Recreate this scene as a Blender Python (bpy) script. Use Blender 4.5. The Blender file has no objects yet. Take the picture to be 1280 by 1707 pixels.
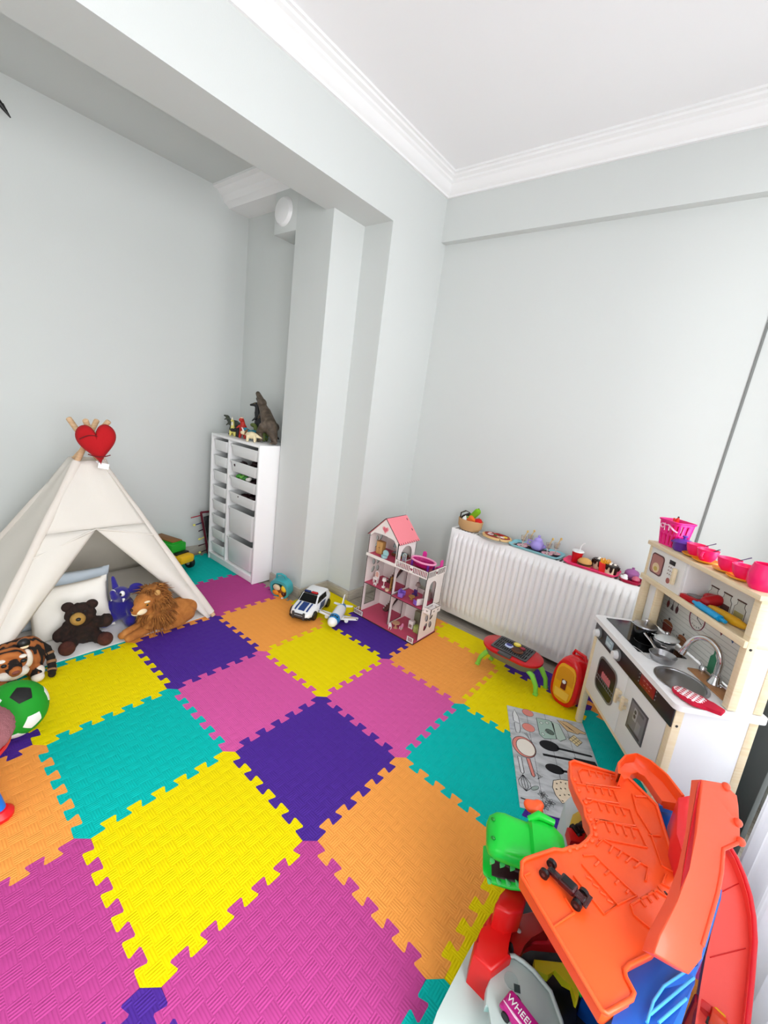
import bpy, bmesh, math, random
from mathutils import Vector, Matrix, Euler, noise

SC = bpy.context.scene
COL = SC.collection
RND = random.Random(7)
PI = math.pi

# ------------------------------------------------------------------ camera
cam_d = bpy.data.cameras.new('camera')
cam = bpy.data.objects.new('camera', cam_d)
COL.objects.link(cam)
SC.camera = cam
cam_d.sensor_fit = 'HORIZONTAL'
cam_d.sensor_width = 36.0
cam_d.lens = 695.0 / 1280.0 * 36.0
cam_d.clip_start = 0.02
_r = Vector((0.7610, 0.6352, 0.1300)).normalized()
_f = Vector((-0.5970, 0.7650, -0.2410)).normalized()
_d = _f.cross(_r).normalized()
_r = _d.cross(_f).normalized()
_m = Matrix((_r, -_d, -_f)).transposed().to_4x4()
_m.translation = Vector((1.241, -1.291, 1.421))
cam.matrix_world = _m

# ------------------------------------------------------------------ light and exposure
SC.view_settings.view_transform = 'Standard'
SC.view_settings.look = 'None'
SC.view_settings.gamma = 1.0
SC.view_settings.use_curve_mapping = False
SC.view_settings.exposure = -0.2
w = bpy.data.worlds.new('daylight')
SC.world = w
w.use_nodes = True
w.node_tree.nodes['Background'].inputs[0].default_value = (0.93, 0.96, 1.0, 1)
w.node_tree.nodes['Background'].inputs[1].default_value = 0.5


def area(name, loc, target, sx, sy, power, col):
    d = bpy.data.lights.new(name, 'AREA')
    d.shape = 'RECTANGLE'
    d.size = sx
    d.size_y = sy
    d.energy = power
    d.color = col
    o = bpy.data.objects.new(name, d)
    COL.objects.link(o)
    o.location = loc
    o.rotation_euler = (Vector(target) - Vector(loc)).to_track_quat('-Z', 'Y').to_euler()
    return o


# daylight through the big window on the right; added fill from behind the camera
area('window_daylight', (2.55, -0.45, 1.6), (-0.6, -0.1, 1.4), 3.4, 2.3, 225, (0.985, 0.99, 1.0))
area('rear_fill', (0.75, -3.4, 1.55), (0.45, 1.4, 1.9), 1.7, 2.1, 30, (0.985, 0.99, 1.0))


# ------------------------------------------------------------------ materials
def lin(c):
    c = c / 255.0
    return c / 12.92 if c <= 0.04045 else ((c + 0.055) / 1.055) ** 2.4


def rgb(c):
    if isinstance(c, str):
        c = c.lstrip('#')
        c = tuple(int(c[i:i + 2], 16) for i in (0, 2, 4))
    return (lin(c[0]), lin(c[1]), lin(c[2]), 1.0)


MATS = {}


def mat(name, col, rough=0.5, metal=0.0, bump=0.0, scale=80.0, var=0.0, coat=0.0, trans=0.0, alpha=1.0, sheen=0.0, stretch=None, ior=1.45):
    if name in MATS:
        return MATS[name]
    m = bpy.data.materials.new(name)
    m.use_nodes = True
    nt = m.node_tree
    b = nt.nodes['Principled BSDF']
    b.inputs['Base Color'].default_value = rgb(col)
    b.inputs['Roughness'].default_value = rough
    b.inputs['Metallic'].default_value = metal
    b.inputs['Coat Weight'].default_value = coat
    b.inputs['Transmission Weight'].default_value = trans
    b.inputs['Alpha'].default_value = alpha
    b.inputs['Sheen Weight'].default_value = sheen
    b.inputs['IOR'].default_value = ior
    if bump or var:
        tc = nt.nodes.new('ShaderNodeTexCoord')
        mp = nt.nodes.new('ShaderNodeMapping')
        if stretch:
            mp.inputs['Scale'].default_value = stretch
        nt.links.new(tc.outputs['Object'], mp.inputs[0])
        n = nt.nodes.new('ShaderNodeTexNoise')
        n.inputs['Scale'].default_value = scale
        n.inputs['Detail'].default_value = 4
        nt.links.new(mp.outputs[0], n.inputs['Vector'])
        if bump:
            bp = nt.nodes.new('ShaderNodeBump')
            bp.inputs['Strength'].default_value = bump
            bp.inputs['Distance'].default_value = 0.003
            nt.links.new(n.outputs['Fac'], bp.inputs['Height'])
            nt.links.new(bp.outputs[0], b.inputs['Normal'])
        if var:
            mr = nt.nodes.new('ShaderNodeMapRange')
            mr.inputs[3].default_value = 1 - var
            mr.inputs[4].default_value = 1 + var
            hs = nt.nodes.new('ShaderNodeHueSaturation')
            hs.inputs['Color'].default_value = rgb(col)
            nt.links.new(n.outputs['Fac'], mr.inputs[0])
            nt.links.new(mr.outputs[0], hs.inputs['Value'])
            nt.links.new(hs.outputs[0], b.inputs['Base Color'])
    MATS[name] = m
    return m


def ramp_mat(name, stops, kind='noise', scale=10.0, rough=0.7, bump=0.3, stretch=(1, 1, 1), distort=2.0, bscale=200.0, sheen=0.0):
    """procedural patterned material (fur stripes, wood grain)"""
    if name in MATS:
        return MATS[name]
    m = bpy.data.materials.new(name)
    m.use_nodes = True
    nt = m.node_tree
    b = nt.nodes['Principled BSDF']
    b.inputs['Roughness'].default_value = rough
    b.inputs['Sheen Weight'].default_value = sheen
    tc = nt.nodes.new('ShaderNodeTexCoord')
    mp = nt.nodes.new('ShaderNodeMapping')
    mp.inputs['Scale'].default_value = stretch
    nt.links.new(tc.outputs['Object'], mp.inputs[0])
    if kind == 'wave':
        n = nt.nodes.new('ShaderNodeTexWave')
        n.inputs['Scale'].default_value = scale
        n.inputs['Distortion'].default_value = distort
        n.inputs['Detail'].default_value = 2
        n.inputs['Detail Scale'].default_value = 1.5
        out = n.outputs['Fac']
    else:
        n = nt.nodes.new('ShaderNodeTexNoise')
        n.inputs['Scale'].default_value = scale
        n.inputs['Detail'].default_value = 5
        n.inputs['Distortion'].default_value = distort * 0.2
        out = n.outputs['Fac']
    nt.links.new(mp.outputs[0], n.inputs['Vector'])
    cr = nt.nodes.new('ShaderNodeValToRGB')
    while len(cr.color_ramp.elements) < len(stops):
        cr.color_ramp.elements.new(0.5)
    for e, (p, c) in zip(cr.color_ramp.elements, stops):
        e.position = p
        e.color = rgb(c)
    nt.links.new(out, cr.inputs[0])
    nt.links.new(cr.outputs[0], b.inputs['Base Color'])
    if bump:
        n2 = nt.nodes.new('ShaderNodeTexNoise')
        n2.inputs['Scale'].default_value = bscale
        n2.inputs['Detail'].default_value = 3
        nt.links.new(tc.outputs['Object'], n2.inputs['Vector'])
        bp = nt.nodes.new('ShaderNodeBump')
        bp.inputs['Strength'].default_value = bump
        bp.inputs['Distance'].default_value = 0.003
        nt.links.new(n2.outputs['Fac'], bp.inputs['Height'])
        nt.links.new(bp.outputs[0], b.inputs['Normal'])
    MATS[name] = m
    return m


# ------------------------------------------------------------------ mesh builder
class MB:
    """collects shapes; build() links them as ONE mesh object"""

    def __init__(self, M=None):
        self.bm = bmesh.new()
        self.M = M or Matrix.Identity(4)
        self.mi = 0
        self.edge_mi = None   # material index of the cut edges of plates

    def add(self, verts, faces, M=None):
        T = self.M @ M if M is not None else self.M
        vs = [self.bm.verts.new(T @ Vector(v)) for v in verts]
        for f in faces:
            try:
                fc = self.bm.faces.new([vs[i] for i in f])
                fc.material_index = self.mi
                fc.smooth = True
            except ValueError:
                pass
        return self

    def merge(self, b2, M=None):
        b2.verts.ensure_lookup_table()
        idx = {v: i for i, v in enumerate(b2.verts)}
        if self.edge_mi is None:
            self.add([v.co.copy() for v in b2.verts], [[idx[v] for v in f.verts] for f in b2.faces], M)
        else:
            b2.normal_update()
            T = self.M @ M if M is not None else self.M
            vs = [self.bm.verts.new(T @ v.co) for v in b2.verts]
            for f in b2.faces:
                fc = self.bm.faces.new([vs[idx[v]] for v in f.verts])
                fc.material_index = self.mi if abs(f.normal.z) > 0.5 else self.edge_mi
        b2.free()
        return self

    def box(self, c, s, bev=0.0, rot=None, M=None, seg=2, taper=None):
        b = bmesh.new()
        bmesh.ops.create_cube(b, size=1.0)
        for v in b.verts:
            if taper and v.co.z > 0:
                v.co.x *= taper[0]
                v.co.y *= taper[1]
            v.co = Vector((v.co.x * s[0], v.co.y * s[1], v.co.z * s[2]))
        if bev:
            bmesh.ops.bevel(b, geom=list(b.edges), offset=min(bev, 0.49 * min(s)), segments=seg, profile=0.5, affect='EDGES')
        T = Matrix.Translation(c)
        if rot is not None:
            T = T @ (Euler(rot).to_matrix().to_4x4() if not isinstance(rot, Matrix) else rot)
        if M is not None:
            T = M @ T
        return self.merge(b, T)

    def cyl(self, p0, p1, r0, r1=None, seg=16, cap=True):
        return self.tube([p0, p1], [r0, r0 if r1 is None else r1], seg, cap)

    def tube(self, pts, r, seg=12, cap=True, closed=False, flat=1.0):
        pts = [Vector(p) for p in pts]
        n = len(pts)
        rs = [r] * n if not isinstance(r, (list, tuple)) else list(r)
        verts, faces = [], []
        t0 = (pts[1] - pts[0]).normalized()
        up = Vector((0, 0, 1)) if abs(t0.z) < 0.9 else Vector((1, 0, 0))
        x = t0.cross(up).normalized()
        for i, p in enumerate(pts):
            a = pts[(i - 1) % n] if (i > 0 or closed) else p
            c = pts[(i + 1) % n] if (i < n - 1 or closed) else p
            t = (c - a).normalized() if (c - a).length > 1e-9 else t0
            x = (x - t * x.dot(t))
            x = x.normalized() if x.length > 1e-6 else t.orthogonal().normalized()
            y = t.cross(x)
            for k in range(seg):
                an = 2 * PI * k / seg
                verts.append(p + x * (math.cos(an) * rs[i]) + y * (math.sin(an) * rs[i] * flat))
        m = n if closed else n - 1
        for i in range(m):
            j = (i + 1) % n
            for k in range(seg):
                l = (k + 1) % seg
                faces.append((i * seg + k, i * seg + l, j * seg + l, j * seg + k))
        if cap and not closed:
            faces.append(tuple(reversed(range(seg))))
            faces.append(tuple((n - 1) * seg + k for k in range(seg)))
        return self.add(verts, faces)

    def ell(self, c, r, rot=None, seg=20, rings=12, M=None):
        if not isinstance(r, (list, tuple)):
            r = (r, r, r)
        b = bmesh.new()
        bmesh.ops.create_uvsphere(b, u_segments=seg, v_segments=rings, radius=1.0)
        T = Matrix.Translation(c)
        if rot is not None:
            T = T @ Euler(rot).to_matrix().to_4x4()
        T = T @ Matrix.Diagonal((r[0], r[1], r[2], 1))
        if M is not None:
            T = M @ T
        return self.merge(b, T)

    def lathe(self, prof, c=(0, 0, 0), seg=24, M=None, sx=1.0, sy=1.0):
        verts, faces = [], []
        for (r, z) in prof:
            for k in range(seg):
                a = 2 * PI * k / seg
                verts.append((c[0] + r * math.cos(a) * sx, c[1] + r * math.sin(a) * sy, c[2] + z))
        n = len(prof)
        for i in range(n - 1):
            for k in range(seg):
                l = (k + 1) % seg
                faces.append((i * seg + k, i * seg + l, (i + 1) * seg + l, (i + 1) * seg + k))
        if prof[0][0] > 1e-6:
            faces.append(tuple(reversed(range(seg))))
        if prof[-1][0] > 1e-6:
            faces.append(tuple((n - 1) * seg + k for k in range(seg)))
        return self.add(verts, faces, M)

    def prism(self, poly, z0, z1, M=None, bev=0.0, seg=1, only_top=False):
        """polygon in local xy, extruded along local z (poly counter-clockwise)"""
        a = sum(poly[i][0] * poly[(i + 1) % len(poly)][1] - poly[(i + 1) % len(poly)][0] * poly[i][1] for i in range(len(poly)))
        if a < 0:
            poly = list(reversed(poly))
        b = bmesh.new()
        n = len(poly)
        lo = [b.verts.new((p[0], p[1], z0)) for p in poly]
        hi = [b.verts.new((p[0], p[1], z1)) for p in poly]
        b.faces.new(list(reversed(lo)))
        top = b.faces.new(hi)
        for i in range(n):
            j = (i + 1) % n
            b.faces.new((lo[i], lo[j], hi[j], hi[i]))
        if bev:
            eds = list(top.edges) if only_top else [e for e in b.edges]
            bmesh.ops.bevel(b, geom=eds, offset=bev, segments=seg, profile=0.5, affect='EDGES')
        return self.merge(b, M)

    def plate(self, poly, holes, z0, z1, M=None):
        """flat plate with round or polygonal holes, extruded (triangulated)"""
        b = bmesh.new()

        def loop(pts):
            vs = [b.verts.new((p[0], p[1], z0)) for p in pts]
            return [b.edges.new((vs[i], vs[(i + 1) % len(vs)])) for i in range(len(vs))]
        ed = loop(poly)
        for h in holes:
            ed += loop(h)
        bmesh.ops.triangle_fill(b, edges=ed, use_beauty=True)
        # drop triangles whose centre falls in a hole or outside
        def inside(p, poly_):
            r = False
            k = len(poly_)
            for i in range(k):
                x1, y1 = poly_[i][:2]
                x2, y2 = poly_[(i + 1) % k][:2]
                if (y1 > p.y) != (y2 > p.y) and p.x < (x2 - x1) * (p.y - y1) / (y2 - y1) + x1:
                    r = not r
            return r
        kill = [f for f in b.faces if not inside(f.calc_center_median(), poly) or any(inside(f.calc_center_median(), h) for h in holes)]
        if kill:
            bmesh.ops.delete(b, geom=kill, context='FACES')
        ret = bmesh.ops.extrude_face_region(b, geom=list(b.faces))
        for v in [g for g in ret['geom'] if isinstance(g, bmesh.types.BMVert)]:
            v.co.z = z1
        bmesh.ops.recalc_face_normals(b, faces=list(b.faces))
        return self.merge(b, M)

    def text(self, s, size, M, depth=0.0006):
        cu = bpy.data.curves.new('lettering', 'FONT')
        cu.body = s
        cu.size = size
        cu.align_x = 'CENTER'
        cu.align_y = 'CENTER'
        cu.extrude = depth
        o = bpy.data.objects.new('lettering', cu)
        COL.objects.link(o)
        dg = bpy.context.evaluated_depsgraph_get()
        me = bpy.data.meshes.new_from_object(o.evaluated_get(dg))
        bpy.data.objects.remove(o)
        bpy.data.curves.remove(cu)
        self.add([v.co.copy() for v in me.vertices], [tuple(p.vertices) for p in me.polygons], M)
        bpy.data.meshes.remove(me)
        return self

    def blob(self, shapes, voxel=0.006, smooth=6, disp=0.0, dscale=30.0):
        """union of ellipsoids ('e', c, r, rot) and tapered capsules ('c', p0, r0, p1, r1) as one smooth skin"""
        t = MB()
        for s in shapes:
            if s[0] == 'e':
                t.ell(s[1], s[2], s[3] if len(s) > 3 else None, 20, 12)
            else:
                p0, r0, p1, r1 = Vector(s[1]), s[2], Vector(s[3]), s[4]
                k = 7
                pts = [p0.lerp(p1, i / k) for i in range(k + 1)]
                t.tube(pts, [r0 + (r1 - r0) * i / k for i in range(k + 1)], 14)
                t.ell(p0, r0, None, 14, 8)
                t.ell(p1, r1, None, 14, 8)
        me = bpy.data.meshes.new('blob')
        t.bm.to_mesh(me)
        t.bm.free()
        o = bpy.data.objects.new('blob', me)
        COL.objects.link(o)
        r = o.modifiers.new('r', 'REMESH')
        r.mode = 'VOXEL'
        r.voxel_size = voxel
        if smooth:
            sm = o.modifiers.new('s', 'SMOOTH')
            sm.iterations = smooth
            sm.factor = 0.5
        dg = bpy.context.evaluated_depsgraph_get()
        m2 = bpy.data.meshes.new_from_object(o.evaluated_get(dg))
        bpy.data.objects.remove(o)
        vs = []
        for v in m2.vertices:
            p = v.co.copy()
            if disp:
                p += v.normal * disp * noise.noise(p * dscale)
            vs.append(p)
        self.add(vs, [tuple(p.vertices) for p in m2.polygons])
        bpy.data.meshes.remove(m2)
        return self

    def build(self, name, mats, parent=None, angle=35, loc=None):
        me = bpy.data.meshes.new(name)
        self.bm.to_mesh(me)
        self.bm.free()
        for m in (mats if isinstance(mats, (list, tuple)) else [mats]):
            me.materials.append(m)
        me.set_sharp_from_angle(angle=math.radians(angle))
        o = bpy.data.objects.new(name, me)
        COL.objects.link(o)
        if parent is not None:
            o.parent = parent
        if loc is not None:
            o.location = loc
        return o


def tag(o, label=None, cat=None, group=None, kind=None):
    if label:
        o['label'] = label
    if cat:
        o['category'] = cat
    if group:
        o['group'] = group
    if kind:
        o['kind'] = kind
    return o


def thing(name, label, cat, loc=(0, 0, 0), rz=0.0, group=None, rot=None):
    o = bpy.data.objects.new(name, None)
    o.empty_display_size = 0.05
    COL.objects.link(o)
    o.location = loc
    o.rotation_euler = rot if rot else (0, 0, rz)
    return tag(o, label, cat, group)


def struct(name, m, mt, label=None, angle=30):
    o = m.build(name, mt, None, angle)
    o['kind'] = 'structure'
    if label:
        o['label'] = label
    return o


def dup(src, loc=None, rot=None, label=None, scale=None, swap=None):
    """copy of a thing with copies of its parts and sub-parts (mesh data shared)"""
    r = src.copy()
    COL.objects.link(r)
    if loc is not None:
        r.location = loc
    if rot is not None:
        r.rotation_euler = rot
    if scale is not None:
        r.scale = scale
    if label:
        r['label'] = label

    def rec(a, b):
        for ch in list(a.children):
            c = ch.copy()
            COL.objects.link(c)
            c.parent = b
            rec(ch, c)
    rec(src, r)
    return r


def RZ(a):
    return Matrix.Rotation(a, 4, 'Z')


def RX(a):
    return Matrix.Rotation(a, 4, 'X')


def RY(a):
    return Matrix.Rotation(a, 4, 'Y')


def TR(x, y, z):
    return Matrix.Translation((x, y, z))


def circ(cx, cy, r, n=24, ry=None, a0=0.0, a1=2 * PI):
    ry = r if ry is None else ry
    full = abs(a1 - a0 - 2 * PI) < 1e-6
    k = n if full else n - 1
    return [(cx + r * math.cos(a0 + (a1 - a0) * i / k), cy + ry * math.sin(a0 + (a1 - a0) * i / k)) for i in range(n)]


def rrect(x0, y0, x1, y1, r, n=5):
    p = []
    for (cx, cy, a) in ((x1 - r, y1 - r, 0), (x0 + r, y1 - r, PI / 2), (x0 + r, y0 + r, PI), (x1 - r, y0 + r, 1.5 * PI)):
        for i in range(n):
            t = a + PI / 2 * i / (n - 1)
            p.append((cx + r * math.cos(t), cy + r * math.sin(t)))
    return p


def heart(cx, cy, s, n=28):
    p = []
    for i in range(n):
        t = 2 * PI * i / n
        p.append((cx + s * 16 * math.sin(t) ** 3 / 17.0, cy + s * (13 * math.cos(t) - 5 * math.cos(2 * t) - 2 * math.cos(3 * t) - math.cos(4 * t)) / 17.0))
    return p


# common materials
WHITE = mat('white_paint', '#f4f4f4', 0.45)
PLAST_W = mat('white_plastic', '#f0f0f0', 0.3)
BLACK = mat('black_plastic', '#141414', 0.4)
WOODL = ramp_mat('light_pine', [(0.3, '#e9d3a8'), (0.55, '#f0dfbd'), (0.8, '#e2c795')], 'noise', 6, 0.5, 0.05, (1, 1, 14), 1.0)
CHROME = mat('chrome', '#d8d8da', 0.12, 1.0)
STEEL = mat('brushed_steel', '#a8a8aa', 0.28, 1.0)
# ------------------------------------------------------------------ the room
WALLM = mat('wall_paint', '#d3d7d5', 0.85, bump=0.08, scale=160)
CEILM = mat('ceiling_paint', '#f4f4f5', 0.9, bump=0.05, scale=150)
CROWNM = mat('crown_paint', '#f3f3f3', 0.7)
FLOORM = ramp_mat('laminate', [(0.25, '#8d8578'), (0.5, '#a89f92'), (0.8, '#b8b0a4')], 'noise', 5, 0.5, 0.05, (1.5, 16, 1), 1.0)
SKIRTM = ramp_mat('skirting_laminate', [(0.3, '#a59d90'), (0.6, '#b9b2a6'), (0.85, '#c6c0b5')], 'noise', 6, 0.5, 0.0, (2, 2, 20), 1.0)
FZ = -0.011          # laminate level: the foam tiles are 11 mm thick, their top is z = 0
YB, YBB = 1.455, 1.40  # back wall, and the shallow beam above it
XT, XW, YR = -2.08, 1.72, -3.2
m = MB(); m.box(((XT + XW) / 2, (YR + YB) / 2, FZ - 0.05), (XW - XT + 0.4, YB - YR + 0.4, 0.1)); struct('floor', m, FLOORM, 'grey-brown laminate floor under the foam tiles')
m = MB(); m.box((0.52, (YR + YB) / 2, 3.01), (2.5, YB - YR + 0.4, 0.1)); struct('ceiling', m, CEILM, 'white ceiling over the open part of the room')
m = MB(); m.box(((XT - 0.98) / 2 - 0.02, (YR + 0.8) / 2, 2.86), (1.16, 4.4, 0.1)); struct('ceiling', m, WALLM, 'lower ceiling strip behind the beam')  # wall grey instead of ceiling white paints in the shade behind the beam
m = MB(); m.box((XT - 0.06, (YR + 0.9) / 2, 1.4), (0.12, 4.4, 3.0)); struct('wall_left', m, WALLM, 'long pale grey wall behind the play tent')
m = MB(); m.box((-1.67, 0.83, 1.4), (0.86, 0.12, 3.0)); struct('wall_alcove', m, WALLM, 'back wall of the alcove behind the drawer unit')
m = MB(); m.prism([(-1.26, 0.6), (-0.91, 0.6), (-0.91, 0.87), (-0.675, 0.87), (-0.675, 1.6), (-1.26, 1.6)], FZ, 2.97); struct('wall_pillar', m, WALLM, 'stepped pale grey pillar between alcove and radiator wall')
m = MB(); m.box((-0.8275, (YR + 0.87) / 2 , 2.745), (0.305, 0.87 - YR, 0.45)); struct('ceiling_beam', m, WALLM, 'deep ceiling beam running from the pillar towards the camera')
m = MB(); m.box((0.53, YB + 0.06, 1.4), (2.5, 0.12, 3.0)); struct('wall_back', m, WALLM, 'pale grey wall behind the radiator')
m = MB(); m.box((0.53, (YBB + YB) / 2, 2.78), (2.41, YB - YBB, 0.39)); struct('wall_back_beam', m, WALLM, 'shallow beam along the top of the radiator wall')
m = MB()
m.box((XW + 0.06, 1.26, 1.4), (0.12, 0.56, 3.0))
m.box((XW + 0.06, -2.98, 1.4), (0.12, 0.6, 3.0))
m.box((XW + 0.06, -0.86, 0.05), (0.12, 3.7, 0.12))
m.box((XW + 0.06, -0.86, 2.78), (0.12, 3.7, 0.4))
struct('wall_right', m, WALLM, 'window wall on the right')
m = MB()
for (x0, x1) in ((XT - 0.1, -0.2), (1.65, XW + 0.1)):
    m.box(((x0 + x1) / 2, YR - 0.06, 1.4), (x1 - x0, 0.12, 3.0))
m.box((0.72, YR - 0.06, 2.79), (1.94, 0.12, 0.4))
m.box((0.72, YR - 0.06, 0.07), (1.94, 0.12, 0.16))
struct('wall_front', m, WALLM, 'wall behind the camera')
# window frames (posts and rails), set in the openings; rear one added for fill
for i, (pts) in enumerate((((XW + 0.07, -2.66), (XW + 0.07, 0.96)), ((-0.18, YR - 0.07), (1.63, YR - 0.07)))):
    m = MB()
    a, b = Vector((*pts[0], 0)), Vector((*pts[1], 0))
    along_y = i == 0
    for t in (0.01, 0.34, 0.66, 0.99):
        p = a.lerp(b, t)
        m.box((p.x, p.y, 1.35), (0.05, 0.05, 2.42), 0.004)
    for z in (0.14, 2.52):
        p = (a + b) / 2
        m.box((p.x, p.y, z), (0.05, (b - a).length, 0.05) if along_y else ((b - a).length, 0.05, 0.05), 0.004)
    struct('window_%d' % (i + 1), m, WHITE, 'white window frame')


def sweep(m, prof, p0, p1, out):
    """crown profile (projection, z) swept from p0 to p1; mitre at ends by (d0, d1) along the run per unit of projection"""
    a, b = Vector((p0[0], p0[1], 0)), Vector((p1[0], p1[1], 0))
    o = Vector((out[0], out[1], 0))
    d = (b - a).normalized()
    vs, fs = [], []
    for e, (q, mi) in enumerate(((a, p0[2]), (b, p1[2]))):
        for (r, z) in prof:
            vs.append(q + o * r + d * (mi * r) + Vector((0, 0, z)))
    n = len(prof)
    for k in range(n):
        l = (k + 1) % n
        fs.append((k, l, n + l, n + k))
    fs.append(tuple(range(n)))
    fs.append(tuple(reversed(range(n, 2 * n))))
    m.add(vs, fs)


CP = [(0, 2.85), (0.014, 2.85), (0.016, 2.862), (0.026, 2.868), (0.04, 2.885), (0.05, 2.91), (0.062, 2.918), (0.066, 2.928), (0.085, 2.936), (0.089, 2.946), (0.102, 2.948), (0.102, 2.962), (0, 2.962)]
m = MB(); sweep(m, CP, (-0.675, YR, 0), (-0.675, YBB, -1), (1, 0)); struct('trim_1', m, CROWNM, 'white crown moulding along the ceiling beam')
m = MB(); sweep(m, CP, (-0.675, YBB, 1), (XW, YBB, 0), (0, -1)); struct('trim_2', m, CROWNM, 'white crown moulding along the radiator wall')
m = MB(); m.box((-1.68, 0.695, 2.755), (0.8, 0.15, 0.11)); P2 = [(0, 2.70), (0.02, 2.70), (0.03, 2.712), (0.06, 2.725), (0.08, 2.76), (0.1, 2.77), (0.115, 2.79), (0.15, 2.795), (0.15, 2.812), (0, 2.812)]
sweep(m, P2, (XT, 0.62, 0), (-1.26, 0.62, 0), (0, -1)); struct('trim_3', m, CROWNM, 'moulded cornice above the alcove')
# skirting boards: low laminate strips
for nm, c, s in (('baseboard_left', (XT + 0.008, -1.2, 0.028), (0.016, 4.0, 0.075)), ('baseboard_alcove', (-1.67, 0.762, 0.028), (0.8, 0.016, 0.075)),
                 ('baseboard_pillar', (-1.085, 0.592, 0.028), (0.36, 0.016, 0.075)), ('baseboard_pillar', (-0.902, 0.73, 0.028), (0.016, 0.28, 0.075)),
                 ('baseboard_pillar', (-0.79, 0.862, 0.028), (0.24, 0.016, 0.075)), ('baseboard_pillar', (-0.667, 1.16, 0.028), (0.016, 0.59, 0.075)),
                 ('baseboard_back', (0.52, YB - 0.008, 0.028), (2.4, 0.016, 0.075))):
    m = MB(); m.box(c, s, 0.003); struct(nm, m, SKIRTM)
# boxed vent with round cover
t = thing('air_vent', 'boxed white air vent with a round cover high beside the alcove', 'vent', (-1.395, 0.6, 2.45))
m = MB(); m.box((0.017, 0.085, 0.175), (0.234, 0.17, 0.35), 0.001); m.build('vent_box', WALLM, t)
m = MB(); m.lathe([(0.0, 0.028), (0.05, 0.027), (0.075, 0.02), (0.083, 0.01), (0.088, 0.0)], seg=32, M=TR(0.0, 0.0, 0.125) @ RX(PI / 2)); m.build('vent_cover', PLAST_W, t)
# thin grey strip for a dark wall line, and loose wire top left
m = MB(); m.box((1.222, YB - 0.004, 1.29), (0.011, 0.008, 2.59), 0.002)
tag(m.build('wall_strip', mat('strip_grey', '#7b7e7c', 0.6)), 'thin grey strip running up the wall behind the kitchen', 'cable')
m = MB(); m.tube([(-2.085, -0.86, 2.69), (-2.03, -0.80, 2.70), (-2.0, -0.74, 2.68), (-1.99, -0.70, 2.65), (-1.985, -0.675, 2.615)], [0.006, 0.005, 0.005, 0.006, 0.006], 8)
m.cyl((-1.985, -0.695, 2.632), (-1.98, -0.662, 2.592), 0.014, 0.003, 10)
tag(m.build('wire', BLACK), 'loose black wire end poking out of the upper left wall', 'wire')
# flat dark panel covering the corner behind the toy kitchen
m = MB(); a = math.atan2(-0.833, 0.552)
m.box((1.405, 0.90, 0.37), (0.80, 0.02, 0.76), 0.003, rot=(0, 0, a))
tag(m.build('dark_panel', mat('charcoal', '#494d4c', 0.8, bump=0.1, scale=120)), 'flat dark panel covering the corner behind the toy kitchen', 'board')
# white curtain beside it
m = MB(); n = 120; vs = []; fs = []
for i in range(n + 1):
    y = 0.50 - 1.05 * i / n
    for k, z in enumerate((0.0, 0.6, 1.3, 2.0, 2.6)):
        amp = 0.02 + 0.008 * math.sin(i * 0.13)
        vs.append((1.63 + amp * math.sin(i * 0.62 + 0.25 * k) + 0.01 * math.sin(i * 0.2), y, z + 0.002))
for i in range(n):
    for k in range(4):
        fs.append((i * 5 + k, i * 5 + k + 1, i * 5 + k + 6, i * 5 + k + 5))
m.add(vs, fs)
cm = mat('curtain_cloth', '#f6f7fa', 0.9, bump=0.1, scale=300)
nt = cm.node_tree; b = nt.nodes['Principled BSDF']; tl = nt.nodes.new('ShaderNodeBsdfTranslucent'); tl.inputs[0].default_value = (0.92, 0.93, 0.95, 1)
mx = nt.nodes.new('ShaderNodeMixShader'); mx.inputs[0].default_value = 0.6
nt.links.new(b.outputs[0], mx.inputs[1]); nt.links.new(tl.outputs[0], mx.inputs[2]); nt.links.new(mx.outputs[0], nt.nodes['Material Output'].inputs[0])
o = m.build('curtain', cm); so = o.modifiers.new('t', 'SOLIDIFY'); so.thickness = 0.0015
tag(o, 'white curtain hanging to the floor at the right edge', 'curtain')
# ------------------------------------------------------------------ interlocking foam tiles
TS = 0.5
EE = 0.034           # corner bite and tooth height (in tiles)
NT = 6


def edge_pts():
    """one tile edge from R=(EE,EE) to L=(1-EE,-EE): dovetail meander"""
    seg = (1 - 2 * EE) / (2 * NT)
    w = 0.011
    p = [(EE, EE)]
    for k in range(1, 2 * NT):
        s = EE + k * seg
        up = k % 2 == 1     # leaving +EE going to -EE
        a, b = ((s + w, EE), (s - w, -EE)) if up else ((s - w, -EE), (s + w, EE))
        c = 0.010
        # rounded heads
        if up:
            p += [(a[0] - c, a[1]), (a[0], a[1] - c * 0.9), (b[0], b[1] + c * 0.9), (b[0] + c, b[1])]
        else:
            p += [(a[0] - 0, a[1]), ]
            p[-1:] = [(s + w - c, -EE) if False else (s + w - c, -EE), (s + w, -EE + c * 0.9), (s - w, EE - c * 0.9), (s - w + c, EE)]
    p.append((1 - EE, -EE))
    return p


EP = edge_pts()


def tile_poly(i, j):
    # u-edges run along u at fixed v; v-edges run along v at fixed u
    low = [(i + t, j + n) for t, n in EP]                 # v=j edge, left->right : R(i,j) .. L(i+1,j)
    top = [(i + t, j + 1 + n) for t, n in EP]
    lef = [(i + n, j + t) for t, n in EP]                 # u=i edge : R(i,j) .. L(i,j+1)
    rig = [(i + 1 + n, j + t) for t, n in EP]
    p = low + rig + list(reversed(top)) + list(reversed(lef))
    q = []
    for a in p:
        if not q or (abs(a[0] - q[-1][0]) + abs(a[1] - q[-1][1])) > 1e-6:
            q.append(a)
    if abs(q[0][0] - q[-1][0]) + abs(q[0][1] - q[-1][1]) < 1e-6:
        q.pop()
    return q


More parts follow.
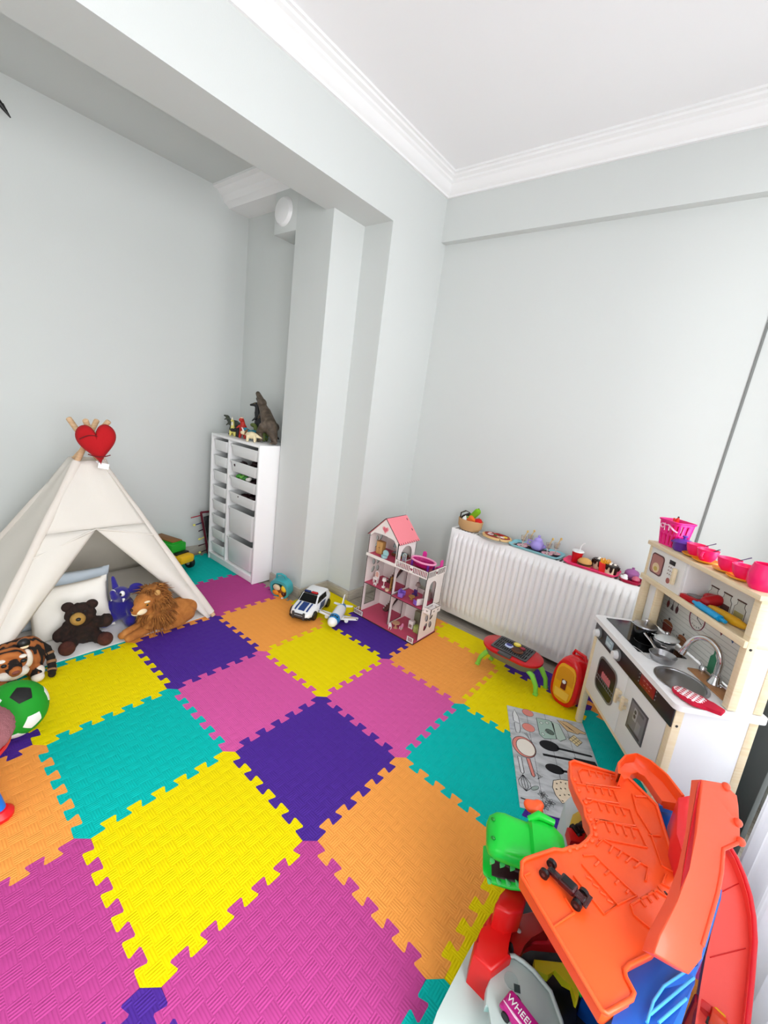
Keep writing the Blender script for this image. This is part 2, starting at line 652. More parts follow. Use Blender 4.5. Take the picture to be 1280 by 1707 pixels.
def clip(poly, f):
    out = []
    for k in range(len(poly)):
        a, b = poly[k], poly[(k + 1) % len(poly)]
        fa, fb = f(a), f(b)
        if fa >= 0:
            out.append(a)
        if (fa >= 0) != (fb >= 0):
            t = fa / (fa - fb)
            out.append((a[0] + (b[0] - a[0]) * t, a[1] + (b[1] - a[1]) * t))
    return out


def foam(name, col):
    m_ = bpy.data.materials.new(name)
    m_.use_nodes = True
    nt = m_.node_tree
    b = nt.nodes['Principled BSDF']
    b.inputs['Base Color'].default_value = rgb(col)
    b.inputs['Roughness'].default_value = 0.7
    b.inputs['Specular IOR Level'].default_value = 0.12
    N = nt.nodes.new
    geo = N('ShaderNodeNewGeometry')
    sx = N('ShaderNodeSeparateXYZ')
    nt.links.new(geo.outputs['Position'], sx.inputs[0])

    def math_(op, a, bb=None):
        n = N('ShaderNodeMath')
        n.operation = op
        for k, v in enumerate((a, bb)):
            if v is None:
                continue
            if isinstance(v, (int, float)):
                n.inputs[k].default_value = v
            else:
                nt.links.new(v, n.inputs[k])
        return n.outputs[0]
    c = 0.5 / 13
    X = math_('DIVIDE', sx.outputs[0], c)
    Y = math_('DIVIDE', sx.outputs[1], c)
    chk = math_('FLOORED_MODULO', math_('ADD', math_('FLOOR', X), math_('FLOOR', Y)), 2.0)
    wx = math_('SINE', math_('MULTIPLY', X, 2 * PI * 5))
    wy = math_('SINE', math_('MULTIPLY', Y, 2 * PI * 5))
    mx_ = N('ShaderNodeMix')
    nt.links.new(chk, mx_.inputs[0])
    nt.links.new(wx, mx_.inputs[2])
    nt.links.new(wy, mx_.inputs[3])
    # each cell bulges slightly like woven bands
    bx = math_('SINE', math_('MULTIPLY', X, PI))
    by = math_('SINE', math_('MULTIPLY', Y, PI))
    bulge = math_('ABSOLUTE', math_('MULTIPLY', bx, by))
    h = math_('ADD', math_('MULTIPLY', mx_.outputs[0], 0.32), math_('MULTIPLY', bulge, 0.8))
    bp = N('ShaderNodeBump')
    bp.inputs['Strength'].default_value = 0.9
    bp.inputs['Distance'].default_value = 0.0019
    nt.links.new(h, bp.inputs['Height'])
    nt.links.new(bp.outputs[0], b.inputs['Normal'])
    return m_


FOAM = {'P': foam('purple_foam', '#4d2b92'), 'K': foam('pink_foam', '#da5aa3'), 'M': foam('magenta_foam', '#bc468f'), 'Y': foam('yellow_foam', '#efd900'),
        'T': foam('teal_foam', '#00bab2'), 'O': foam('orange_foam', '#f8a24c')}
CN = {'P': 'purple', 'K': 'pink', 'M': 'magenta pink', 'Y': 'yellow', 'T': 'teal', 'O': 'orange'}
TILES = {
    (0, -1): ('P', 'in the middle of the floor, yellow and orange tiles below it'), (0, 0): ('K', 'right of the middle purple tile, beside the small orange tile'),
    (-1, 0): ('Y', 'in front of the toy plane'), (-1, -1): ('K', 'left of the middle purple tile, above the large yellow tile'),
    (0, -2): ('Y', 'large, front left, between the teal and magenta tiles'), (-1, -2): ('T', 'left of the large yellow tile'),
    (1, -1): ('O', 'large, front centre right, left of the dinosaur head'), (1, -2): ('M', 'at the bottom centre of the picture'),
    (0, -3): ('M', 'in the bottom left corner'), (-1, -3): ('O', 'at the left edge under the stool'),
    (-2, -2): ('Y', 'beside the green ball, in front of the plush tiger'), (-2, -1): ('P', 'in front of the plush lion'),
    (-2, 0): ('O', 'in front of the toy police car'), (-1, 1): ('P', 'under the front left of the dollhouse'),
    (0, 1): ('O', 'between dollhouse and toy barbecue'), (1, 0): ('T', 'left of the grey kitchen rug'),
    (1, 1): ('Y', 'under the corner of the kitchen rug, below the barbecue'), (-2, 1): ('Y', 'under the toy plane and the police car, against the pillar'),
    (-3, 0): ('M', 'in front of the white drawer unit'), (-3, -1): ('O', 'narrow strip showing below the plush lion'),
    (-3, -2): ('T', 'narrow strip showing along the tent mat'), (-4, 0): ('T', 'in the far corner by the toy truck'),
    (1, -3): ('P', 'small corner showing at the bottom left'), (2, -2): ('T', 'small corner at the bottom beside the grey ramp'),
    (2, -1): ('Y', 'strip showing left of the red dinosaur body'), (2, 0): ('P', 'showing between rug and dinosaur head'),
    (2, 1): ('T', 'under the toy kitchen'), (-2, -3): ('P', 'under the green ball'), (0, 2): ('Y', 'cut strip under the radiator'),
    (-1, 2): ('O', 'cut strip behind the dollhouse'), (1, 2): ('P', 'cut strip behind the toy barbecue'), (2, 2): ('O', 'cut strip behind the red toy case'),
    (-4, -1): ('Y', 'under the tent'), (-4, -2): ('P', 'under the left half of the tent'), (-3, -3): ('K', 'under the tent front left'), (3, 0): ('K', 'under the right side of the toy kitchen'),
    (3, -1): ('O', 'under the toy garage'), (2, -3): ('K', 'out of sight below the camera'),
}
for (i, j), (c, where) in TILES.items():
    if (i, j) in ((-4, -1), (-4, -2), (-3, -3), (2, -3)):
        continue
    p = [(a * TS, b * TS) for a, b in tile_poly(i, j)]
    p = clip(p, lambda q: q[0] + 2.045)
    p = clip(p, lambda q: (1.19 if j == 2 else 9) - q[1])
    p = clip(p, lambda q: 1.6 - q[0])
    if (i, j) == (-2, 1):
        p = clip(p, lambda q: q[0] + 0.885)
        p = clip(p, lambda q: 0.845 - q[1])
    if (i, j) == (-1, 1):
        pass
    if i <= -2 and j == 0:
        p = clip(p, lambda q: 0.5 + 0.018 - q[1])
    cx, cy = (i + 0.5) * TS, (j + 0.5) * TS
    m = MB(); m.prism([(a - cx, b - cy) for a, b in p], -0.0105, 0.0, bev=0.0012, only_top=True)
    o = m.build('foam_tile', FOAM[c], None, 40, (cx, cy, 0))
    tag(o, CN[c] + ' foam puzzle tile ' + where, 'floor mat', 'interlocking foam floor tiles')
# ------------------------------------------------------------------ play tent and soft toys
CANV = mat('tent_canvas', '#fbf8f2', 0.9, bump=0.25, scale=220)
_nt = CANV.node_tree
_b = _nt.nodes['Principled BSDF']
_tl = _nt.nodes.new('ShaderNodeBsdfTranslucent'); _tl.inputs[0].default_value = rgb('#f8f1e4')
_mx = _nt.nodes.new('ShaderNodeMixShader'); _mx.inputs[0].default_value = 0.36
_nt.links.new(_b.outputs[0], _mx.inputs[1]); _nt.links.new(_tl.outputs[0], _mx.inputs[2]); _nt.links.new(_mx.outputs[0], _nt.nodes['Material Output'].inputs[0])
POLE = ramp_mat('pole_wood', [(0.3, '#c79f76'), (0.6, '#d8b68f'), (0.85, '#c4966a')], 'noise', 8, 0.55, 0.05, (3, 3, 20), 1.0)
tent = thing('play_tent', 'off-white canvas teepee play tent with open front and wooden poles', 'tent', (-1.51, -0.57, 0.0))
OX, OY = -1.51, -0.57
FR, FL, BR, BL = Vector((-1.012, -0.03, 0)), Vector((-1.012, -1.14, 0)), Vector((-2.0, -0.03, 0)), Vector((-2.0, -1.12, 0))
TZ = 0.925
TFR, TFL, TBR, TBL = Vector((-1.445, -0.478, TZ)), Vector((-1.45, -0.585, TZ)), Vector((-1.575, -0.47, TZ)), Vector((-1.575, -0.59, TZ))
OFF = Vector((OX, OY, 0))


def strip(m, fa, fb, rows, cols, bulge):
    """surface between two edge curves fa(t), fb(t), t 0..1; bulge(s, t) -> offset vector"""
    vs, fs = [], []
    for i in range(rows + 1):
        t = i / rows
        a, b = fa(t), fb(t)
        for k in range(cols + 1):
            s = k / cols
            vs.append(a.lerp(b, s) + bulge(s, t) - OFF)
    for i in range(rows):
        for k in range(cols):
            p = i * (cols + 1) + k
            fs.append((p, p + 1, p + cols + 2, p + cols + 1))
    m.add(vs, fs)


def lerp_edge(a, b):
    return lambda t: a.lerp(b, t)


zo = 0.582
to = zo / TZ
apex = Vector((-1.278, -0.562, zo))
nrm = (TFR - FR).cross(FL - FR).normalized()
if nrm.x < 0:
    nrm = -nrm
m = MB()
# upper front above the opening
strip(m, lambda t: FL.lerp(TFL, to + (1 - to) * t), lambda t: FR.lerp(TFR, to + (1 - to) * t), 14, 20,
      lambda s, t: nrm * (0.012 * math.sin(PI * s) * (1 - t) + 0.004 * math.sin(9 * s + 3 * t)))


def flapbulge(sd):
    def f(s, t):
        e = math.sin(PI * min(1, s)) * (1 - t) * t * 4
        return nrm * (0.03 * e + 0.012 * math.sin(PI * s) * t + 0.006 * math.sin(14 * t + 5 * s) * s * (1 - t))
    return f


il, ir = FL + Vector((0.01, 0.035, 0.0)), FR + Vector((0.01, -0.03, 0.0))
strip(m, lambda t: FL.lerp(TFL, to * t), lambda t: il.lerp(apex, t), 22, 10, flapbulge(-1))
strip(m, lambda t: ir.lerp(apex, t), lambda t: FR.lerp(TFR, to * t), 22, 10, flapbulge(1))
# stitched creases fanning from the top of the opening
for e in (FL.lerp(TFL, to * 0.82), FR.lerp(TFR, to * 0.88)):
    pts = [apex.lerp(e, k / 8) + nrm * (0.007 + 0.012 * math.sin(PI * k / 8)) - OFF for k in range(9)]
    m.tube(pts, [0.002 + 0.003 * math.sin(PI * k / 8) for k in range(9)], 6)
bmesh.ops.recalc_face_normals(m.bm, faces=list(m.bm.faces))
o = m.build('front_panel', CANV, tent, 60); so = o.modifiers.new('t', 'SOLIDIFY'); so.thickness = 0.003; so.offset = 0
for nm, a, b, ta, tb in (('side_panel', FR, BR, TFR, TBR), ('side_panel', FL, BL, TFL, TBL), ('back_panel', BL, BR, TBL, TBR)):
    n2 = (tb - a).cross(b - a).normalized()
    inw = (Vector((OX, OY, 0.4)) - (a + b) / 2)
    if n2.dot(inw) < 0:
        n2 = -n2
    m = MB()
    strip(m, lambda t: a.lerp(ta, t), lambda t: b.lerp(tb, t), 18, 18, lambda s, t: n2 * (0.025 * math.sin(PI * s) * math.sin(PI * min(1, t + 0.12)) + 0.004 * math.sin(11 * s + 6 * t)))
    o = m.build(nm, CANV, tent, 60); so = o.modifiers.new('t', 'SOLIDIFY'); so.thickness = 0.003; so.offset = 0
CR = Vector((-1.525, -0.515, 0.985))
for c, ex, off in ((FR, 0.155, (0.012, 0.008)), (FL, 0.195, (0.03, -0.03)), (BR, 0.195, (-0.004, 0.045)), (BL, 0.205, (-0.012, -0.01))):
    p1 = CR + Vector((off[0], off[1], 0))
    d = (p1 - c).normalized()
    base = c + Vector((0.006 if c.x > -1.5 else -0.006, 0.012 if c.y > -0.5 else -0.012, 0.004))
    end = p1 + d * (ex if c is not FR else 0.19)
    m = MB(); m.tube([base - OFF, p1.lerp(base, 0.5) - OFF, p1 - OFF, end - d * 0.004 - OFF, end - OFF], [0.0145, 0.0145, 0.0145, 0.0145, 0.011], 12)
    m.build('pole', POLE, tent)
    # canvas sleeve around the lower and middle pole
    q0, q1 = base.lerp(p1, 0.02), base.lerp(p1, 0.93)
    m = MB(); m.tube([q0.lerp(q1, k / 10) - OFF for k in range(11)], [0.021 + 0.002 * math.sin(k * 2.1) for k in range(11)], 12); m.build('pole_sleeve', CANV, tent)
m = MB(); m.box((TFR.x - OX + 0.003, -0.545 - OY + 0.035, TZ - 0.012), (0.004, 0.04, 0.025), 0.0, rot=(0, -0.45, 0.1)); m.build('care_tag', WHITE, tent)
# padded mat inside
m = MB()
n = 40
vs, fs = [], []
for i in range(n + 1):
    for k in range(n + 1):
        x = -2.0 + 0.975 * i / n
        y = -1.12 + 1.075 * k / n
        e = min(i, n - i, k, n - k) / n
        z = 0.006 + 0.016 * min(1, e * 12) + 0.003 * noise.noise((x * 5, y * 9, 1)) * min(1, e * 8)
        vs.append((x, y, z))
for i in range(n):
    for k in range(n):
        fs.append((i * (n + 1) + k, (i + 1) * (n + 1) + k, (i + 1) * (n + 1) + k + 1, i * (n + 1) + k + 1))
m.add(vs, fs)
m.box((-1.513, -0.58, 0.004), (0.973, 1.073, 0.006), 0.002)
tag(m.build('tent_mat', mat('pad_cloth', '#e6e4e2', 0.9, bump=0.3, scale=60), None, 50), 'thin off-white padded mat on the floor of the tent', 'mat')


def pillow(name, w, h, t, mt, label, loc, rot, seed=0):
    m = MB()
    n = 22
    for sg in (1, -1):
        vs, fs = [], []
        for i in range(n + 1):
            for k in range(n + 1):
                u, v = 2 * i / n - 1, 2 * k / n - 1
                f = (1 - abs(u) ** 2.6) * (1 - abs(v) ** 2.6)
                pinch = 1 - 0.07 * (1 - u * u) * abs(v) ** 2
                pinch2 = 1 - 0.07 * (1 - v * v) * abs(u) ** 2
                z = sg * (t * 0.5 * max(0, f) ** 0.5 + 0.002)
                z += 0.006 * noise.noise((u * 2.2 + seed, v * 2.2, sg)) * max(0, f)
                vs.append((u * w / 2 * pinch2, v * h / 2 * pinch, z))
        for i in range(n):
            for k in range(n):
                q = (i * (n + 1) + k, (i + 1) * (n + 1) + k, (i + 1) * (n + 1) + k + 1, i * (n + 1) + k + 1)
                fs.append(q if sg > 0 else tuple(reversed(q)))
        m.add(vs, fs)
    bmesh.ops.remove_doubles(m.bm, verts=list(m.bm.verts), dist=0.0045)
    o = m.build(name, mt, None, 80, loc)
    o.rotation_euler = rot
    return tag(o, label, 'pillow')


# local x = width, local y = height, local z = thickness; stand it up facing +X
def stand(yaw, lean, roll=0.0):
    return (RZ(yaw) @ RY(-lean) @ Matrix(((0, 0, 1, 0), (1, 0, 0, 0), (0, 1, 0, 0), (0, 0, 0, 1))) @ RZ(roll)).to_euler()


pillow('pillow', 0.37, 0.29, 0.10, mat('white_pillow_cloth', '#f3efe6', 0.9, bump=0.3, scale=50), 'square white pillow behind the brown teddy bear', (-1.26, -0.695, 0.155), stand(-0.12, 0.38, 0.06))
pillow('pillow', 0.46, 0.30, 0.10, mat('blue_pillow_cloth', '#c9d6e2', 0.9, bump=0.3, scale=50), 'pale blue pillow mostly hidden behind the white one', (-1.395, -0.695, 0.165), stand(-0.1, 0.38, -0.02), 4)

# red heart cushion hung on the poles
RED = mat('red_plush', '#b40a15', 0.9, bump=0.3, scale=200)
m = MB()
hp = heart(0, 0, 1.0, 64)
rings = 9
vs, fs = [], []
for sg in (1, -1):
    base = len(vs)
    for r in range(rings + 1):
        q = 1 - r / rings
        for (x, y) in hp:
            z = sg * (0.32 * (1 - q ** 2.4) ** 0.5)
            z += 0.02 * sg * math.sin(5 * x * q + 2) * (1 - q)
            vs.append((x * q * 0.098, (y * q + 0.1) * 0.128, z * 0.15))
    N = len(hp)
    for r in range(rings):
        for k in range(N):
            l = (k + 1) % N
            f = (base + r * N + k, base + r * N + l, base + (r + 1) * N + l, base + (r + 1) * N + k)
            fs.append(f if sg < 0 else tuple(reversed(f)))
m.add(vs, fs)
bmesh.ops.remove_doubles(m.bm, verts=list(m.bm.verts), dist=0.0005)
hc = thing('heart_cushion', 'red heart-shaped plush cushion hanging on the tent poles', 'cushion', (-1.395, -0.506, 1.028))
hc.rotation_euler = stand(-0.28, 0.1, 0.12)
m.build('heart', RED, hc, 80)
for (a, b) in (((-0.075, 0.03), (0.01, 0.04)), ((-0.05, -0.05), (0.05, -0.062))):
    m = MB(); pts = [(a[0] + (b[0] - a[0]) * k / 8, a[1] + (b[1] - a[1]) * k / 8 + 0.012 * math.sin(PI * k / 8) * (1 if a[1] > 0 else -1), 0.0445 + 0.004 * math.sin(PI * k / 8)) for k in range(9)]
    m.tube(pts, 0.0028, 6); m.build('stitched_crease', mat('dark_red_thread', '#6d0a12', 0.8), hc)
m = MB(); m.box((0.01, -0.122, 0.0), (0.05, 0.03, 0.002), 0, rot=(0, 0, -0.3)); m.build('care_tag', WHITE, hc)

# ------------------------------------------------------------------ plush bear
FURB = ramp_mat('brown_fur', [(0.3, '#140b07'), (0.6, '#2c1710'), (0.85, '#45251a')], 'noise', 40, 0.95, 0.9, (1, 1, 1), 3, 350)
FURR = ramp_mat('reddish_fur', [(0.3, '#35160f'), (0.7, '#582a1e')], 'noise', 40, 0.95, 0.9, (1, 1, 1), 3, 350)
bear = thing('teddy_bear', 'dark brown teddy bear leaning on the white pillow', 'plush toy', (-1.105, -0.69, 0.019), -0.25)
m = MB()
m.blob([('e', (-0.02, 0, 0.075), (0.065, 0.075, 0.08)), ('e', (-0.005, -0.005, 0.168), (0.062, 0.068, 0.06)),
        ('c', (0, -0.05, 0.12), 0.028, (0.02, -0.095, 0.075), 0.03), ('c', (0.0, 0.05, 0.115), 0.028, (0.03, 0.1, 0.125), 0.032), ('e', (0.035, 0.105, 0.135), (0.032, 0.03, 0.035)),
        ('c', (0.0, -0.04, 0.04), 0.035, (0.07, -0.06, 0.035), 0.03), ('c', (0.0, 0.04, 0.04), 0.035, (0.055, 0.085, 0.04), 0.03)], 0.006, 4, 0.005, 60)
m.build('body', FURB, bear, 80)
for y in (-0.055, 0.045):
    m = MB(); m.ell((-0.01, y, 0.215), (0.02, 0.028, 0.026)); m.build('ear', FURB, bear, 80)
m = MB(); m.ell((0.05, -0.016, 0.172), (0.03, 0.033, 0.033)); mz = m.build('muzzle', mat('tan_plush', '#a8813f', 0.9, bump=0.4, scale=250), bear, 80)
m = MB(); m.ell((0.079, -0.014, 0.183), (0.008, 0.011, 0.009)); m.build('nose', BLACK, mz)
for y in (-0.035, 0.014):
    m = MB(); m.ell((0.05, y, 0.208), 0.006); m.build('eye', BLACK, bear)
for p in ((0.085, -0.066, 0.036), (0.068, 0.095, 0.042)):
    m = MB(); m.ell(p, (0.035, 0.036, 0.036)); m.build('foot', FURR, bear, 80)

# ------------------------------------------------------------------ dark blue plush elephant
FURE = mat('indigo_plush', '#281f86', 0.95, bump=0.5, scale=300, var=0.25, sheen=0.4)
el = thing('plush_elephant', 'dark blue plush elephant with raised trunk beside the lion', 'plush toy', (-1.225, -0.462, 0.022), -0.75)
m = MB()
m.blob([('e', (0, 0, 0.085), (0.06, 0.066, 0.075)), ('e', (0.015, 0, 0.175), (0.05, 0.05, 0.045)), ('c', (0.04, 0, 0.175), 0.03, (0.085, 0, 0.19), 0.02), ('c', (0.085, 0, 0.19), 0.02, (0.095, -0.005, 0.222), 0.015),
        ('c', (0.02, -0.05, 0.11), 0.026, (0.06, -0.07, 0.085), 0.026), ('c', (0.02, 0.05, 0.11), 0.026, (0.05, 0.075, 0.085), 0.026),
        ('c', (0.01, -0.035, 0.04), 0.036, (0.085, -0.055, 0.033), 0.033), ('c', (0.01, 0.035, 0.04), 0.036, (0.06, 0.07, 0.033), 0.033)], 0.006, 5)
m.build('body', FURE, el, 80)
m = MB(); m.blob([('e', (-0.01, 0.075, 0.205), (0.014, 0.04, 0.04), (0.5, 0.2, 0.35)), ('c', (0.0, 0.035, 0.19), 0.016, (-0.01, 0.08, 0.205), 0.02)], 0.005, 3); m.build('ear', FURE, el, 80)
m = MB(); m.blob([('c', (0.005, -0.03, 0.205), 0.018, (-0.01, -0.05, 0.262), 0.010)], 0.005, 2); m.build('ear', FURE, el, 80)
for y, z in ((-0.022, 0.202), (0.026, 0.198)):
    m = MB(); m.ell((0.052, y, z), (0.012, 0.014, 0.017)); e = m.build('eye', PLAST_W, el)
    m = MB(); m.ell((0.062, y - 0.003, z), (0.005, 0.006, 0.008)); m.build('pupil', BLACK, e)
for y in (-0.022, 0.034):
    m = MB(); m.cyl((0.055, y, 0.166), (0.072, y * 1.15, 0.158), 0.008, 0.002, 10); m.build('tusk', PLAST_W, el)

# ------------------------------------------------------------------ plush lion, lying with its head to the left
FURL = ramp_mat('lion_fur', [(0.25, '#985a22'), (0.55, '#b87434'), (0.85, '#cb9052')], 'noise', 18, 0.9, 0.5, (1, 1, 1), 2, 300)
MANE = ramp_mat('lion_mane', [(0.25, '#6a3c14'), (0.55, '#9a6026'), (0.85, '#bd8240')], 'noise', 30, 0.9, 0.4, (1, 1, 1), 3, 300)
CREAM = mat('cream_fur', '#f0dcb8', 0.9, bump=0.4, scale=250)
lion = thing('plush_lion', 'golden plush lion with a full mane lying at the tent entrance', 'plush toy', (-1.05, -0.32, 0.0))
_l = Vector((-1.05, -0.32, 0.0))


def L(x, y, z):
    return (x, y, z)


m = MB()
m.blob([('c', (0.0, -0.03, 0.10), 0.065, (-0.035, 0.16, 0.085), 0.062), ('e', (-0.02, 0.15, 0.085), (0.062, 0.075, 0.062)),
        ('c', (0.01, -0.06, 0.13), 0.05, (0.03, -0.10, 0.205), 0.045), ('e', (0.035, -0.105, 0.215), (0.052, 0.05, 0.05)), ('c', (0.05, -0.125, 0.205), 0.032, (0.065, -0.158, 0.193), 0.025),
        ('c', (0.02, -0.03, 0.05), 0.03, (0.06, -0.16, 0.045), 0.024), ('c', (-0.03, -0.05, 0.05), 0.03, (0.02, -0.19, 0.05), 0.024), ('e', (0.065, -0.185, 0.04), (0.026, 0.032, 0.022)), ('e', (0.025, -0.205, 0.043), (0.024, 0.03, 0.021)),
        ('c', (0.03, 0.14, 0.07), 0.045, (0.055, 0.07, 0.035), 0.026), ('c', (0.055, 0.09, 0.035), 0.022, (0.065, 0.0, 0.035), 0.018)], 0.006, 4)
m.build('body', FURL, lion, 80)
m = MB()
rr = random.Random(3)
hc_ = Vector((0.022, -0.075, 0.215))
m.blob([('e', (0.0, -0.045, 0.215), (0.066, 0.066, 0.075)), ('e', (0.02, -0.03, 0.14), (0.07, 0.075, 0.085)), ('c', (0.03, -0.06, 0.14), 0.05, (0.045, -0.09, 0.075), 0.035)], 0.007, 3, 0.012, 50)
for k in range(520):
    th, ph = rr.uniform(0, 2 * PI), rr.uniform(-1.2, 1.35)
    # hair rooted on the mane mass, falling down and back from the face
    c0 = Vector((0.0, -0.04, 0.205)) if rr.random() < 0.45 else Vector((0.02, -0.03, 0.14))
    R3 = (0.066, 0.066, 0.075) if c0.z > 0.18 else (0.072, 0.077, 0.087)
    d = Vector((math.cos(ph) * math.cos(th), math.cos(ph) * math.sin(th), math.sin(ph)))
    p = c0 + Vector((d.x * R3[0], d.y * R3[1], d.z * R3[2]))
    if p.z > 0.165 and p.y < -0.075 and p.x > 0.02:
        continue
    fall = Vector((d.x * 0.5, d.y * 0.5 + 0.15, -0.9 if p.z < 0.25 else -0.1)).normalized()
    ln = rr.uniform(0.03, 0.065)
    q1 = p + (d * 0.7 + fall * 0.4) * ln * 0.4
    q2 = q1 + (fall + d * 0.1) * ln * 0.7
    m.tube([p - d * 0.008, q1, q2], [0.004, 0.0034, 0.0005], 5, cap=False)
m.build('mane', MANE, lion, 80)
m = MB(); m.ell((0.076, -0.135, 0.186), (0.02, 0.03, 0.018)); m.ell((0.062, -0.158, 0.176), (0.02, 0.02, 0.012)); mz = m.build('muzzle', CREAM, lion, 80)
m = MB(); m.ell((0.066, -0.178, 0.203), (0.012, 0.008, 0.008)); m.build('nose', mat('dark_nose', '#3a1d16', 0.5), mz)
m = MB(); m.ell((0.087, -0.108, 0.224), (0.006, 0.011, 0.008), (0.3, 0, 0)); e = m.build('eye', mat('amber_eye', '#b57a22', 0.2), lion)
m = MB(); m.ell((0.0915, -0.109, 0.224), (0.003, 0.006, 0.005)); m.build('pupil', BLACK, e)
m = MB(); m.ell((0.083, -0.106, 0.238), (0.006, 0.016, 0.006)); m.build('brow', CREAM, lion)
m = MB(); m.ell((0.052, -0.04, 0.262), (0.012, 0.016, 0.017)); m.build('ear', mat('tan_fur', '#c99a5c', 0.9, bump=0.4, scale=250), lion)

# ------------------------------------------------------------------ plush tiger at the left edge
FURT = ramp_mat('tiger_fur', [(0.0, '#120a06'), (0.28, '#1d0f08'), (0.42, '#8f4d20'), (1.0, '#a8632f')], 'wave', 21, 0.9, 0.5, (0.4, 1.0, 0.35), 5.0, 300)
FURTF = ramp_mat('tiger_face', [(0.0, '#150b07'), (0.2, '#22110a'), (0.32, '#a0561f'), (1.0, '#b86d34')], 'wave', 16, 0.9, 0.5, (0.5, 0.35, 1.3), 4.0, 300)
TAIL = ramp_mat('tiger_tail', [(0.0, '#0f0806'), (0.78, '#150b07'), (0.86, '#a6825e'), (1.0, '#a6825e')], 'wave', 9, 0.9, 0.4, (0.1, 0.1, 2.2), 0.5, 300)
tg = thing('plush_tiger', 'orange striped plush tiger lying behind the green ball', 'plush toy', (-1.0, -0.97, 0.0))
m = MB()
m.blob([('c', (-0.03, -0.09, 0.09), 0.075, (-0.03, 0.035, 0.10), 0.078), ('e', (-0.02, 0.045, 0.095), (0.075, 0.065, 0.09)), ('c', (0.01, 0.05, 0.05), 0.04, (0.06, 0.055, 0.03), 0.026),
        ('c', (0.03, -0.07, 0.06), 0.035, (0.11, -0.035, 0.03), 0.026), ('c', (0.02, -0.1, 0.06), 0.035, (0.11, -0.12, 0.03), 0.027)], 0.007, 4)
m.build('body', FURT, tg, 80)
m = MB(); m.blob([('e', (0.055, -0.035, 0.135), (0.062, 0.066, 0.058)), ('c', (0.09, -0.03, 0.125), 0.034, (0.118, -0.027, 0.115), 0.026), ('c', (0.02, -0.05, 0.10), 0.05, (0.05, -0.04, 0.13), 0.05)], 0.006, 4)
hd = m.build('head', FURTF, tg, 80)
for y in (-0.09, 0.022):
    m = MB(); m.ell((0.035, y, 0.188), (0.018, 0.024, 0.024)); ea = m.build('ear', BLACK, hd)
    m = MB(); m.ell((0.046, y, 0.177), (0.008, 0.016, 0.009)); m.build('inner_ear', CREAM, ea)
WFUR = mat('white_fur', '#efe6da', 0.9, bump=0.5, scale=250)
m = MB(); m.blob([('e', (0.103, -0.005, 0.096), (0.03, 0.03, 0.02)), ('e', (0.105, -0.055, 0.096), (0.03, 0.03, 0.02)), ('e', (0.085, -0.03, 0.082), (0.04, 0.05, 0.02)), ('e', (0.05, 0.028, 0.12), (0.035, 0.02, 0.045)), ('e', (0.055, -0.1, 0.115), (0.035, 0.02, 0.045))], 0.006, 4)
m.build('muzzle', WFUR, hd, 80)
m = MB(); m.ell((0.14, -0.027, 0.118), (0.009, 0.014, 0.009)); m.build('nose', mat('pink_brown_nose', '#8a4a3a', 0.5), hd)
for y in (-0.058, 0.006):
    m = MB(); m.ell((0.106, y, 0.146), (0.009, 0.012, 0.009)); m.build('eye', BLACK, hd)
    m = MB(); m.ell((0.098, y * 1.1, 0.164), (0.012, 0.014, 0.007)); m.build('brow', WFUR, hd)
m = MB(); m.tube([(-0.02, 0.085, 0.13), (0.0, 0.108, 0.11), (0.03, 0.116, 0.07), (0.06, 0.112, 0.035), (0.085, 0.105, 0.02)], [0.02, 0.019, 0.018, 0.017, 0.015], 12); m.ell((0.085, 0.105, 0.02), 0.0155); m.build('tail', TAIL, tg, 80)
for p_, q_ in (((0.012, 0.113, 0.094), (0.018, 0.115, 0.086)), ((0.036, 0.116, 0.062), (0.044, 0.115, 0.053)), ((0.064, 0.111, 0.032), (0.07, 0.109, 0.027))):
    m = MB(); m.tube([p_, q_], 0.0195, 14); m.build('tail_band', mat('tan_band', '#8f6a48', 0.9), tg, 80)
m = MB(); m.blob([('e', (0.045, 0.06, 0.035), (0.03, 0.03, 0.03)), ('e', (0.075, 0.055, 0.022), (0.028, 0.026, 0.02))], 0.006, 3); m.build('paw', WFUR, tg, 80)

# ------------------------------------------------------------------ green football and stool at the left edge
bl = thing('toy_football', 'green soft toy football with black and white pentagons', 'ball', (-0.63, -1.042, 0.0))
BR_ = 0.105
GREEN = mat('green_cloth', '#12941f', 0.75, bump=0.2, scale=250)
m = MB(); m.ell((0, 0, BR_), (BR_, BR_, BR_), None, 40, 28); m.build('shell', GREEN, bl, 80)


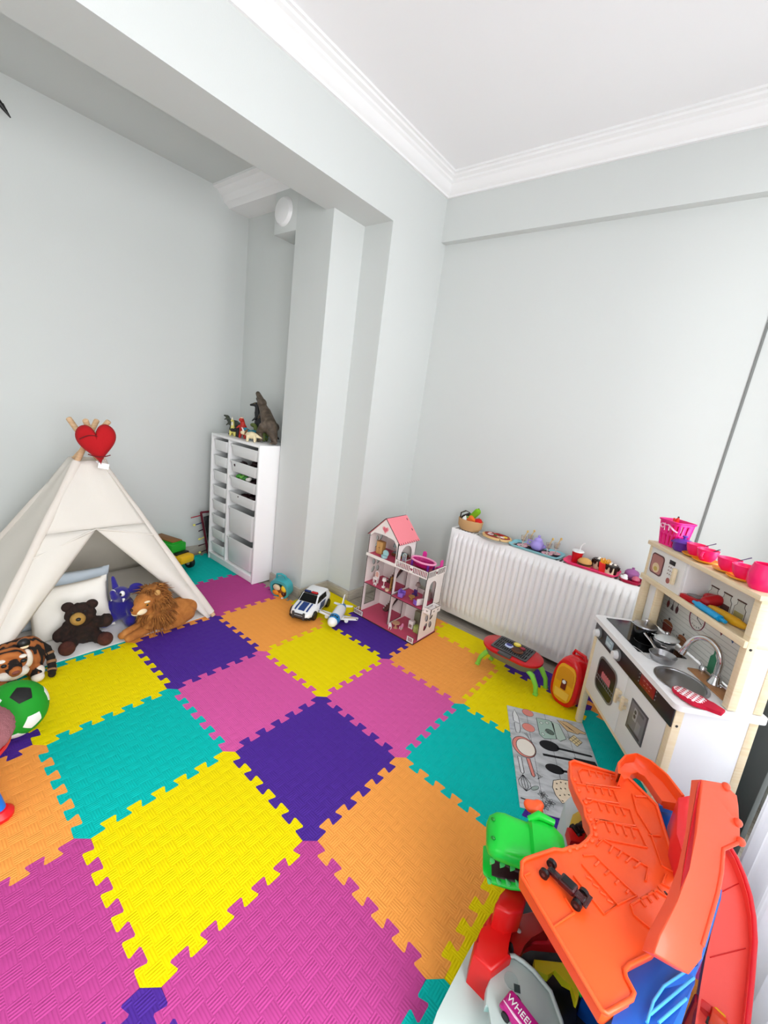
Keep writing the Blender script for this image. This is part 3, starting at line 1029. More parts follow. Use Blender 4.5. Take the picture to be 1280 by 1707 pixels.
def pent(m, d, size, spin=0.0, n=5):
    d = Vector(d).normalized()
    x = d.cross(Vector((0, 0, 1))).normalized()
    y = d.cross(x)
    ring = []
    for k in range(n):
        a = spin + 2 * PI * k / n
        ring.append((math.cos(a) * size, math.sin(a) * size))
    vs, fs = [Vector((0, 0, BR_)) + d * BR_ * 1.012], []
    sub = 8
    R = 3
    cnt = 0
    loops = []
    for r in range(1, R + 1):
        lp = []
        for k in range(n):
            a, b = ring[k], ring[(k + 1) % n]
            for s in range(sub):
                t = s / sub
                px, py = (a[0] + (b[0] - a[0]) * t) * r / R, (a[1] + (b[1] - a[1]) * t) * r / R
                q = (d + x * px + y * py).normalized()
                vs.append(Vector((0, 0, BR_)) + q * BR_ * (1.012 if r < R else 1.008))
                lp.append(len(vs) - 1)
        loops.append(lp)
    # skirt into the ball
    lp = []
    for i in loops[-1]:
        vs.append(Vector((0, 0, BR_)) + (vs[i] - Vector((0, 0, BR_))) * 0.985)
        lp.append(len(vs) - 1)
    loops.append(lp)
    N = n * sub
    for k in range(N):
        fs.append((0, loops[0][k], loops[0][(k + 1) % N]))
    for r in range(len(loops) - 1):
        for k in range(N):
            l = (k + 1) % N
            fs.append((loops[r][k], loops[r + 1][k], loops[r + 1][l], loops[r][l]))
    m.add(vs, fs)
    bmesh.ops.recalc_face_normals(m.bm, faces=list(m.bm.faces))


for d, s, mt, sp, nm in (((0.50, 0.16, 0.85), 0.36, BLACK, 0.9, 'black_patch'), ((0.90, 0.33, -0.12), 0.34, WHITE, 0.2, 'white_patch'), ((0.82, -0.42, 0.36), 0.27, mat('yellow_cloth', '#f5e23a', 0.7), 0.5, 'yellow_patch'),
                      ((0.72, -0.2, -0.66), 0.34, WHITE, 0.5, 'white_patch'), ((0.30, -0.62, 0.72), 0.3, WHITE, 0.1, 'white_patch'), ((0.1, 0.98, 0.25), 0.34, WHITE, 0.3, 'white_patch')):
    m = MB(); pent(m, d, s, sp); m.build(nm, mt, bl, 80)
st = thing('child_stool', 'round stool with fuzzy mauve seat and blue legs at the left edge', 'stool', (-0.425, -1.235, 0.0))
m = MB(); m.blob([('e', (0, 0, 0.215), (0.165, 0.165, 0.055))], 0.008, 2, 0.004, 120); m.build('seat_cushion', mat('mauve_fleece', '#a86a70', 0.95, bump=1.0, scale=420, var=0.3), st, 80)
m = MB(); m.lathe([(0.0, 0.16), (0.14, 0.16), (0.15, 0.17), (0.15, 0.185), (0.0, 0.185)], seg=32); m.build('seat_base', mat('red_plastic', '#e0141c', 0.35), st)
for a in (0.416, 0.416 + PI * 2 / 3, 0.416 - PI * 2 / 3):
    c, s = math.cos(a), math.sin(a)
    m = MB(); m.cyl((c * 0.12, s * 0.12, 0.17), (c * 0.2, s * 0.2, 0.012), 0.02, 0.022, 16); lg = m.build('leg', mat('blue_plastic', '#1d6fd0', 0.35), st)
    m = MB(); m.lathe([(0.0, 0.0), (0.03, 0.0), (0.036, 0.008), (0.036, 0.018), (0.03, 0.026), (0.022, 0.034), (0.0, 0.034)], (c * 0.2, s * 0.2, 0), 24); m.build('foot', mat('red_plastic', '#e0141c', 0.35), lg)
# ------------------------------------------------------------------ white drawer unit in the alcove
X0, X1, Y0, Y1, HC = -1.925, -1.268, 0.432, 0.745, 1.052
unit = thing('drawer_unit', 'tall white storage unit with two columns of plastic drawers in the alcove', 'storage unit', ((X0 + X1) / 2, (Y0 + Y1) / 2, 0.0))
W_, D_ = X1 - X0, Y1 - Y0
m = MB()
T = 0.018
m.box((-W_ / 2 + T / 2, 0, HC / 2), (T, D_, HC), 0.002)
m.box((W_ / 2 - T / 2, 0, HC / 2), (T, D_, HC), 0.002)
m.box((0, 0, HC - T / 2), (W_ - 2 * T, D_, T), 0.001)
m.box((0, 0, 0.05), (W_ - 2 * T, D_, T), 0.001)
m.box((0, D_ / 2 - 0.004, HC / 2), (W_ - 2 * T, 0.006, HC - T), 0.0)
DX = -W_ / 2 + 0.25
m.box((DX, 0.0, HC / 2 + 0.02), (T, D_ - 0.01, HC - 0.08), 0.001)
m.box((0, -D_ / 2 + 0.012, 0.022), (W_ - 2 * T, 0.012, 0.04), 0.001)
m.build('cabinet', WHITE, unit)
BIN = mat('white_bin', '#e9ebea', 0.35)


def bin_mesh(w, d, h):
    """open tub with tapered rounded body and a projecting rim"""
    m = MB()
    def ring(ww, dd, r, z):
        return [(x, y, z) for x, y in rrect(-ww / 2, -dd / 2, ww / 2, dd / 2, r, 5)]
    tp = 0.82
    loops = [ring(w * tp, d * 0.9, 0.02, 0.0), ring(w * tp + 0.012, d * 0.9 + 0.01, 0.025, 0.006), ring(w * 0.93, d * 0.97, 0.03, h - 0.014), ring(w * 0.93, d * 0.97, 0.03, h - 0.012),
             ring(w, d, 0.03, h - 0.011), ring(w, d, 0.03, h), ring(w * 0.93 - 0.006, d * 0.97 - 0.006, 0.028, h - 0.001), ring(w * tp - 0.004, d * 0.9 - 0.004, 0.02, 0.005)]
    n = len(loops[0])
    vs = [v for l in loops for v in l]
    fs = []
    for i in range(len(loops) - 1):
        for k in range(n):
            l = (k + 1) % n
            fs.append((i * n + k, i * n + l, (i + 1) * n + l, (i + 1) * n + k))
    fs.append(tuple(reversed(range(n))))
    fs.append(tuple((len(loops) - 1) * n + k for k in range(n)))
    m.add(vs, fs)
    return m


slot = (HC - T - 0.062) / 8
lx0, lx1 = -W_ / 2 + T, DX - T / 2
rx0, rx1 = DX + T / 2, W_ / 2 - T
zt = HC - T
bd = D_ - 0.03
first = None
for k in range(8):
    z = zt - k * slot - 0.024 - 0.083
    if first is None:
        first = bin_mesh(lx1 - lx0 - 0.004, bd, 0.083).build('drawer', BIN, unit, 40)
        o = first
    else:
        o = first.copy(); COL.objects.link(o)
    o.location = ((lx0 + lx1) / 2, -0.014, z)
DARKFILL = ramp_mat('mixed_dark_toys', [(0.3, '#160a0c'), (0.55, '#3a0f16'), (0.8, '#1a1a1c')], 'noise', 30, 0.5, 0.2, (1, 1, 1), 1)
f2 = f3 = None
for k in range(6):
    if k < 4:
        h, z = 0.083, zt - k * slot - 0.024 - 0.083
    else:
        h = 0.205
        z = zt - 4 * slot - (k - 4) * 2 * slot - 0.026 - h
    src = f2 if k < 4 else f3
    if src is None:
        o = bin_mesh(rx1 - rx0 - 0.004, bd, h).build('drawer', BIN, unit, 40)
        if k < 4:
            f2 = o
        else:
            f3 = o
    else:
        o = src.copy(); COL.objects.link(o)
    o.location = ((rx0 + rx1) / 2, -0.014, z)
    wx, wy, wz = unit.location.x + (rx0 + rx1) / 2, unit.location.y - 0.014, z
    if k in (1, 2, 3):
        m = MB(); rr = random.Random(k)
        for q in range(26):
            m.box((rr.uniform(-0.13, 0.13), rr.uniform(-0.12, 0.12), h - 0.035 + rr.uniform(-0.01, 0.014)), (rr.uniform(0.03, 0.06), rr.uniform(0.03, 0.05), 0.02), 0.004, rot=(rr.uniform(-.4, .4), rr.uniform(-.4, .4), rr.uniform(0, 3)))
        m.box((0, 0, h - 0.05), (0.28, 0.24, 0.02), 0.004)
        o = m.build('toy_pieces', DARKFILL, None, 40, (wx, wy, wz))
        tag(o, 'dark red jumble of toy pieces in the ' + ('second', 'third', 'fourth')[k - 1] + ' wide drawer from the top', 'toy pieces', None, 'stuff')
    if k == 2:
        for q, (x, y, c, nm) in enumerate(((-0.09, -0.11, '#3f8f2c', 'green'), (-0.05, -0.105, '#6fb345', 'light green'), (-0.005, -0.11, '#2f7a2a', 'dark green'), (0.04, -0.11, '#d8d4cc', 'white'))):
            m = MB(); m.blob([('e', (0, 0, 0), (0.022, 0.02, 0.016)), ('e', (0.012, 0.006, 0.01), (0.012, 0.014, 0.012))], 0.004, 2)
            o = m.build('toy_block', mat('block_' + nm.replace(' ', '_'), c, 0.5), None, 60, (wx + x, wy + y, wz + h + 0.006))
            tag(o, nm + ' toy piece heaped at the front of the third wide drawer', 'toy')

# ------------------------------------------------------------------ toy dinosaurs on top
ZT = HC + 0.001
SKB = ramp_mat('brown_dino_skin', [(0.25, '#2a221a'), (0.5, '#54473a'), (0.8, '#75685a')], 'noise', 22, 0.6, 0.6, (1, 1, 1), 2, 120)
SKG = ramp_mat('grey_green_dino_skin', [(0.25, '#1c201a'), (0.55, '#3c4336'), (0.85, '#6d705c')], 'noise', 22, 0.6, 0.6, (1, 1, 1), 2, 120)
SKD = ramp_mat('black_dino_skin', [(0.3, '#0b0c0d'), (0.7, '#26282a')], 'noise', 25, 0.55, 0.5, (1, 1, 1), 2, 120)


def dino(name, label, shapes, mt, loc, rz, vox=0.0045, extras=(), group='toy dinosaurs on the drawer unit'):
    t = thing(name, label, 'toy dinosaur', loc, rz, group)
    m = MB(); m.blob(shapes, vox, 3); m.build('body', mt, t, 80)
    for nm, fn, mm in extras:
        m = MB(); fn(m); m.build(nm, mm, t, 60)
    return t


dino('tyrannosaurus', 'largest toy dinosaur, brown and rearing with its snout raised', [
    ('e', (0, 0, 0.13), (0.062, 0.05, 0.075), (0, 0.6, 0)), ('c', (0.01, 0, 0.14), 0.055, (0.07, 0, 0.215), 0.042), ('c', (0.07, 0, 0.215), 0.04, (0.125, 0, 0.262), 0.03), ('e', (0.135, 0, 0.28), (0.042, 0.034, 0.036)),
    ('c', (0.145, 0, 0.295), 0.026, (0.205, 0, 0.345), 0.018), ('c', (0.16, 0, 0.272), 0.015, (0.212, 0, 0.308), 0.011),
    ('c', (-0.02, 0, 0.12), 0.05, (-0.075, 0, 0.055), 0.028), ('c', (-0.075, 0, 0.055), 0.028, (-0.12, 0.01, 0.018), 0.014), ('c', (-0.12, 0.01, 0.018), 0.014, (-0.13, 0.06, 0.012), 0.006),
    ('c', (0.0, 0.045, 0.12), 0.034, (0.045, 0.055, 0.07), 0.024), ('c', (0.045, 0.055, 0.07), 0.02, (0.005, 0.055, 0.03), 0.014), ('c', (0.005, 0.055, 0.025), 0.014, (0.045, 0.06, 0.012), 0.013),
    ('c', (0.0, -0.045, 0.12), 0.034, (0.045, -0.055, 0.07), 0.024), ('c', (0.045, -0.055, 0.07), 0.02, (0.005, -0.055, 0.03), 0.014), ('c', (0.005, -0.055, 0.025), 0.014, (0.045, -0.06, 0.012), 0.013),
    ('c', (0.085, 0.03, 0.2), 0.012, (0.11, 0.035, 0.17), 0.007), ('c', (0.085, -0.03, 0.2), 0.012, (0.11, -0.035, 0.17), 0.007)], SKB, (-1.41, 0.60, ZT), PI - 0.12, 0.005,
    (('eye', lambda m: m.ell((0.150, 0.024, 0.288), 0.005), BLACK),))
dino('theropod', 'grey-green toy dinosaur with open jaws, leftmost on the unit', [
    ('c', (-0.02, 0, 0.085), 0.032, (0.045, 0, 0.092), 0.026), ('c', (0.045, 0, 0.092), 0.022, (0.085, 0, 0.115), 0.016), ('e', (0.095, 0, 0.128), (0.02, 0.015, 0.016)), ('c', (0.1, 0, 0.135), 0.011, (0.14, 0, 0.137), 0.007), ('c', (0.1, 0, 0.118), 0.008, (0.135, 0, 0.108), 0.005),
    ('c', (-0.03, 0, 0.085), 0.026, (-0.1, 0, 0.09), 0.013), ('c', (-0.1, 0, 0.09), 0.013, (-0.15, 0.01, 0.1), 0.005),
    ('c', (-0.01, 0.022, 0.075), 0.02, (0.005, 0.028, 0.04), 0.013), ('c', (0.005, 0.028, 0.04), 0.011, (-0.01, 0.03, 0.012), 0.008), ('c', (-0.01, 0.03, 0.008), 0.008, (0.022, 0.032, 0.006), 0.007),
    ('c', (-0.01, -0.022, 0.075), 0.02, (-0.02, -0.028, 0.04), 0.013), ('c', (-0.02, -0.028, 0.04), 0.011, (-0.035, -0.03, 0.012), 0.008), ('c', (-0.035, -0.03, 0.008), 0.008, (0.0, -0.032, 0.006), 0.007),
    ('c', (0.055, 0.018, 0.085), 0.008, (0.08, 0.02, 0.068), 0.004), ('c', (0.055, -0.018, 0.085), 0.008, (0.085, -0.02, 0.072), 0.004)], SKG, (-1.83, 0.57, ZT), PI + 0.05, 0.004, (('eye', lambda m: m.ell((0.103, 0.013, 0.134), 0.003), BLACK),))
dino('theropod', 'tall black toy dinosaur standing just behind the brown one', [
    ('e', (0, 0, 0.12), (0.05, 0.045, 0.06), (0, 0.5, 0)), ('c', (0.01, 0, 0.14), 0.04, (0.03, 0, 0.2), 0.026), ('c', (0.03, 0, 0.2), 0.024, (0.035, 0, 0.245), 0.019), ('e', (0.045, 0, 0.262), (0.026, 0.02, 0.018)), ('c', (0.05, 0, 0.262), 0.014, (0.085, 0, 0.255), 0.009),
    ('c', (-0.02, 0, 0.11), 0.036, (-0.09, 0, 0.05), 0.016), ('c', (-0.09, 0, 0.05), 0.016, (-0.14, 0, 0.02), 0.007),
    ('c', (0.0, 0.035, 0.1), 0.026, (0.02, 0.04, 0.05), 0.016), ('c', (0.02, 0.04, 0.05), 0.014, (0.0, 0.04, 0.012), 0.011), ('c', (0.0, 0.04, 0.01), 0.01, (0.035, 0.042, 0.008), 0.009),
    ('c', (0.0, -0.035, 0.1), 0.026, (0.02, -0.04, 0.05), 0.016), ('c', (0.02, -0.04, 0.05), 0.014, (0.0, -0.04, 0.012), 0.011), ('c', (0.0, -0.04, 0.01), 0.01, (0.035, -0.042, 0.008), 0.009),
    ('c', (0.035, 0.03, 0.17), 0.01, (0.065, 0.04, 0.14), 0.006), ('c', (0.035, -0.03, 0.17), 0.01, (0.065, -0.04, 0.14), 0.006)], SKD, (-1.60, 0.66, ZT), PI + 0.9, 0.005, (('eye', lambda m: m.ell((0.055, 0.016, 0.27), 0.0035), mat('dull_yellow_eye', '#a08a3a', 0.4)),))


def quad(s, neck=(0.05, 0.03), head=0.016, tail=0.06):
    nx, nz = neck
    return [('e', (0, 0, 0.05 * s), (0.04 * s, 0.026 * s, 0.028 * s)), ('c', (0.03 * s, 0, 0.055 * s), 0.018 * s, (nx * s, 0, (0.055 + nz) * s), 0.011 * s), ('e', ((nx + 0.012) * s, 0, (0.058 + nz) * s), (head * s * 1.3, head * s * 0.85, head * s * 0.9)),
            ('c', (-0.03 * s, 0, 0.05 * s), 0.018 * s, (-(0.035 + tail) * s, 0, 0.035 * s), 0.004 * s)] + \
           [('c', (x * s, y * s, 0.045 * s), 0.013 * s, (x * s * 1.1, y * s * 1.1, 0.008 * s), 0.009 * s) for x in (-0.024, 0.026) for y in (-0.018, 0.018)]


dino('long_neck_dinosaur', 'small pale yellow toy dinosaur with a raised white neck', quad(0.9, (0.032, 0.075), 0.013), mat('pale_yellow_toy', '#e6dd7a', 0.5), (-1.755, 0.525, ZT), -1.0, 0.0035, (('crest', lambda m: m.cyl((0.034, 0, 0.085), (0.04, 0, 0.145), 0.009, 0.004, 10), mat('ivory_toy', '#efe9d4', 0.5)),))
dino('stegosaurus', 'small black toy dinosaur between the yellow and the red one', quad(1.05, (0.05, -0.01), 0.014) + [('c', (0.0, 0, 0.07), 0.02, (0.0, 0, 0.105), 0.012)], SKD, (-1.70, 0.55, ZT), -1.9, 0.0035)
dino('theropod', 'small red toy dinosaur standing upright facing the room', [
    ('e', (0, 0, 0.07), (0.028, 0.03, 0.042)), ('c', (0.005, 0, 0.1), 0.02, (0.012, 0, 0.128), 0.016), ('e', (0.022, 0, 0.14), (0.022, 0.016, 0.015)), ('c', (-0.015, 0, 0.06), 0.018, (-0.07, 0, 0.02), 0.006),
    ('c', (0, 0.02, 0.05), 0.015, (0.006, 0.026, 0.01), 0.010), ('c', (0, -0.02, 0.05), 0.015, (0.006, -0.026, 0.01), 0.010), ('c', (0.015, 0.026, 0.095), 0.007, (0.035, 0.03, 0.078), 0.005), ('c', (0.015, -0.026, 0.095), 0.007, (0.035, -0.03, 0.078), 0.005)],
    mat('red_dino_toy', '#b5261b', 0.5, var=0.3, scale=30), (-1.615, 0.515, ZT), -1.35, 0.0035, (('crest', lambda m: m.ell((0.02, 0, 0.155), (0.016, 0.014, 0.005)), mat('pale_crest', '#e8c4a8', 0.5)),))
dino('long_neck_dinosaur', 'small teal-blue toy dinosaur right of the red one', quad(1.0, (0.05, 0.02), 0.014), mat('teal_dino_toy', '#1f7f93', 0.5, var=0.3, scale=40), (-1.535, 0.555, ZT), -2.2, 0.0035)
dino('long_neck_dinosaur', 'small olive-green toy dinosaur behind the teal one', quad(1.25, (0.045, 0.03), 0.014), mat('olive_dino_toy', '#5f7034', 0.55, var=0.3, scale=40), (-1.525, 0.615, ZT), -2.6, 0.0035)
dino('triceratops', 'small cream toy dinosaur with brown neck frill at the front edge', quad(0.95, (0.05, 0.005), 0.018, 0.04), mat('cream_dino_toy', '#e3d3ac', 0.5, var=0.15, scale=40), (-1.455, 0.485, ZT), -2.3, 0.0035,
     (('frill', lambda m: m.ell((0.04, 0, 0.068), (0.007, 0.026, 0.024), (0, -0.4, 0)), mat('brown_frill', '#7a5434', 0.5)), ('horn', lambda m: m.cyl((0.058, 0.01, 0.07), (0.072, 0.014, 0.098), 0.004, 0.0008, 8), PLAST_W), ('horn', lambda m: m.cyl((0.058, -0.01, 0.07), (0.072, -0.014, 0.098), 0.004, 0.0008, 8), PLAST_W)))

# ------------------------------------------------------------------ dark red bead frame leaning beside the drawer unit
MAR = mat('maroon_paint', '#5d1224', 0.45)
fr = thing('bead_frame', 'dark red frame with protruding coloured rods beside the drawer unit', 'toy', (-1.985, 0.44, FZ))
for z, y0 in ((0.0, 0.06), (0.41, -0.04)):
    pass
m = MB(); m.cyl((0, 0.03, 0.004), (0.015, -0.055, 0.40), 0.009, None, 10); m.cyl((0, 0.27, 0.004), (0.015, 0.19, 0.40), 0.009, None, 10); m.cyl((0.015, -0.055, 0.40), (0.015, 0.19, 0.40), 0.009, None, 10); m.cyl((0, 0.02, 0.05), (0, 0.26, 0.05), 0.008, None, 10); m.build('frame', MAR, fr)
m = MB(); m.box((0.012, 0.1, 0.22), (0.006, 0.2, 0.32), 0.001, rot=(0.2, 0, 0)); m.build('black_panel', BLACK, fr)
for k, (z, c, ln) in enumerate(((0.37, '#a3122c', 0.085), (0.305, '#1f2f63', 0.06), (0.245, '#3b1b30', 0.045), (0.175, '#d9cf74', 0.04), (0.115, '#3b1822', 0.07), (0.055, '#2a2a2e', 0.06))):
    y = 0.03 - 0.085 * z / 0.40
    m = MB(); m.cyl((0.0, y, z), (0.01, y - ln, z - 0.008), 0.0045, None, 8); r_ = m.build('rod', mat('rod_' + c[1:], c, 0.45), fr)
    if k in (1, 3, 5):
        m = MB(); m.ell((0.012, y - ln - 0.012, z - 0.008), (0.009, 0.012, 0.009)); m.build('bead', mat('yellow_bead', '#e3dd72', 0.45), r_)

# ------------------------------------------------------------------ green and yellow truck behind the tent
tr = thing('toy_truck', 'green and yellow toy truck half hidden behind the tent', 'toy truck', (-1.89, 0.115, 0.0), 0.3)
YT, GT = mat('yellow_truck', '#eab914', 0.4), mat('green_truck', '#1fa32a', 0.4)
m = MB(); m.box((-0.05, 0, 0.165), (0.26, 0.135, 0.085), 0.01); m.box((-0.05, 0, 0.212), (0.22, 0.1, 0.012), 0.004); m.build('cargo_box', GT, tr)
m = MB(); m.box((-0.05, 0.0, 0.222), (0.22, 0.09, 0.006), 0.002); m.build('lid', mat('brown_lid', '#8a5a22', 0.5), tr)
m = MB(); m.box((0.0, 0, 0.095), (0.34, 0.125, 0.05), 0.012); m.box((0.125, 0, 0.105), (0.1, 0.13, 0.06), 0.02); m.build('chassis', YT, tr)
m = MB(); m.box((0.09, 0, 0.135), (0.06, 0.115, 0.02), 0.004); m.build('windscreen', BLACK, tr)
for x in (-0.12, 0.115):
    for y in (-0.068, 0.068):
        m = MB(); m.lathe([(0.02, -0.018), (0.04, -0.018), (0.046, -0.012), (0.046, 0.012), (0.04, 0.018), (0.02, 0.018)], seg=24, M=TR(x, y, 0.046) @ RX(PI / 2)); wh = m.build('wheel', BLACK, tr)
        m = MB(); m.cyl((x, y - 0.019, 0.046), (x, y + 0.019, 0.046), 0.02, None, 16); m.build('hub', mat('grey_hub', '#9a9a98', 0.5), wh)

# ------------------------------------------------------------------ teal play case with yellow and orange figures
TEAL = mat('teal_plastic', '#3fa4ac', 0.35)
bp = thing('toy_backpack', 'small teal toy backpack with orange and yellow front by the pillar', 'toy', (-1.0, 0.515, 0.0), 0, None, (0.0, 0.0, 0.35))
# local: x width, z height, front towards -y
outer = rrect(-0.075, 0.0, 0.075, 0.15, 0.06, 8)
inner = rrect(-0.06, 0.012, 0.06, 0.125, 0.05, 8)
MX = TR(0, 0.0, 0.0) @ RX(PI / 2 + 0.22)
m = MB(); m.plate(outer, [inner], -0.02, 0.04, MX); m.plate(outer, [], -0.026, -0.02, MX); m.build('shell', TEAL, bp)
m = MB(); m.tube([MX @ Vector(p) for p in ((-0.04, 0.145, 0.0), (-0.035, 0.175, 0.0), (0, 0.185, 0.0), (0.035, 0.175, 0.0), (0.04, 0.145, 0.0))], 0.008, 10); m.build('handle', TEAL, bp)
for nm, c, r, col in (('brown_panel', (0.0, 0.045, 0.02), (0.056, 0.034, 0.022), '#7a3f12'), ('orange_pouch', (-0.03, 0.04, 0.036), (0.03, 0.022, 0.014), '#e08a1e'), ('orange_pouch', (0.015, 0.03, 0.04), (0.022, 0.02, 0.014), '#e79a28'),
                      ('yellow_pouch', (0.035, 0.085, 0.03), (0.022, 0.03, 0.014), '#eccb35'), ('cream_patch', (-0.022, 0.086, 0.035), (0.03, 0.026, 0.014), '#d9c9a8'), ('dark_patch', (0.03, 0.04, 0.036), (0.018, 0.02, 0.014), '#4a1f10')):
    m = MB(); m.ell((0, 0, 0), r, None, 16, 10); o = m.build(nm, mat('bp_' + nm, col, 0.45), bp, 60); o.matrix_local = MX @ TR(*c)
m = MB(); m.lathe([(0.0, 0.0), (0.008, 0.0), (0.008, 0.006), (0.0, 0.006)], (0.03, -0.055, 0.004), 14); m.build('foot_stud', PLAST_W, bp)

# ------------------------------------------------------------------ white police car
pc = thing('police_car', 'white toy police car with dark blue bonnet stripes by the pillar', 'toy car', (-0.705, 0.528, 0.0), math.atan2(-0.92, 0.39))
WCAR = mat('white_car_paint', '#f2f3f5', 0.2, coat=0.5)
BLU = mat('dark_blue_decal', '#123a7c', 0.3)
GLS = mat('black_glass', '#08090b', 0.12)
m = MB()
# body loft: cross-sections along x
secs = [(-0.172, 0.058, 0.038, 0.085), (-0.165, 0.07, 0.03, 0.092), (-0.09, 0.082, 0.026, 0.095), (0.0, 0.083, 0.025, 0.09), (0.07, 0.083, 0.025, 0.086), (0.13, 0.08, 0.026, 0.074), (0.165, 0.066, 0.03, 0.062), (0.178, 0.05, 0.034, 0.052)]
vs, fs = [], []
for (x, hw, zb, zt_) in secs:
    zm = zb + (zt_ - zb) * 0.55
    for (y, z) in ((-hw * 0.9, zb), (-hw, zb + 0.008), (-hw * 1.0, zm), (-hw * 0.93, zt_ - 0.006), (-hw * 0.8, zt_), (0, zt_ + 0.004), (hw * 0.8, zt_), (hw * 0.93, zt_ - 0.006), (hw, zm), (hw, zb + 0.008), (hw * 0.9, zb)):
        vs.append((x, y, z))
n = 11
for i in range(len(secs) - 1):
    for k in range(n):
        l = (k + 1) % n
        fs.append((i * n + k, (i + 1) * n + k, (i + 1) * n + l, i * n + l))
fs.append(tuple(range(n))); fs.append(tuple(reversed(range((len(secs) - 1) * n, len(secs) * n))))
m.add(vs, fs); bmesh.ops.recalc_face_normals(m.bm, faces=list(m.bm.faces))
m.build('body', WCAR, pc, 50)
m = MB()
cab = [(-0.15, 0.07, 0.09), (-0.13, 0.064, 0.128), (-0.03, 0.062, 0.136), (0.02, 0.06, 0.13), (0.065, 0.068, 0.088)]
vs, fs = [], []
for (x, hw, z) in cab:
    vs += [(x, -hw, z - 0.004), (x, -hw * 0.9, z), (x, hw * 0.9, z), (x, hw, z - 0.004), (x, hw + 0.006, 0.082), (x, -hw - 0.006, 0.082)]
for i in range(4):
    for k in range(6):
        l = (k + 1) % 6
        fs.append((i * 6 + k, (i + 1) * 6 + k, (i + 1) * 6 + l, i * 6 + l))
fs.append(tuple(range(6))); fs.append(tuple(reversed(range(24, 30))))
m.add(vs, fs); bmesh.ops.recalc_face_normals(m.bm, faces=list(m.bm.faces)); m.build('cabin', WCAR, pc, 40)
m = MB(); m.add([(0.022, -0.052, 0.132), (0.022, 0.052, 0.132), (0.066, 0.06, 0.0925), (0.066, -0.06, 0.0925), (0.02, -0.052, 0.126), (0.02, 0.052, 0.126), (0.06, 0.06, 0.088), (0.06, -0.06, 0.088)], [(0, 3, 2, 1), (4, 5, 6, 7), (0, 1, 5, 4), (2, 3, 7, 6), (0, 4, 7, 3), (1, 2, 6, 5)]); m.build('windscreen', GLS, pc)
for s in (-1, 1):
    for (a, b, c_, d) in (((0.05, 0.092), (-0.01, 0.092), (-0.01, 0.126), (0.018, 0.122)), ((-0.02, 0.092), (-0.085, 0.092), (-0.085, 0.124), (-0.02, 0.126))):
        vs = []
        for (x, z) in (a, b, c_, d):
            f = (z - 0.082) / 0.05
            yy = (0.0745 - 0.0095 * f)
            vs += [(x, s * (yy + 0.0012), z), (x, s * (yy - 0.004), z)]
        m = MB(); m.add(vs, [(0, 2, 4, 6), (7, 5, 3, 1), (0, 1, 3, 2), (2, 3, 5, 4), (4, 5, 7, 6), (6, 7, 1, 0)]); bmesh.ops.recalc_face_normals(m.bm, faces=list(m.bm.faces)); m.build('side_window', GLS, pc)
    m = MB(); m.prism([(0.045, 0.045), (0.02, 0.088), (-0.05, 0.088), (-0.03, 0.045)], 0, 0.003, Matrix(((1, 0, 0, 0), (0, 0, s, s * 0.0815), (0, 1, 0, 0), (0, 0, 0, 1)))); m.build('door_decal', BLU, pc)
for y, hw in ((0.0, 0.022), (0.042, 0.005), (-0.042, 0.005)):
    pts = [(0.07, 0.0895), (0.10, 0.084), (0.13, 0.0785), (0.152, 0.0705)]
    vs, fs = [], []
    for (x, z) in pts:
        vs += [(x, y - hw, z + 0.0022), (x, y + hw, z + 0.0022), (x, y + hw, z - 0.004), (x, y - hw, z - 0.004)]
    for i in range(3):
        for k in range(4):
            l = (k + 1) % 4
            fs.append((i * 4 + k, (i + 1) * 4 + k, (i + 1) * 4 + l, i * 4 + l))
    fs += [(3, 2, 1, 0), (12, 13, 14, 15)]
    m = MB(); m.add(vs, fs); bmesh.ops.recalc_face_normals(m.bm, faces=list(m.bm.faces)); m.build('bonnet_stripe', BLU, pc)
m = MB(); m.box((0.012, 0, 0.138), (0.02, 0.1, 0.01), 0.003); lb = m.build('light_bar', BLACK, pc)
m = MB(); m.box((0.012, 0.026, 0.145), (0.018, 0.045, 0.012), 0.004); m.build('red_light', mat('red_lens', '#c31220', 0.2), lb)
m = MB(); m.box((0.012, -0.026, 0.145), (0.018, 0.045, 0.012), 0.004); m.build('blue_light', mat('blue_lens', '#18306a', 0.2), lb)
m = MB(); m.box((0.0, 0, 0.026), (0.33, 0.155, 0.018), 0.006); m.box((0.165, 0, 0.03), (0.03, 0.125, 0.02), 0.006); m.build('chassis', BLACK, pc)
m = MB()
for y in (-0.038, 0.038):
    m.box((0.184, y, 0.047), (0.012, 0.014, 0.05), 0.003)
m.box((0.186, 0, 0.058), (0.008, 0.076, 0.01), 0.002); m.box((0.186, 0, 0.04), (0.008, 0.076, 0.01), 0.002)
m.build('push_bar', mat('dark_grey_plastic', '#3c3e42', 0.5), pc)
for x in (-0.105, 0.108):
    for y in (-0.076, 0.076):
        m = MB(); m.lathe([(0.018, -0.013), (0.028, -0.013), (0.032, -0.008), (0.032, 0.008), (0.028, 0.013), (0.018, 0.013)], seg=24, M=TR(x, y, 0.032) @ RX(PI / 2)); wh = m.build('wheel', BLACK, pc)
        m = MB()
        m.cyl((x, y - 0.0115, 0.032), (x, y + 0.0115, 0.032), 0.007, None, 12)
        for q in range(5):
            m.box((0, 0, 0), (0.024, 0.022, 0.006), 0.001, M=TR(x, y, 0.032) @ RY(q * PI / 5))
        m.build('hub', mat('silver_hub', '#c9cbcd', 0.3, 0.6), wh)

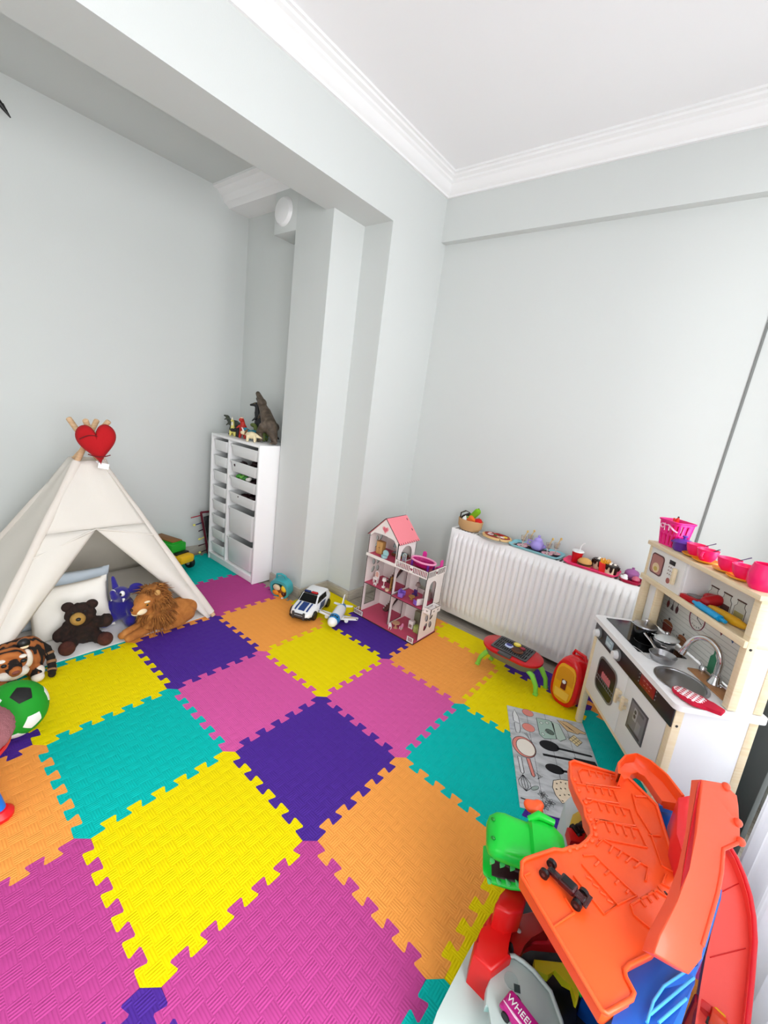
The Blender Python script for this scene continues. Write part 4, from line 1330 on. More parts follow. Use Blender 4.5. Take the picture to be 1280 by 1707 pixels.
# ------------------------------------------------------------------ toy plane
pn = thing('toy_plane', 'white and blue toy jet plane with black cockpit windows', 'toy plane', (-0.482, 0.57, 0.0), math.atan2(-0.88, 0.476))
pn.scale = (0.8, 0.8, 0.8)
BLP = mat('bright_blue_plastic', '#1c86c4', 0.3)
AX = TR(0, 0, 0.072) @ RY(PI / 2)


def fus(prof):
    m = MB(); m.lathe(prof, seg=28, M=AX); return m


fus([(0.0, 0.188), (0.012, 0.186), (0.026, 0.178), (0.036, 0.163), (0.0405, 0.145)]).build('nose_cone', WCAR, pn, 60)
fus([(0.0405, 0.145), (0.045, 0.12), (0.047, 0.09), (0.047, 0.085)]).build('cockpit', BLP, pn, 60)
fus([(0.047, 0.085), (0.047, -0.06), (0.043, -0.09)]).build('fuselage', WCAR, pn, 60)
fus([(0.043, -0.09), (0.034, -0.13), (0.022, -0.16), (0.010, -0.175), (0.0, -0.178)]).build('tail_section', BLP, pn, 60)
for k in range(4):
    a = -0.66 + 0.44 * k
    m = MB(); m.box((0.118, math.sin(a) * 0.0445, 0.072 + math.cos(a) * 0.0445), (0.018, 0.015, 0.005), 0.002, rot=RX(-a)); m.build('cockpit_window', BLACK, pn)
for s in (-1, 1):
    m = MB(); m.prism([(0.055, s * 0.03), (-0.015, s * 0.03), (-0.035, s * 0.16), (-0.03, s * 0.172), (0.0, s * 0.172), (0.008, s * 0.165)], 0.05, 0.06, None, 0.003, 2); wg = m.build('wing', WCAR, pn)
    m = MB(); m.prism([(0.03, s * 0.06), (0.008, s * 0.06), (-0.02, s * 0.155), (-0.008, s * 0.155)], 0.0595, 0.0612); m.build('wing_stripe', mat('beige_stripe', '#cdb894', 0.5), wg)
    m = MB(); m.cyl((0.002, s * 0.164, 0.059), (0.002, s * 0.164, 0.0622), 0.006, None, 12); m.build('wing_light', BLACK, wg)
    m = MB(); m.tube([(0.04, s * 0.085, 0.043), (0.035, s * 0.085, 0.043), (-0.02, s * 0.085, 0.043)], [0.014, 0.017, 0.012], 14); m.build('engine', WCAR, wg)
    m = MB(); m.prism([(-0.11, s * 0.01), (-0.155, s * 0.01), (-0.165, s * 0.085), (-0.14, s * 0.085)], 0.082, 0.088, None, 0.002, 1); m.build('tailplane', WCAR, pn)
m = MB(); m.prism([(-0.09, 0.09), (-0.155, 0.09), (-0.172, 0.175), (-0.15, 0.175)], -0.004, 0.004, Matrix(((1, 0, 0, 0), (0, 0, 1, 0), (0, 1, 0, 0), (0, 0, 0, 1))), 0.002, 1); m.build('tail_fin', WCAR, pn)
for x, y in ((0.1, 0.0), (-0.03, 0.04), (-0.03, -0.04)):
    m = MB(); m.cyl((x, y - 0.008, 0.016), (x, y + 0.008, 0.016), 0.016, None, 16); m.box((x, y, 0.035), (0.01, 0.006, 0.03)); m.build('landing_wheel', BLACK, pn)
# ------------------------------------------------------------------ dollhouse
dh = thing('dollhouse', 'tall white and pink open-front dollhouse with steep pink roof', 'dollhouse', (-0.2375, 0.9, 0.0))
DHW = mat('dollhouse_white', '#f3ece8', 0.6)
DHE = mat('burnt_edge', '#3b2a26', 0.7)
DHP = mat('dollhouse_pink_floor', '#c64a68', 0.6)
DHR = mat('dollhouse_roof_pink', '#f58a94', 0.6)
XL, XM, XR = -0.2475, 0.0025, 0.2525        # left wall, divider, right wall (local)
YF, YK = -0.10, 0.105                        # front and back (local)
F1, F2, EAVE, APEX = 0.232, 0.445, 0.588, 0.722
TH = 0.005
MXZ = Matrix(((1, 0, 0, 0), (0, 0, -1, 0), (0, 1, 0, 0), (0, 0, 0, 1)))     # local (x,y)->(x,z), extrude towards -y
MYZ = Matrix(((0, 0, 1, 0), (1, 0, 0, 0), (0, 1, 0, 0), (0, 0, 0, 1)))      # local (x,y)->(y,z), extrude towards +x


def arch(x0, x1, z0, z1, n=9):
    r = (x1 - x0) / 2
    return [(x0, z0), (x1, z0)] + [((x0 + x1) / 2 + r * math.cos(PI * k / (n - 1)), z1 - r + r * math.sin(PI * k / (n - 1))) for k in range(n)]


def clover(cx, cz, r):
    o = []
    for sx in (-1, 1):
        for sz in (-1, 1):
            o.append([(cx + sx * r * 1.15 + r * 0.95 * math.cos(a) * 0.8 + 0.25 * r * math.sin(a) * sx * sz, cz + sz * r * 1.3 + r * 1.05 * math.sin(a)) for a in [2 * PI * k / 14 for k in range(14)]])
    return o


def dpl(name, poly, holes, z0, z1, M, mt=DHW, bevel=0):
    m = MB(); m.edge_mi = 1; m.plate(poly, holes, z0, z1, M)
    return m.build(name, [mt, DHE], dh, 30)


base = dpl('base_plate', [(XL - 0.015, -0.155), (XR + 0.005, -0.155), (XR + 0.005, YK), (XL - 0.015, YK)], [], 0.002, 0.010, Matrix.Identity(4), DHP)
dpl('floor_panel', [(XL, YF), (XM, YF), (XM, YK), (XL, YK)], [], F1 - TH, F1, Matrix.Identity(4), DHP)
dpl('floor_panel', [(XM, YF), (XR, YF), (XR, YK), (XM, YK)], [], F1 - TH - 0.006, F1 - 0.006, Matrix.Identity(4), DHP)
dpl('floor_panel', [(XL, YF), (XM, YF), (XM, YK), (XL, YK)], [], F2 - TH, F2, Matrix.Identity(4), DHP)
dpl('deck_panel', [(XM, YF), (XR, YF), (XR, YK), (XM, YK)], [], F2 - TH, F2, Matrix.Identity(4), DHP)
dpl('left_wall', [(YF, 0.01), (YK, 0.01), (YK, EAVE), (YF, EAVE)], [[(-0.075, 0.05), (0.04, 0.05), (0.04, 0.2), (-0.075, 0.2)]] + clover(0.0, 0.34, 0.022) + clover(0.0, 0.52, 0.018), XL, XL + TH, MYZ)
dpl('divider_wall', [(YF, 0.01), (YK, 0.01), (YK, EAVE), (YF, EAVE)], [arch(-0.075, 0.05, 0.02, 0.19), arch(-0.075, 0.05, 0.245, 0.41), arch(-0.06, 0.06, 0.455, 0.56)], XM - TH, XM, MYZ)
dpl('right_wall', [(YF, 0.01), (YK, 0.01), (YK, F2), (YF, F2)], clover(-0.0, 0.115, 0.024) + [arch(-0.055, 0.02, 0.24, 0.405)], XR - TH, XR, MYZ)
dpl('back_wall', [(XL, 0.01), (XR, 0.01), (XR, F2), (XM, F2), (XM, EAVE), ((XL + XM) / 2, APEX), (XL, EAVE)], [arch(XM + 0.07, XM + 0.18, 0.26, 0.41)], -YK, -YK + TH, MXZ)
# front gable with heart
xm = (XL + XM) / 2
dpl('gable', [(XL, EAVE), (XL, EAVE - 0.025), (XL + 0.012, EAVE - 0.008), (XL + 0.04, EAVE + 0.018), (xm, EAVE + 0.022), (XM - 0.04, EAVE + 0.012), (XM - 0.01, EAVE - 0.03), (XM - 0.01, F2), (XM, F2), (XM, EAVE), (xm, APEX)], [], -YF - TH, -YF, MXZ)
m = MB(); m.prism(heart(xm + 0.004, EAVE + 0.062, 0.028), -YF, -YF + 0.003, MXZ); hh = m.build('gable_heart', mat('pale_pink', '#f0a9ae', 0.6), dh)
m = MB(); m.prism(heart(xm + 0.004, EAVE + 0.062, 0.020), -YF + 0.003, -YF + 0.004, MXZ); m.build('heart_inset', mat('rose', '#d96a78', 0.6), hh)
m = MB(); m.box((xm, YF - 0.003, F2 - 0.004), (XM - XL + 0.012, 0.005, 0.02)); m.build('front_beam', [DHW, DHE], dh)
# roof panels with finger-jointed edges
def slope(x0, x1, name):
    L = Vector((x1 - x0, 0, EAVE - APEX))
    ln = L.length
    ux = L.normalized()
    M = Matrix(((ux.x, 0, -ux.z if ux.x > 0 else ux.z, x0), (0, 1, 0, 0), (ux.z, 0, abs(ux.x), APEX), (0, 0, 0, 1)))
    m = MB(); m.edge_mi = 1; m.plate([(0, YF - 0.006), (ln + 0.012, YF - 0.006), (ln + 0.012, YK + 0.01), (0, YK + 0.01)], [], 0.001, 0.006, M)
    o = m.build(name, [DHR, DHE], dh)
    if x1 > x0:
        for k in range(9):
            m = MB(); m.box((ln + 0.006, YF + 0.01 + k * 0.0235, 0.0062), (0.011, 0.005, 0.001), 0, M=M); m.build('edge_slot', DHE, o)
        for (a, b) in ((0.03, YK - 0.01), (0.11, YK - 0.012)):
            m = MB(); m.box((a, b, 0.0062), (0.016, 0.007, 0.0012), 0.0004, M=M); m.build('edge_slot', DHE, o)


slope(xm, XM + 0.004, 'roof_panel'); slope(xm, XL - 0.004, 'roof_panel')


def balustrade(name, x0, x1, z0, z1, M, d, hearts=True, n=None):
    w = x1 - x0
    n = n or int(w / 0.0125)
    holes = []
    hw = 0.0032 if hearts else (w - 0.016) / n * 0.32
    for k in range(n):
        cx = x0 + 0.008 + (w - 0.016) * (k + 0.5) / n
        if hearts and abs(cx - (x0 + x1) / 2) < 0.016:
            continue
        holes.append([(cx - hw, z0 + 0.009), (cx + hw, z0 + 0.009), (cx + hw, z1 - 0.006), (cx - hw, z1 - 0.006)])
    if hearts:
        holes.append(heart((x0 + x1) / 2, (z0 + z1) / 2, 0.012, 16))
    return dpl(name, [(x0, z0), (x1, z0), (x1, z1), (x0, z1)], holes, d, d + 0.004, M)


balustrade('deck_balustrade', XM - 0.002, XR + 0.004, F2 - 0.012, F2 + 0.04, MXZ, -YF)
balustrade('deck_balustrade', YF - 0.004, YK, F2 - 0.012, F2 + 0.04, MYZ, XR, True)
balustrade('front_fence', XL - 0.015, XL + 0.07, 0.008, 0.045, MXZ, 0.151, False, 8)
balustrade('front_fence', XR - 0.045, XR + 0.005, 0.008, 0.048, MXZ, 0.151, False, 4)
balustrade('side_fence', -0.155, YF, 0.008, 0.04, MYZ, XL - 0.015, False, 4)
# little balcony box outside the right wall
bz = 0.225
m = MB(); m.edge_mi = 1; m.plate([(XR, -0.075), (XR + 0.05, -0.075), (XR + 0.05, 0.03), (XR, 0.03)], [], bz - 0.02, bz - 0.016); bx_ = m.build('balcony_floor', [DHW, DHE], dh)
for nm, poly, holes, d, M in (('balcony_side', [(XR, bz - 0.02), (XR + 0.05, bz - 0.02), (XR + 0.05, bz + 0.018), (XR, bz + 0.018)], [heart(XR + 0.025, bz, 0.008, 12)], 0.075, MXZ), ('balcony_side', [(XR, bz - 0.02), (XR + 0.05, bz - 0.02), (XR + 0.05, bz + 0.018), (XR, bz + 0.018)], [heart(XR + 0.025, bz, 0.008, 12)], -0.03, MXZ),
                              ('balcony_front', [(-0.075, bz - 0.02), (0.03, bz - 0.02), (0.03, bz + 0.018), (-0.075, bz + 0.018)], [heart(-0.045, bz, 0.008, 12), heart(0.0, bz, 0.008, 12)], XR + 0.05, MYZ)):
    dpl(nm, poly, holes, d, d + 0.004, M)
# staircases
for z0, z1 in ((0.012, F1 - TH), (F1, F2 - TH)):
    n = 11
    pts = [(XL + 0.10 + (XM - XL - 0.115) * k / n, z0 + (z1 - z0) * k / n) for k in range(n + 1)]
    prof = []
    for k in range(n):
        prof += [(pts[k][0], pts[k + 1][1]), (pts[k + 1][0], pts[k + 1][1])]
    prof = [(pts[0][0], z0)] + prof + [(pts[-1][0], z1 - 0.03), (pts[0][0] + 0.03, z0)]
    m = MB(); m.edge_mi = 1; m.plate(prof, [], -0.07, -0.03, MXZ); m.build('staircase', [mat('stair_brown', '#5a3a34', 0.7), DHE], dh)
    for k in range(n):
        m = MB(); m.box(((pts[k][0] + pts[k + 1][0]) / 2, 0.05, pts[k + 1][1] + 0.001), ((pts[1][0] - pts[0][0]) * 0.8, 0.042, 0.003)); m.build('stair_tread', DHW, dh)

# ------------------------------------------------------------------ dollhouse furniture (each piece lifts out)
OXD, OYD = -0.2375, 0.9


def dt(name, label, x, y, z, cat='doll furniture', rz=0.0):
    return thing(name, label, cat, (OXD + x, OYD + y, z), rz, 'dollhouse furniture')


HOT = mat('hot_pink_plastic', '#e0359a', 0.35)
BABY = mat('baby_pink_plastic', '#f29cc2', 0.35)
PUR = mat('lilac_plastic', '#8a62c8', 0.4)
LWD = mat('toy_wood', '#b98a4c', 0.55)
z = F2 + 0.0005
t = dt('doll_bathtub', 'pink oval doll bathtub on the dollhouse roof deck', XM + 0.135, 0.01, z, 'doll bathtub', 0.0)
m = MB(); m.lathe([(0.0, 0.03), (0.75, 0.03), (0.9, 0.05), (0.97, 0.098), (1.0, 0.1), (1.06, 0.098), (1.07, 0.104), (1.0, 0.108), (0.9, 0.104), (0.82, 0.055), (0.0, 0.045)], seg=36, M=Matrix.Diagonal((0.085, 0.05, 0.5, 1))); m.build('basin', mat('magenta_clear', '#b3186e', 0.3), t, 60)
m = MB(); m.tube([(0.088 * math.cos(a), 0.053 * math.sin(a), 0.0535) for a in [2 * PI * k / 32 for k in range(32)]], 0.007, 10, closed=True); m.build('rim', BABY, t, 60)
for sx in (-1, 1):
    for sy in (-1, 1):
        m = MB(); m.box((sx * 0.062, sy * 0.036, 0.025), (0.014, 0.008, 0.05), 0.002); m.build('leg', mat('purple_leg', '#6a2a96', 0.4), t)
for lab, x, y, rz in (('hot pink doll chair at the back of the roof deck', XM + 0.085, 0.082, -PI / 2), ('hot pink doll chair at the right end of the roof deck', XM + 0.232, 0.055, PI)):
    t = dt('doll_chair', lab, x, y, z, 'doll chair', rz)
    m = MB(); m.box((0, 0, 0.03), (0.03, 0.032, 0.006), 0.002); m.build('seat', HOT, t)
    m = MB(); m.prism(arch(-0.015, 0.015, 0.03, 0.085), -0.003, 0.003, TR(-0.014, 0, 0) @ MYZ); m.build('backrest', HOT, t)
    for sx in (-1, 1):
        for sy in (-1, 1):
            m = MB(); m.box((sx * 0.012, sy * 0.013, 0.0135), (0.005, 0.005, 0.027)); m.build('leg', HOT, t)
m_ = dt('doll_mirror', 'grey arched doll mirror standing by the divider on the roof deck', XM + 0.018, -0.04, z, 'doll mirror', 0.5)
m = MB(); m.prism(arch(-0.014, 0.014, 0.0, 0.075), -0.003, 0.003, MXZ); m.build('frame', mat('grey_toy', '#9fb3b2', 0.5), m_)
m = MB(); m.prism(arch(-0.01, 0.01, 0.006, 0.07), 0.003, 0.0038, MXZ); m.build('glass', mat('mirror_grey', '#c7d3d3', 0.1, 0.8), m_)
# attic
t = dt('doll_wardrobe', 'brown wooden doll wardrobe in the attic room', XL + 0.055, -0.03, z, 'doll wardrobe')
m = MB(); m.box((0, 0, 0.045), (0.055, 0.035, 0.09), 0.002); m.build('body', LWD, t)
for x in (-0.0135, 0.0135):
    m = MB(); m.box((x, -0.0185, 0.047), (0.025, 0.002, 0.08), 0.0008); d = m.build('door', mat('toy_wood_light', '#cda062', 0.55), t)
    m = MB(); m.ell((x * 0.3, -0.0205, 0.047), 0.0022, None, 8, 6); m.build('knob', BLACK, d)
t = dt('doll_armchair', 'pale blue round doll chair at the front of the attic', XL + 0.125, -0.07, z, 'doll chair')
m = MB(); m.lathe([(0.0, 0.0), (0.02, 0.0), (0.022, 0.004), (0.022, 0.018), (0.0, 0.018)], seg=20); m.build('seat', mat('pale_teal_toy', '#a9d4d6', 0.5), t)
m = MB(); m.prism(circ(0, 0.03, 0.023, 20), -0.004, 0.004, TR(0, 0.012, 0) @ MXZ); m.build('backrest', mat('pale_teal_toy', '#a9d4d6', 0.5), t)
t = dt('doll_bed', 'low brown doll bed at the back of the attic', XL + 0.17, 0.045, z, 'doll bed')
m = MB(); m.box((0, 0, 0.012), (0.1, 0.07, 0.018), 0.003); m.build('base', mat('dark_toy_wood', '#7a4a2e', 0.6), t)
m = MB(); m.box((0, 0, 0.024), (0.09, 0.062, 0.008), 0.003); m.build('blanket', mat('grey_blanket', '#6c7d80', 0.8), t)
t = dt('doll_lamp', 'grey doll lamp beside the attic bed', XL + 0.10, 0.07, z, 'doll lamp')
m = MB(); m.lathe([(0.0, 0.0), (0.012, 0.0), (0.012, 0.003), (0.002, 0.005), (0.002, 0.05), (0.0, 0.05)], seg=14); m.build('stand', mat('grey_toy', '#9fb3b2', 0.5), t)
m = MB(); m.lathe([(0.014, 0.045), (0.009, 0.068), (0.007, 0.068), (0.012, 0.045)], seg=16); m.build('shade', mat('grey_toy', '#9fb3b2', 0.5), t)
# middle left
z = F1 + 0.0005
t = dt('doll_dressing_table', 'white doll dressing table with pink mirror on the middle floor', XL + 0.06, -0.045, z, 'doll table')
m = MB(); m.box((0, 0, 0.032), (0.04, 0.024, 0.014), 0.002); m.build('table', DHW, t)
m = MB(); m.prism(arch(-0.018, 0.018, 0.038, 0.085), -0.003, 0.003, TR(0, 0.01, 0) @ MXZ); mr = m.build('mirror_frame', DHW, t)
m = MB(); m.prism(arch(-0.013, 0.013, 0.043, 0.08), 0.0, 0.0042, TR(0, 0.01, 0) @ MXZ); m.build('mirror', mat('mirror_pink', '#d9a79a', 0.15), mr)
for x in (-0.015, 0.015):
    m = MB(); m.box((x, 0, 0.0125), (0.005, 0.02, 0.025)); m.build('leg', DHW, t)
t = dt('doll_stool', 'tiny white doll stool in front of the dressing table', XL + 0.085, -0.08, z, 'doll stool')
m = MB(); m.box((0, 0, 0.014), (0.022, 0.016, 0.006), 0.002); m.build('seat', DHW, t)
for x in (-0.008, 0.008):
    m = MB(); m.box((x, 0, 0.0055), (0.004, 0.014, 0.011)); m.build('leg', DHW, t)
t = dt('doll_lamp', 'white doll standing lamp at the foot of the stairs', XL + 0.145, -0.06, z, 'doll lamp')
m = MB(); m.lathe([(0.0, 0.0), (0.013, 0.0), (0.013, 0.008), (0.003, 0.012), (0.003, 0.05), (0.0, 0.05)], seg=14); m.build('stand', DHW, t)
m = MB(); m.lathe([(0.004, 0.045), (0.016, 0.05), (0.013, 0.07), (0.0, 0.07)], seg=14); m.build('shade', DHW, t)
t = dt('doll_shelf', 'narrow brown doll shelf by the divider on the middle floor', XM - 0.03, -0.06, z, 'doll shelf')
m = MB(); m.box((-0.012, 0, 0.05), (0.006, 0.02, 0.1)); m.box((0.012, 0, 0.05), (0.006, 0.02, 0.1)); m.box((0, 0, 0.03), (0.024, 0.02, 0.004)); m.box((0, 0, 0.097), (0.024, 0.02, 0.004)); m.build('frame', LWD, t)
t = dt('doll_stool', 'beige round doll stool near the divider', XM - 0.055, -0.082, z, 'doll stool')
m = MB(); m.lathe([(0.0, 0.0), (0.012, 0.0), (0.015, 0.01), (0.014, 0.016), (0.0, 0.018)], seg=16); m.build('seat', mat('beige_toy', '#dfc4a4', 0.6), t)
# middle right: living room
z = F1 - 0.0055
for lab, x, y, rz in (('lilac doll sofa at the left of the living room', XM + 0.05, -0.055, 0.25), ('lilac and white doll sofa at the right of the living room', XR - 0.06, -0.06, PI - 0.4)):
    t = dt('doll_sofa', lab, x, y, z, 'doll sofa', rz)
    m = MB(); m.box((0, 0, 0.013), (0.032, 0.05, 0.02), 0.004); m.build('seat', PUR, t)
    m = MB(); m.box((-0.016, 0, 0.028), (0.009, 0.05, 0.045), 0.004); m.build('backrest', DHW if rz > 1 else PUR, t)
    for sy in (-1, 1):
        m = MB(); m.box((0.0, sy * 0.027, 0.02), (0.034, 0.008, 0.032), 0.003); m.build('armrest', PUR, t)
t = dt('doll_table', 'small round wooden doll coffee table between the lilac sofas', XM + 0.115, -0.03, z, 'doll table')
m = MB(); m.lathe([(0.0, 0.018), (0.022, 0.018), (0.022, 0.023), (0.0, 0.023)], seg=20); m.build('table_top', LWD, t)
m = MB(); m.lathe([(0.0, 0.0), (0.013, 0.0), (0.005, 0.006), (0.005, 0.018), (0.0, 0.018)], seg=14); m.build('pedestal', LWD, t)
t = dt('doll_lamp', 'grey doll floor lamp at the back of the living room', XM + 0.10, 0.05, z, 'doll lamp')
m = MB(); m.lathe([(0.0, 0.0), (0.014, 0.0), (0.014, 0.004), (0.003, 0.006), (0.003, 0.075), (0.0, 0.075)], seg=14); m.build('stand', mat('taupe_toy', '#9b8480', 0.6), t)
m = MB(); m.lathe([(0.019, 0.07), (0.012, 0.092), (0.0, 0.092)], seg=16); m.build('shade', mat('taupe_toy', '#9b8480', 0.6), t)
t = dt('doll_armchair', 'dark purple doll armchair behind the coffee table', XM + 0.10, 0.02, z, 'doll chair')
m = MB(); m.box((0, 0, 0.012), (0.028, 0.026, 0.018), 0.003); m.build('seat', mat('deep_purple', '#4a2a72', 0.5), t)
m = MB(); m.box((0, 0.012, 0.028), (0.028, 0.007, 0.036), 0.003); m.build('backrest', mat('deep_purple', '#4a2a72', 0.5), t)
t = dt('doll_cabinet', 'grey doll cabinet with round top at the back of the living room', XM + 0.175, 0.06, z, 'doll cabinet')
m = MB(); m.prism(arch(-0.026, 0.026, 0.0, 0.06), -0.012, 0.012, MXZ); m.build('body', mat('taupe_toy', '#9b8480', 0.6), t)
# ground right: kitchen
z = 0.0105
t = dt('doll_table', 'round wooden doll dining table on the ground floor', XM + 0.06, -0.085, z, 'doll table')
m = MB(); m.lathe([(0.0, 0.034), (0.026, 0.034), (0.026, 0.039), (0.0, 0.039)], seg=22); m.build('table_top', mat('tan_wood', '#c79a78', 0.55), t)
m = MB(); m.lathe([(0.0, 0.0), (0.017, 0.0), (0.006, 0.006), (0.005, 0.034), (0.0, 0.034)], seg=14); m.build('pedestal', mat('tan_wood', '#c79a78', 0.55), t)
for lab, x, y, rz, mt in (('white doll chair at the front of the round dining table', XM + 0.045, -0.125, PI / 2 + 0.3, DHW), ('pink and white doll chair right of the round dining table', XM + 0.095, -0.07, PI, BABY)):
    t = dt('doll_chair', lab, x, y, z, 'doll chair', rz)
    m = MB(); m.box((0, 0, 0.02), (0.018, 0.02, 0.004), 0.001); m.build('seat', mt, t)
    m = MB(); m.prism(arch(-0.01, 0.01, 0.02, 0.046), -0.0025, 0.0025, TR(-0.009, 0, 0) @ MYZ); m.build('backrest', mt, t)
    for sx in (-1, 1):
        for sy in (-1, 1):
            m = MB(); m.box((sx * 0.007, sy * 0.008, 0.009), (0.003, 0.003, 0.018)); m.build('leg', DHW, t)
t = dt('doll_stove', 'white doll stove in the dollhouse kitchen', XM + 0.13, 0.0, z, 'doll stove')
m = MB(); m.box((0, 0, 0.028), (0.036, 0.03, 0.056), 0.002); m.build('body', DHW, t)
m = MB(); m.box((0, -0.0155, 0.022), (0.022, 0.002, 0.02), 0.0005); m.build('oven_door', mat('taupe_toy', '#9b8480', 0.6), t)
t = dt('doll_hood', 'olive doll cooker hood and shelf at the back of the kitchen', XM + 0.125, 0.075, z, 'doll shelf')
m = MB(); m.box((0, 0, 0.05), (0.045, 0.03, 0.1), 0.003); m.build('cabinet', mat('olive_toy', '#8d8f72', 0.6), t)
t = dt('doll_sink', 'light green doll sink unit at the right of the kitchen', XR - 0.055, -0.015, z, 'doll sink')
m = MB(); m.box((0, 0, 0.024), (0.06, 0.034, 0.048), 0.002); m.build('cabinet', mat('light_green_toy', '#a8bb62', 0.6), t)
for x in (-0.014, 0.014):
    m = MB(); m.box((x, -0.0178, 0.022), (0.024, 0.002, 0.034), 0.0005); m.build('door', mat('lime_toy', '#bccb7a', 0.6), t)
m = MB(); m.tube([(0, 0.01, 0.048), (0, 0.01, 0.064), (0, 0.0, 0.068), (0, -0.006, 0.062)], 0.0025, 8); m.build('tap', mat('taupe_toy', '#9b8480', 0.6), t)
# ------------------------------------------------------------------ radiator with toy food on top
RX0, RX1, RYF, RYB, RZ0, RZ1 = -0.135, 1.075, 1.266, 1.395, 0.032, 0.664
rad = thing('radiator', 'wide white ribbed panel radiator under the grey wall', 'radiator', ((RX0 + RX1) / 2, (RYF + RYB) / 2, RZ0))
RADM = mat('radiator_enamel', '#f6f6f6', 0.3)
w_, h_ = RX1 - RX0, RZ1 - RZ0
NR = 30
m = MB()
cols, rows = NR * 12, 30
vs, fs = [], []
for i in range(cols + 1):
    x = i / cols
    for k in range(rows + 1):
        zz = k / rows
        c = (x * (NR + 1.2) - 0.6) % 1.0
        inn = 0.6 / (NR + 1.2) < x < 1 - 0.6 / (NR + 1.2)
        rib = (1.0 - math.exp(-((min(c, 1 - c)) / 0.16) ** 2)) if inn else 0.0
        e = min(1, max(0, (zz - 0.085) / 0.035)) * min(1, max(0, (0.935 - zz) / 0.035))
        lip = 0.008 * (1 - min(1, zz / 0.02)) + 0.008 * (1 - min(1, (1 - zz) / 0.02)) + 0.006 * (1 - min(1, x / 0.006)) + 0.006 * (1 - min(1, (1 - x) / 0.006))
        y = -(RYB - RYF) / 2 + lip + 0.005 - 0.017 * rib * math.sin(PI / 2 * e)
        vs.append(((x - 0.5) * w_, y, zz * h_))
for i in range(cols):
    for k in range(rows):
        fs.append((i * (rows + 1) + k, (i + 1) * (rows + 1) + k, (i + 1) * (rows + 1) + k + 1, i * (rows + 1) + k + 1))
m.add(vs, fs); m.build('front_panel', RADM, rad, 60)
m = MB(); m.box((0, (RYB - RYF) / 2 - 0.008, h_ / 2), (w_, 0.014, h_), 0.004); m.build('rear_panel', RADM, rad)
for s in (-1, 1):
    m = MB(); m.box((s * (w_ / 2 - 0.002), 0.004, h_ / 2), (0.004, RYB - RYF - 0.01, h_ - 0.004), 0.001); m.build('side_cover', RADM, rad)
m = MB(); hol = [[(x, -0.045), (x + 0.012, -0.045), (x + 0.012, 0.045), (x, 0.045)] for x in [-w_ / 2 + 0.02 + 0.0235 * q for q in range(50)]]
m.plate([(-w_ / 2, -0.054), (w_ / 2, -0.054), (w_ / 2, 0.056), (-w_ / 2, 0.056)], hol, h_ - 0.004, h_ - 0.001); m.build('top_grille', RADM, rad)
m = MB(); m.box((0, 0.005, h_ / 2), (w_ - 0.02, 0.05, h_ - 0.04)); m.build('convector', mat('convector_grey', '#4a4a4a', 0.6), rad)
for x in (-w_ / 2 + 0.05, w_ / 2 - 0.05):
    m = MB(); m.tube([(x, 0, 0.01), (x, 0, -0.02), (x, 0.03, -0.035), (x, 0.045, -0.035), (x, 0.05, -0.043)], 0.009, 10); m.build('pipe', RADM, rad)
for x in (-0.45, 0.45):
    m = MB(); m.box((x, (RYB - RYF) / 2 + 0.028, h_ * 0.5), (0.03, 0.05, h_ * 0.7)); m.build('bracket', RADM, rad)
ZR = RZ1 + 0.0005


def rt(name, label, cat, x, y, dz=0.0, rz=0.0, group=None):
    return thing(name, label, cat, (x, y, ZR + dz), rz, group)


FELT = mat('tan_felt', '#cfa774', 0.9, bump=0.4, scale=250)
t = rt('felt_basket', 'tan felt basket of toy vegetables at the left end of the radiator', 'basket', -0.03, 1.335)
m = MB(); m.lathe([(0.0, 0.004), (0.75, 0.004), (0.95, 0.03), (1.0, 0.078), (0.95, 0.08), (0.88, 0.032), (0.0, 0.015)], seg=32, M=Matrix.Diagonal((0.092, 0.064, 1, 1))); m.build('bowl', FELT, t, 60)
m = MB(); m.tube([(-0.085, 0.0, 0.07), (-0.09, 0.01, 0.105), (-0.06, 0.02, 0.125), (-0.03, 0.02, 0.12)], [0.008, 0.01, 0.01, 0.006], 10, flat=0.4); m.build('handle', mat('striped_felt', '#4b4136', 0.9), t)
VG = 'toy vegetables in the felt basket'
def veg(name, label, p, shapes, c, ex=None, bump=0.3):
    t = rt(name, label, 'toy vegetable', -0.03 + p[0], 1.335 + p[1], p[2], 0, VG)
    m = MB(); m.blob(shapes, 0.004, 3); m.build('body', mat('felt_' + c[1:], c, 0.85, bump=bump, scale=250), t, 80)
    for nm, fn, cc in (ex or ()):
        m = MB(); fn(m); m.build(nm, mat('felt_' + cc[1:], cc, 0.85), t, 60)
veg('toy_cucumber', 'bright green toy cucumber standing up in the felt basket', (0.0, 0.015, 0.06), [('c', (-0.02, 0, 0.01), 0.02, (0.03, 0.0, 0.08), 0.024)], '#7cb518', (('tip', lambda m: m.ell((0.036, 0, 0.103), 0.005), '#5f8f14'),))
veg('toy_garlic', 'white round toy garlic at the front of the felt basket', (-0.035, -0.025, 0.06), [('e', (0, 0, 0.015), (0.02, 0.02, 0.02)), ('c', (0, 0, 0.03), 0.008, (0.002, 0, 0.042), 0.003)], '#f2f0ea')
veg('toy_carrot', 'orange toy carrot lying across the felt basket', (0.015, -0.015, 0.07), [('c', (-0.01, 0, 0.025), 0.018, (0.045, -0.01, 0.002), 0.008)], '#e8752a', (('leaf', lambda m: m.cyl((-0.012, 0, 0.03), (-0.026, 0.004, 0.05), 0.006, 0.003, 8), '#4f8f2a'),))
